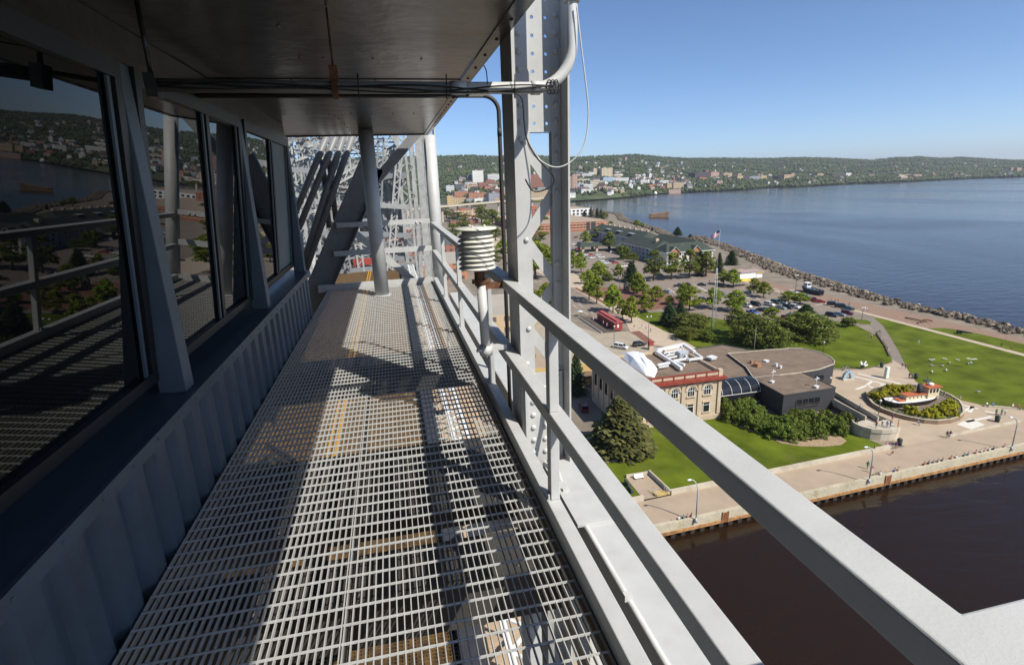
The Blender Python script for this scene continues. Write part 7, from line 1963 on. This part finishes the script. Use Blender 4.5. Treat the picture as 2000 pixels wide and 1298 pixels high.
# houses on the hillside
hm = [mat('house_white', (.66, .65, .62), .8, .04, .2), mat('house_tan', (.42, .34, .25), .8, .05, .2), mat('house_brick', (.27, .13, .09), .8, .05, .2), mat('house_grey', (.30, .32, .34), .8, .05, .2), mat('house_pink', (.50, .34, .29), .8, .05, .2)]
hr = [mat('roof_dark', (.06, .055, .052), .9, .1, .2), mat('roof_grey', (.16, .15, .145), .9, .1, .2), mat('roof_brown', (.13, .085, .06), .9, .1, .2)]
HMS = []
for i in range(5):
    for j in range(3):
        b = MB(); w, l_, h_ = 8, 11, 6.5
        b.box(-w / 2, w / 2, -l_ / 2, l_ / 2, -4, h_); b.add([(-w / 2, -l_ / 2, h_), (w / 2, -l_ / 2, h_), (0, -l_ / 2, h_ + 3.2)], [(0, 1, 2)]); b.add([(-w / 2, l_ / 2, h_), (w / 2, l_ / 2, h_), (0, l_ / 2, h_ + 3.2)], [(2, 1, 0)])
        b.cur = 1; b.add([(-w / 2 - .5, -l_ / 2 - .4, h_ - .3), (0, -l_ / 2 - .4, h_ + 3.3), (0, l_ / 2 + .4, h_ + 3.3), (-w / 2 - .5, l_ / 2 + .4, h_ - .3)], [(0, 1, 2, 3)]); b.add([(w / 2 + .5, -l_ / 2 - .4, h_ - .3), (0, -l_ / 2 - .4, h_ + 3.32), (0, l_ / 2 + .4, h_ + 3.32), (w / 2 + .5, l_ / 2 + .4, h_ - .3)], [(3, 2, 1, 0)])
        b.cur = 2
        for y in (-3, 0, 3):
            for s in (-1, 1):
                for z in (1.2, 4): b.box(s * w / 2 - .03, s * w / 2 + .03, y - .6, y + .6, z, z + 1.5)
        for x in (-2, 2):
            for z in (1.2, 4): b.box(x - .6, x + .6, -l_ / 2 - .03, -l_ / 2 + .03, z, z + 1.5)
        HMS.append((b.mesh('house', [hm[i], hr[j], M['darkglass']]), ('white', 'tan', 'brick red', 'grey', 'pinkish')[i]))
zones = lambda xp, u: ('low on the far shore' if u < .12 else 'halfway up the wooded hill' if u < .5 else 'high on the wooded hill') + (' left of the lattice column' if xp < 985 else ' behind the lattice column' if xp < 1115 else ' above the pale town towers' if xp < 1340 else ' above the brick waterfront blocks' if xp < 1560 else ' at the far right')
for k in range(298):
    xp = rngh.uniform(872, 1350) if k < 120 else rngh.uniform(1115, 2010) if k < 275 else rngh.uniform(570, 720)
    u = rngh.random() ** 1.5 * .75 + .02
    i = 0 if rngh.random() < .55 else rngh.randrange(5)
    me_, cn = HMS[i * 3 + rngh.randrange(3)]
    x, y, z = hill_point(xp, u)
    o = bpy.data.objects.new('hillside_house', me_); col.objects.link(o)
    s = rngh.uniform(1.1, 1.8) if xp < 1350 else rngh.uniform(.8, 1.4); o.location = (x, y, z + 3.0); o.scale = (s, s, s); o.rotation_euler = (0, 0, rngh.choice((0, PI / 2)) + rngh.uniform(-.5, .5))
    tag(o, 'small %s gabled house %s' % (cn, zones(xp, u)), 'house', '%s houses %s' % (cn, zones(xp, u)))

# town buildings: pixel rows give each its bearing and size, Y its distance
def wallmat(name, c, sa=0, sb=0, dark=(.07, .075, .085), w_=.5, h_=.5):
    q = mat(name, c, .8, .06, .05)
    if sa: rows(q, sa, sb, dark, w_, h_)
    return q
WM = {'cream': wallmat('cream_tower', (.60, .50, .33), 6, 400, (.30, .24, .16), .35, 1), 'creamwin': wallmat('cream_block', (.58, .50, .36), 400, 5.5, (.16, .15, .14), 1, .4), 'white': wallmat('white_block', (.66, .65, .61), 400, 5.5, (.20, .22, .24), 1, .38), 'whiteplain': wallmat('white_slab', (.64, .62, .57)), 'bluewin': wallmat('pale_blue_glass_block', (.40, .50, .60), 9, 4.5, (.20, .28, .38), .7, .5),
      'dark': wallmat('dark_glass_block', (.06, .07, .09), 400, 5, (.16, .17, .18), 1, .3), 'navybrick': wallmat('dark_brick_block', (.085, .06, .065), 7, 5, (.03, .03, .035), .5, .5), 'brick': wallmat('red_brick_block', (.30, .12, .075), 5, 4.5, (.07, .06, .06), .45, .5), 'orange': wallmat('orange_brick_block', (.42, .19, .10), 5, 4.5, (.09, .07, .06), .4, .5), 'tan': wallmat('tan_block', (.48, .36, .22), 6, 4.5, (.12, .10, .08), .5, .45), 'peach': wallmat('peach_tower', (.46, .30, .22), 6, 4.5, (.13, .10, .10), .5, .45), 'yellow': wallmat('yellow_block', (.58, .42, .19), 400, 5, (.22, .16, .10), 1, .35), 'grey': wallmat('grey_block', (.30, .31, .33), 6, 4.5, (.10, .11, .12), .5, .45), 'pinkstone': wallmat('pink_stone_block', (.42, .29, .24), 6, 5, (.12, .10, .10), .4, .45)}
RMt = {'d': mat('dark_flat_roof', (.10, .095, .09), .9, .1, .05), 't': mat('pale_flat_roof', (.36, .32, .26), .9, .1, .05), 'r': mat('red_far_roof', (.35, .12, .07), .9, .1, .05), 'g': mat('grey_far_roof', (.20, .20, .21), .9, .1, .05)}
def ground_hit(xp, py):
    """where the sight line through that row meets the flat land or the hillside"""
    d = ray(xp, py); hd = math.hypot(d[0], d[1]); k = d[2] / hd
    S_ = shore_d(xp)
    if k < 0 and -EZ / k < S_ + 6: return -EZ / k
    q = S_ + 6
    while q < S_ + 2600:
        if EZ + k * q <= ground_h(xp, q): return q
        q += 8
    return q
def bld(x0, x1, top, base, Y, dep, wk, rk, label, cat='building', name='town_building', gable_=False):
    xm = (x0 + x1) / 2; q_ = ground_hit(xm, base); d_ = ray(xm, base); Y = q_ * d_[1] / math.hypot(d_[0], d_[1])
    dep = min(dep, 14 + abs(N(x1, base, Y)[0] - N(x0, base, Y)[0]))
    a = N(x0, base, Y); c = N(x1, base, Y); z1 = N((x0 + x1) / 2, top, Y)[2]
    xa, xb = a[0], c[0]; z0 = min(a[2], c[2]) - 30
    if Y < 1000: z0 = -.5
    t = thing(name, label, cat, ((xa + xb) / 2, Y + dep / 2, max(0, z0 + 30)), group='town buildings: ' + label if label.startswith('small') else 'town buildings beyond the bay')
    b = MB(); b.box(xa, xb, Y, Y + dep, max(-3, z0), z1); b.obj('wall', WM[wk], t)
    b = MB()
    if gable_: gable(b, xa, xb, Y, Y + dep, z1 + .02, z1 + min(6, (xb - xa) * .3), 'x', .5)
    else:
        b.box(xa + .6, xb - .6, Y + .6, Y + dep - .6, z1 + .02, z1 + .4)
        w = xb - xa
        if w > 14: b.box(xa + w * .3, xa + w * .5, Y + dep * .3, Y + dep * .6, z1 + .42, z1 + 3.5)
    b.obj('roof', RMt[rk], t)
for r in [
 # left of the column
 (913, 924, 342, 361, 1650, 30, 'dark', 'd', 'dark glazed left half of the twin slab tower'), (924, 945, 333, 362, 1640, 30, 'whiteplain', 't', 'white slab tower standing out above the old town'), (953, 985, 340, 356, 1700, 40, 'white', 't', 'white low block right of the white slab tower'),
 (872, 888, 362, 376, 1300, 40, 'white', 'g', 'pale arcaded block at the left edge of the old town'), (890, 914, 359, 372, 1420, 40, 'dark', 't', 'dark low block with a pale roof line in the old town'), (912, 932, 361, 372, 1380, 30, 'tan', 'd', 'tan small block below the white slab tower'), (935, 972, 356, 366, 1500, 40, 'brick', 'd', 'long brown brick block right below the white slab tower'), (947, 970, 363, 373, 1400, 40, 'orange', 'd', 'orange brick block with a dark left side'),
 (888, 915, 374, 385, 1200, 40, 'orange', 'g', 'low orange block behind the tan front row'), (916, 952, 377, 388, 1150, 40, 'orange', 'r', 'red roofed orange block in the old town'), (874, 886, 383, 400, 1000, 30, 'yellow', 't', 'tall yellow block at the left edge above the expressway'), (886, 911, 386, 397, 1030, 30, 'tan', 'r', 'tan block next to the tall yellow one'), (911, 927, 388, 396, 1020, 30, 'grey', 'g', 'grey sided half of the white warehouse'), (927, 953, 387, 395, 1020, 30, 'whiteplain', 't', 'white warehouse front above the expressway'), (955, 975, 377, 395, 1080, 40, 'grey', 'd', 'grey blocks at the conduit in the old town'),
 (966, 976, 388, 394, 990, 30, 'tan', 't', 'small tan block beside the dark conduit'), (888, 932, 411, 421, 620, 45, 'tan', 'r', 'wide tan hall above the weather shield'), (900, 932, 422, 428, 560, 26, 'peach', 'r', 'red tiled low building before the tan hall'), (880, 935, 430, 438, 480, 24, 'brick', 'd', 'long dark roofed brick building above the weather shield'),
 (1018, 1034, 336, 368, 1500, 30, 'peach', 'd', 'brown tower block seen inside the lattice column'), (1030, 1062, 341, 369, 1450, 30, 'brick', 'd', 'dark red tower block seen inside the lattice column'), (1020, 1075, 372, 392, 1200, 60, 'tan', 't', 'broad tan block inside the lattice column'), (1030, 1078, 408, 436, 640, 50, 'brick', 'r', 'brick hotel block inside the lattice column'),
 # right of the column
 (1112, 1119, 344, 372, 1500, 30, 'peach', 'd', 'tall peach tower cut by the lattice column'), (1118, 1128, 341, 372, 1520, 30, 'peach', 'd', 'tall peach tower with dark window columns beside the column'), (1127, 1137, 339, 348, 1900, 40, 'dark', 'd', 'dark left end of the long hospital block'), (1137, 1151, 339, 348, 1890, 40, 'white', 't', 'white banded hospital block'), (1150, 1160, 336, 346, 1880, 40, 'white', 't', 'hospital block with a white stair tower'),
 (1159, 1166, 329, 346, 1860, 25, 'cream', 't', 'narrow left cream tower of the hospital pair'), (1166, 1176, 332, 346, 1870, 25, 'navybrick', 'd', 'brown link between the two cream towers'), (1175, 1196, 328, 348, 1840, 35, 'cream', 't', 'broad cream hospital tower, tallest over the bay'), (1127, 1152, 349, 358, 1700, 45, 'creamwin', 't', 'long cream low block below the hospital'), (1152, 1178, 347, 356, 1720, 45, 'dark', 'd', 'dark roofed block left of the blue glass building'), (1178, 1199, 346, 358, 1700, 45, 'bluewin', 'g', 'pale blue glass building below the cream tower'), (1198, 1228, 347, 358, 1690, 50, 'white', 't', 'white banded clinic right of the blue glass building'), (1202, 1216, 340, 347, 1750, 40, 'whiteplain', 't', 'white upper block behind the clinic'), (1228, 1240, 353, 359, 1680, 30, 'bluewin', 'g', 'low pale blue block at the clinic end'),
 (1128, 1144, 358, 368, 1600, 45, 'bluewin', 't', 'pale roofed block left of the stepped white one'), (1153, 1178, 353, 368, 1610, 45, 'creamwin', 't', 'stepped pale block above the shore trees'), (1140, 1158, 360, 372, 1570, 40, 'white', 't', 'white block with dark openings beside the stepped one'), (1121, 1142, 369, 377, 1500, 40, 'navybrick', 'd', 'dark low block near the shore by the column'), (1142, 1160, 370, 377, 1510, 40, 'whiteplain', 't', 'pale low hall near the shore'), (1170, 1196, 365, 373, 1560, 40, 'pinkstone', 't', 'pinkish low block behind the shore trees'), (1200, 1220, 371, 377, 1600, 40, 'tan', 't', 'tan low hall on the shore slope'),
 (1241, 1251, 352, 359, 1700, 40, 'dark', 'd', 'dark left end of the small white office'), (1251, 1264, 351, 360, 1690, 40, 'white', 't', 'small white banded office right of the clinic'), (1243, 1256, 345, 351, 1900, 40, 'orange', 'r', 'orange roofed block above the white office'), (1278, 1287, 348, 356, 1850, 30, 'peach', 'r', 'red topped block on the right slope'), (1288, 1306, 352, 363, 1800, 40, 'white', 't', 'white block amid dark roofs right of the office'), (1268, 1276, 361, 368, 1700, 30, 'orange', 'r', 'small orange house block near the shore'), (1289, 1299, 363, 369, 1720, 30, 'brick', 'd', 'dark red block near the shore'),
 (1303, 1312, 358, 370, 1750, 40, 'tan', 't', 'tan left part of the old brewery'), (1315, 1335, 357, 369, 1760, 40, 'tan', 't', 'tan brewery block on the shore'), (1306, 1330, 370, 376, 1720, 30, 'pinkstone', 'd', 'low stone hall on the water below the brewery'),
 (1357, 1388, 337, 350, 2300, 60, 'navybrick', 'd', 'large dark brick block on the far waterfront'), (1378, 1384, 332, 339, 2320, 30, 'brick', 'd', 'red stair tower over the dark brick block'), (1388, 1404, 336, 348, 2290, 50, 'peach', 'r', 'peach block beside the large dark one'), (1404, 1413, 339, 347, 2300, 40, 'navybrick', 'd', 'small dark block right of the peach one'), (1413, 1430, 338, 345, 2350, 40, 'tan', 'r', 'tan block with a red roof end'), (1366, 1380, 347, 353, 2200, 40, 'orange', 'r', 'orange low block in front of the dark brick one'), (1400, 1411, 353, 362, 2100, 30, 'pinkstone', 'd', 'ruined stone pier building on the far shore'),
 (1440, 1451, 343, 352, 2450, 40, 'yellow', 't', 'yellow banded block on the far waterfront, left one'), (1451, 1464, 343, 352, 2460, 40, 'navybrick', 'd', 'dark block right of the left yellow one'), (1464, 1485, 344, 352, 2500, 50, 'grey', 'd', 'grey brown block between the yellow ones'), (1486, 1497, 343, 352, 2450, 40, 'yellow', 't', 'yellow banded block on the far waterfront, right one'), (1520, 1532, 344, 352, 2600, 40, 'navybrick', 'd', 'dark waterfront block further right'), (1531, 1544, 341, 352, 2600, 40, 'tan', 'd', 'tan block with a dark side further right'), (1545, 1552, 338, 348, 2650, 40, 'peach', 'd', 'narrow reddish tower block further right'),
 (1596, 1608, 339, 346, 2600, 40, 'tan', 'd', 'tan block among the trees of the right shore'), (1625, 1650, 340, 347, 2500, 40, 'navybrick', 'd', 'dark roofed block among the trees of the right shore'), (1652, 1662, 338, 345, 2550, 30, 'whiteplain', 't', 'white house block among the trees of the right shore'), (1755, 1772, 341, 347, 2700, 40, 'tan', 't', 'tan hall on the right shore'), (1782, 1800, 341, 347, 2700, 40, 'peach', 'd', 'reddish hall on the right shore'), (1885, 1896, 343, 347, 2700, 40, 'tan', 't', 'low tan block on the far right shore'), (1974, 1982, 328, 336, 3000, 30, 'peach', 't', 'left one of two small towers at the far right'), (1986, 1994, 328, 336, 3000, 30, 'peach', 't', 'right one of two small towers at the far right')]:
    bld(*r)
rb = random.Random(12)
for k in range(120):                                  # the smaller buildings that fill the town
    if k < 62: x = rb.uniform(872, 1108); y = rb.uniform(352, 398); zone_ = 'in the old town left of the column' if x < 985 else 'in the old town behind the lattice column'
    elif k < 96: x = rb.uniform(1114, 1350); y = rb.uniform(344, 374); zone_ = 'among the pale town blocks above the bay'
    else: x = rb.uniform(1350, 1900); y = rb.uniform(341, 352); zone_ = 'along the far waterfront at the right'
    y = min(y, interp(SHORE, x) - 2.5)
    w = rb.uniform(6, 15) * (1.25 if k < 62 else .9); hh = rb.uniform(4, 9) * (1.1 if k < 62 else .8)
    wk = rb.choice(('brick', 'orange', 'tan', 'white', 'creamwin', 'grey', 'pinkstone', 'whiteplain', 'peach', 'navybrick'))
    bld(x - w / 2, x + w / 2, y - hh, y, 0, 30, wk, rb.choice('dtrg'), 'small %s building %s' % ({'brick': 'red brick', 'orange': 'orange brick', 'tan': 'tan', 'white': 'white banded', 'creamwin': 'cream banded', 'grey': 'grey', 'pinkstone': 'pink stone', 'whiteplain': 'plain white', 'peach': 'peach', 'navybrick': 'dark brick'}[wk], zone_), gable_=rb.random() < .3)
q_ = ground_hit(1315.5, 368); d_ = ray(1315.5, 368); YB = q_ * d_[1] / math.hypot(d_[0], d_[1])
a = N(1315.5, 368, YB); zt = N(1315.5, 343, YB)[2]
b = MB(); b.tube([(a[0], YB, max(0, a[2] - 20)), (a[0], YB, zt)], [3.2, 2.2], 12); tag(b.obj('chimney_stack', mat('brick_chimney', (.26, .14, .10), .8, .1, .1)), 'tall brick chimney stack at the old brewery', 'chimney')
# expressway, shore walls
a, c = N(868, 402, 880), N(990, 391, 1000)
b = MB(); b.bar((a[0] - 60, a[1] - 50, a[2] - 1), (c[0] + 120, c[1] + 110, c[2] - 1), 16, 2.2)
for k in range(12):
    u = k / 11; q = [a[i] - (60, 50, 0)[i] + (c[i] + (120, 110, 0)[i] - a[i] + (60, 50, 0)[i]) * u for i in range(3)]
    b.box(q[0] - 1.5, q[0] + 1.5, q[1] - 1.5, q[1] + 1.5, -1, q[2] - 2)
tag(b.obj('expressway', M['concrete']), 'raised pale expressway crossing before the old town', 'expressway')
b = MB()
for (x0, y0, x1, y1, h_) in ((1105, 390, 1156, 386, 8.0), (1156, 386.5, 1232, 381.5, 11)):
    p, q = at(x0, y0, 0), at(x1, y1, 0); b.bar((*p, ground_h(x0, math.hypot(*p)) + 1), (*q, ground_h(x1, math.hypot(*q)) + 1), 3, h_)
tag(b.obj('shore_wall', mat('white_shore_wall', (.60, .56, .48), .8, .08, .1)), 'long white shore wall at the corner of the bay', 'wall')
p = at(1282, 380, 0); b = MB(); b.lathe([(6, 0), (6.5, 5), (3.5, 9.5), (.5, 11)], 12, (p[0], p[1] + 8, 0)); tag(b.obj('tank', M['whitepaint']), 'round white tank at the far shore', 'tank')
# street blocks under the far side of the bridge
for (x0, x1, y0, y1, h_, wk, rk, lb_) in ((-40, -22, 96, 122, 6, 'brick', 'r', 'red roofed shop below the bridge tower, left one'), (-18, -4, 130, 150, 7, 'brick', 'r', 'red shop building below the bridge deck end'), (-70, -45, 120, 160, 8, 'tan', 'd', 'tan building beyond the lift tower'), (-45, -20, 170, 220, 10, 'brick', 'd', 'brick warehouse beyond the lift tower'), (-16, 6, 230, 290, 9, 'tan', 't', 'tan warehouse on the street beyond the tower'), (-60, -30, 300, 380, 12, 'orange', 'd', 'orange warehouse beyond the tower'), (16, 44, 330, 390, 10, 'orange', 't', 'orange brick store left of the street'), (24, 52, 200, 240, 7, 'tan', 't', 'low tan store beside the forecourt'), (10, 50, 440, 520, 10, 'brick', 'd', 'brick store far up the left side of the street'), (-20, 30, 600, 700, 12, 'brick', 't', 'long brick block far behind the tower')):
    t = thing('street_building', lb_, 'building', ((x0 + x1) / 2, (y0 + y1) / 2, 0), group='buildings along the street')
    b = MB(); b.box(x0, x1, y0, y1, 0, h_); b.obj('wall', WM[wk], t)
    b = MB(); b.box(x0 + .5, x1 - .5, y0 + .5, y1 - .5, h_ + .01, h_ + .3); b.obj('roof', RMt[rk], t)

# ---- the air over the lake and town
hz = bpy.data.materials.new('haze_air'); hz.use_nodes = True
t = hz.node_tree
t.nodes.remove(t.nodes['Principled BSDF'])
v = t.nodes.new('ShaderNodeVolumePrincipled'); v.inputs['Color'].default_value = (.86, .92, 1, 1); v.inputs['Density'].default_value = .000062; v.inputs['Anisotropy'].default_value = .3
t.links.new(v.outputs[0], t.nodes['Material Output'].inputs['Volume'])
b = MB(); b.box(-5200, 16000, -6200, 17000, -7, 420)
o = b.obj('haze', hz); o['kind'] = 'stuff'
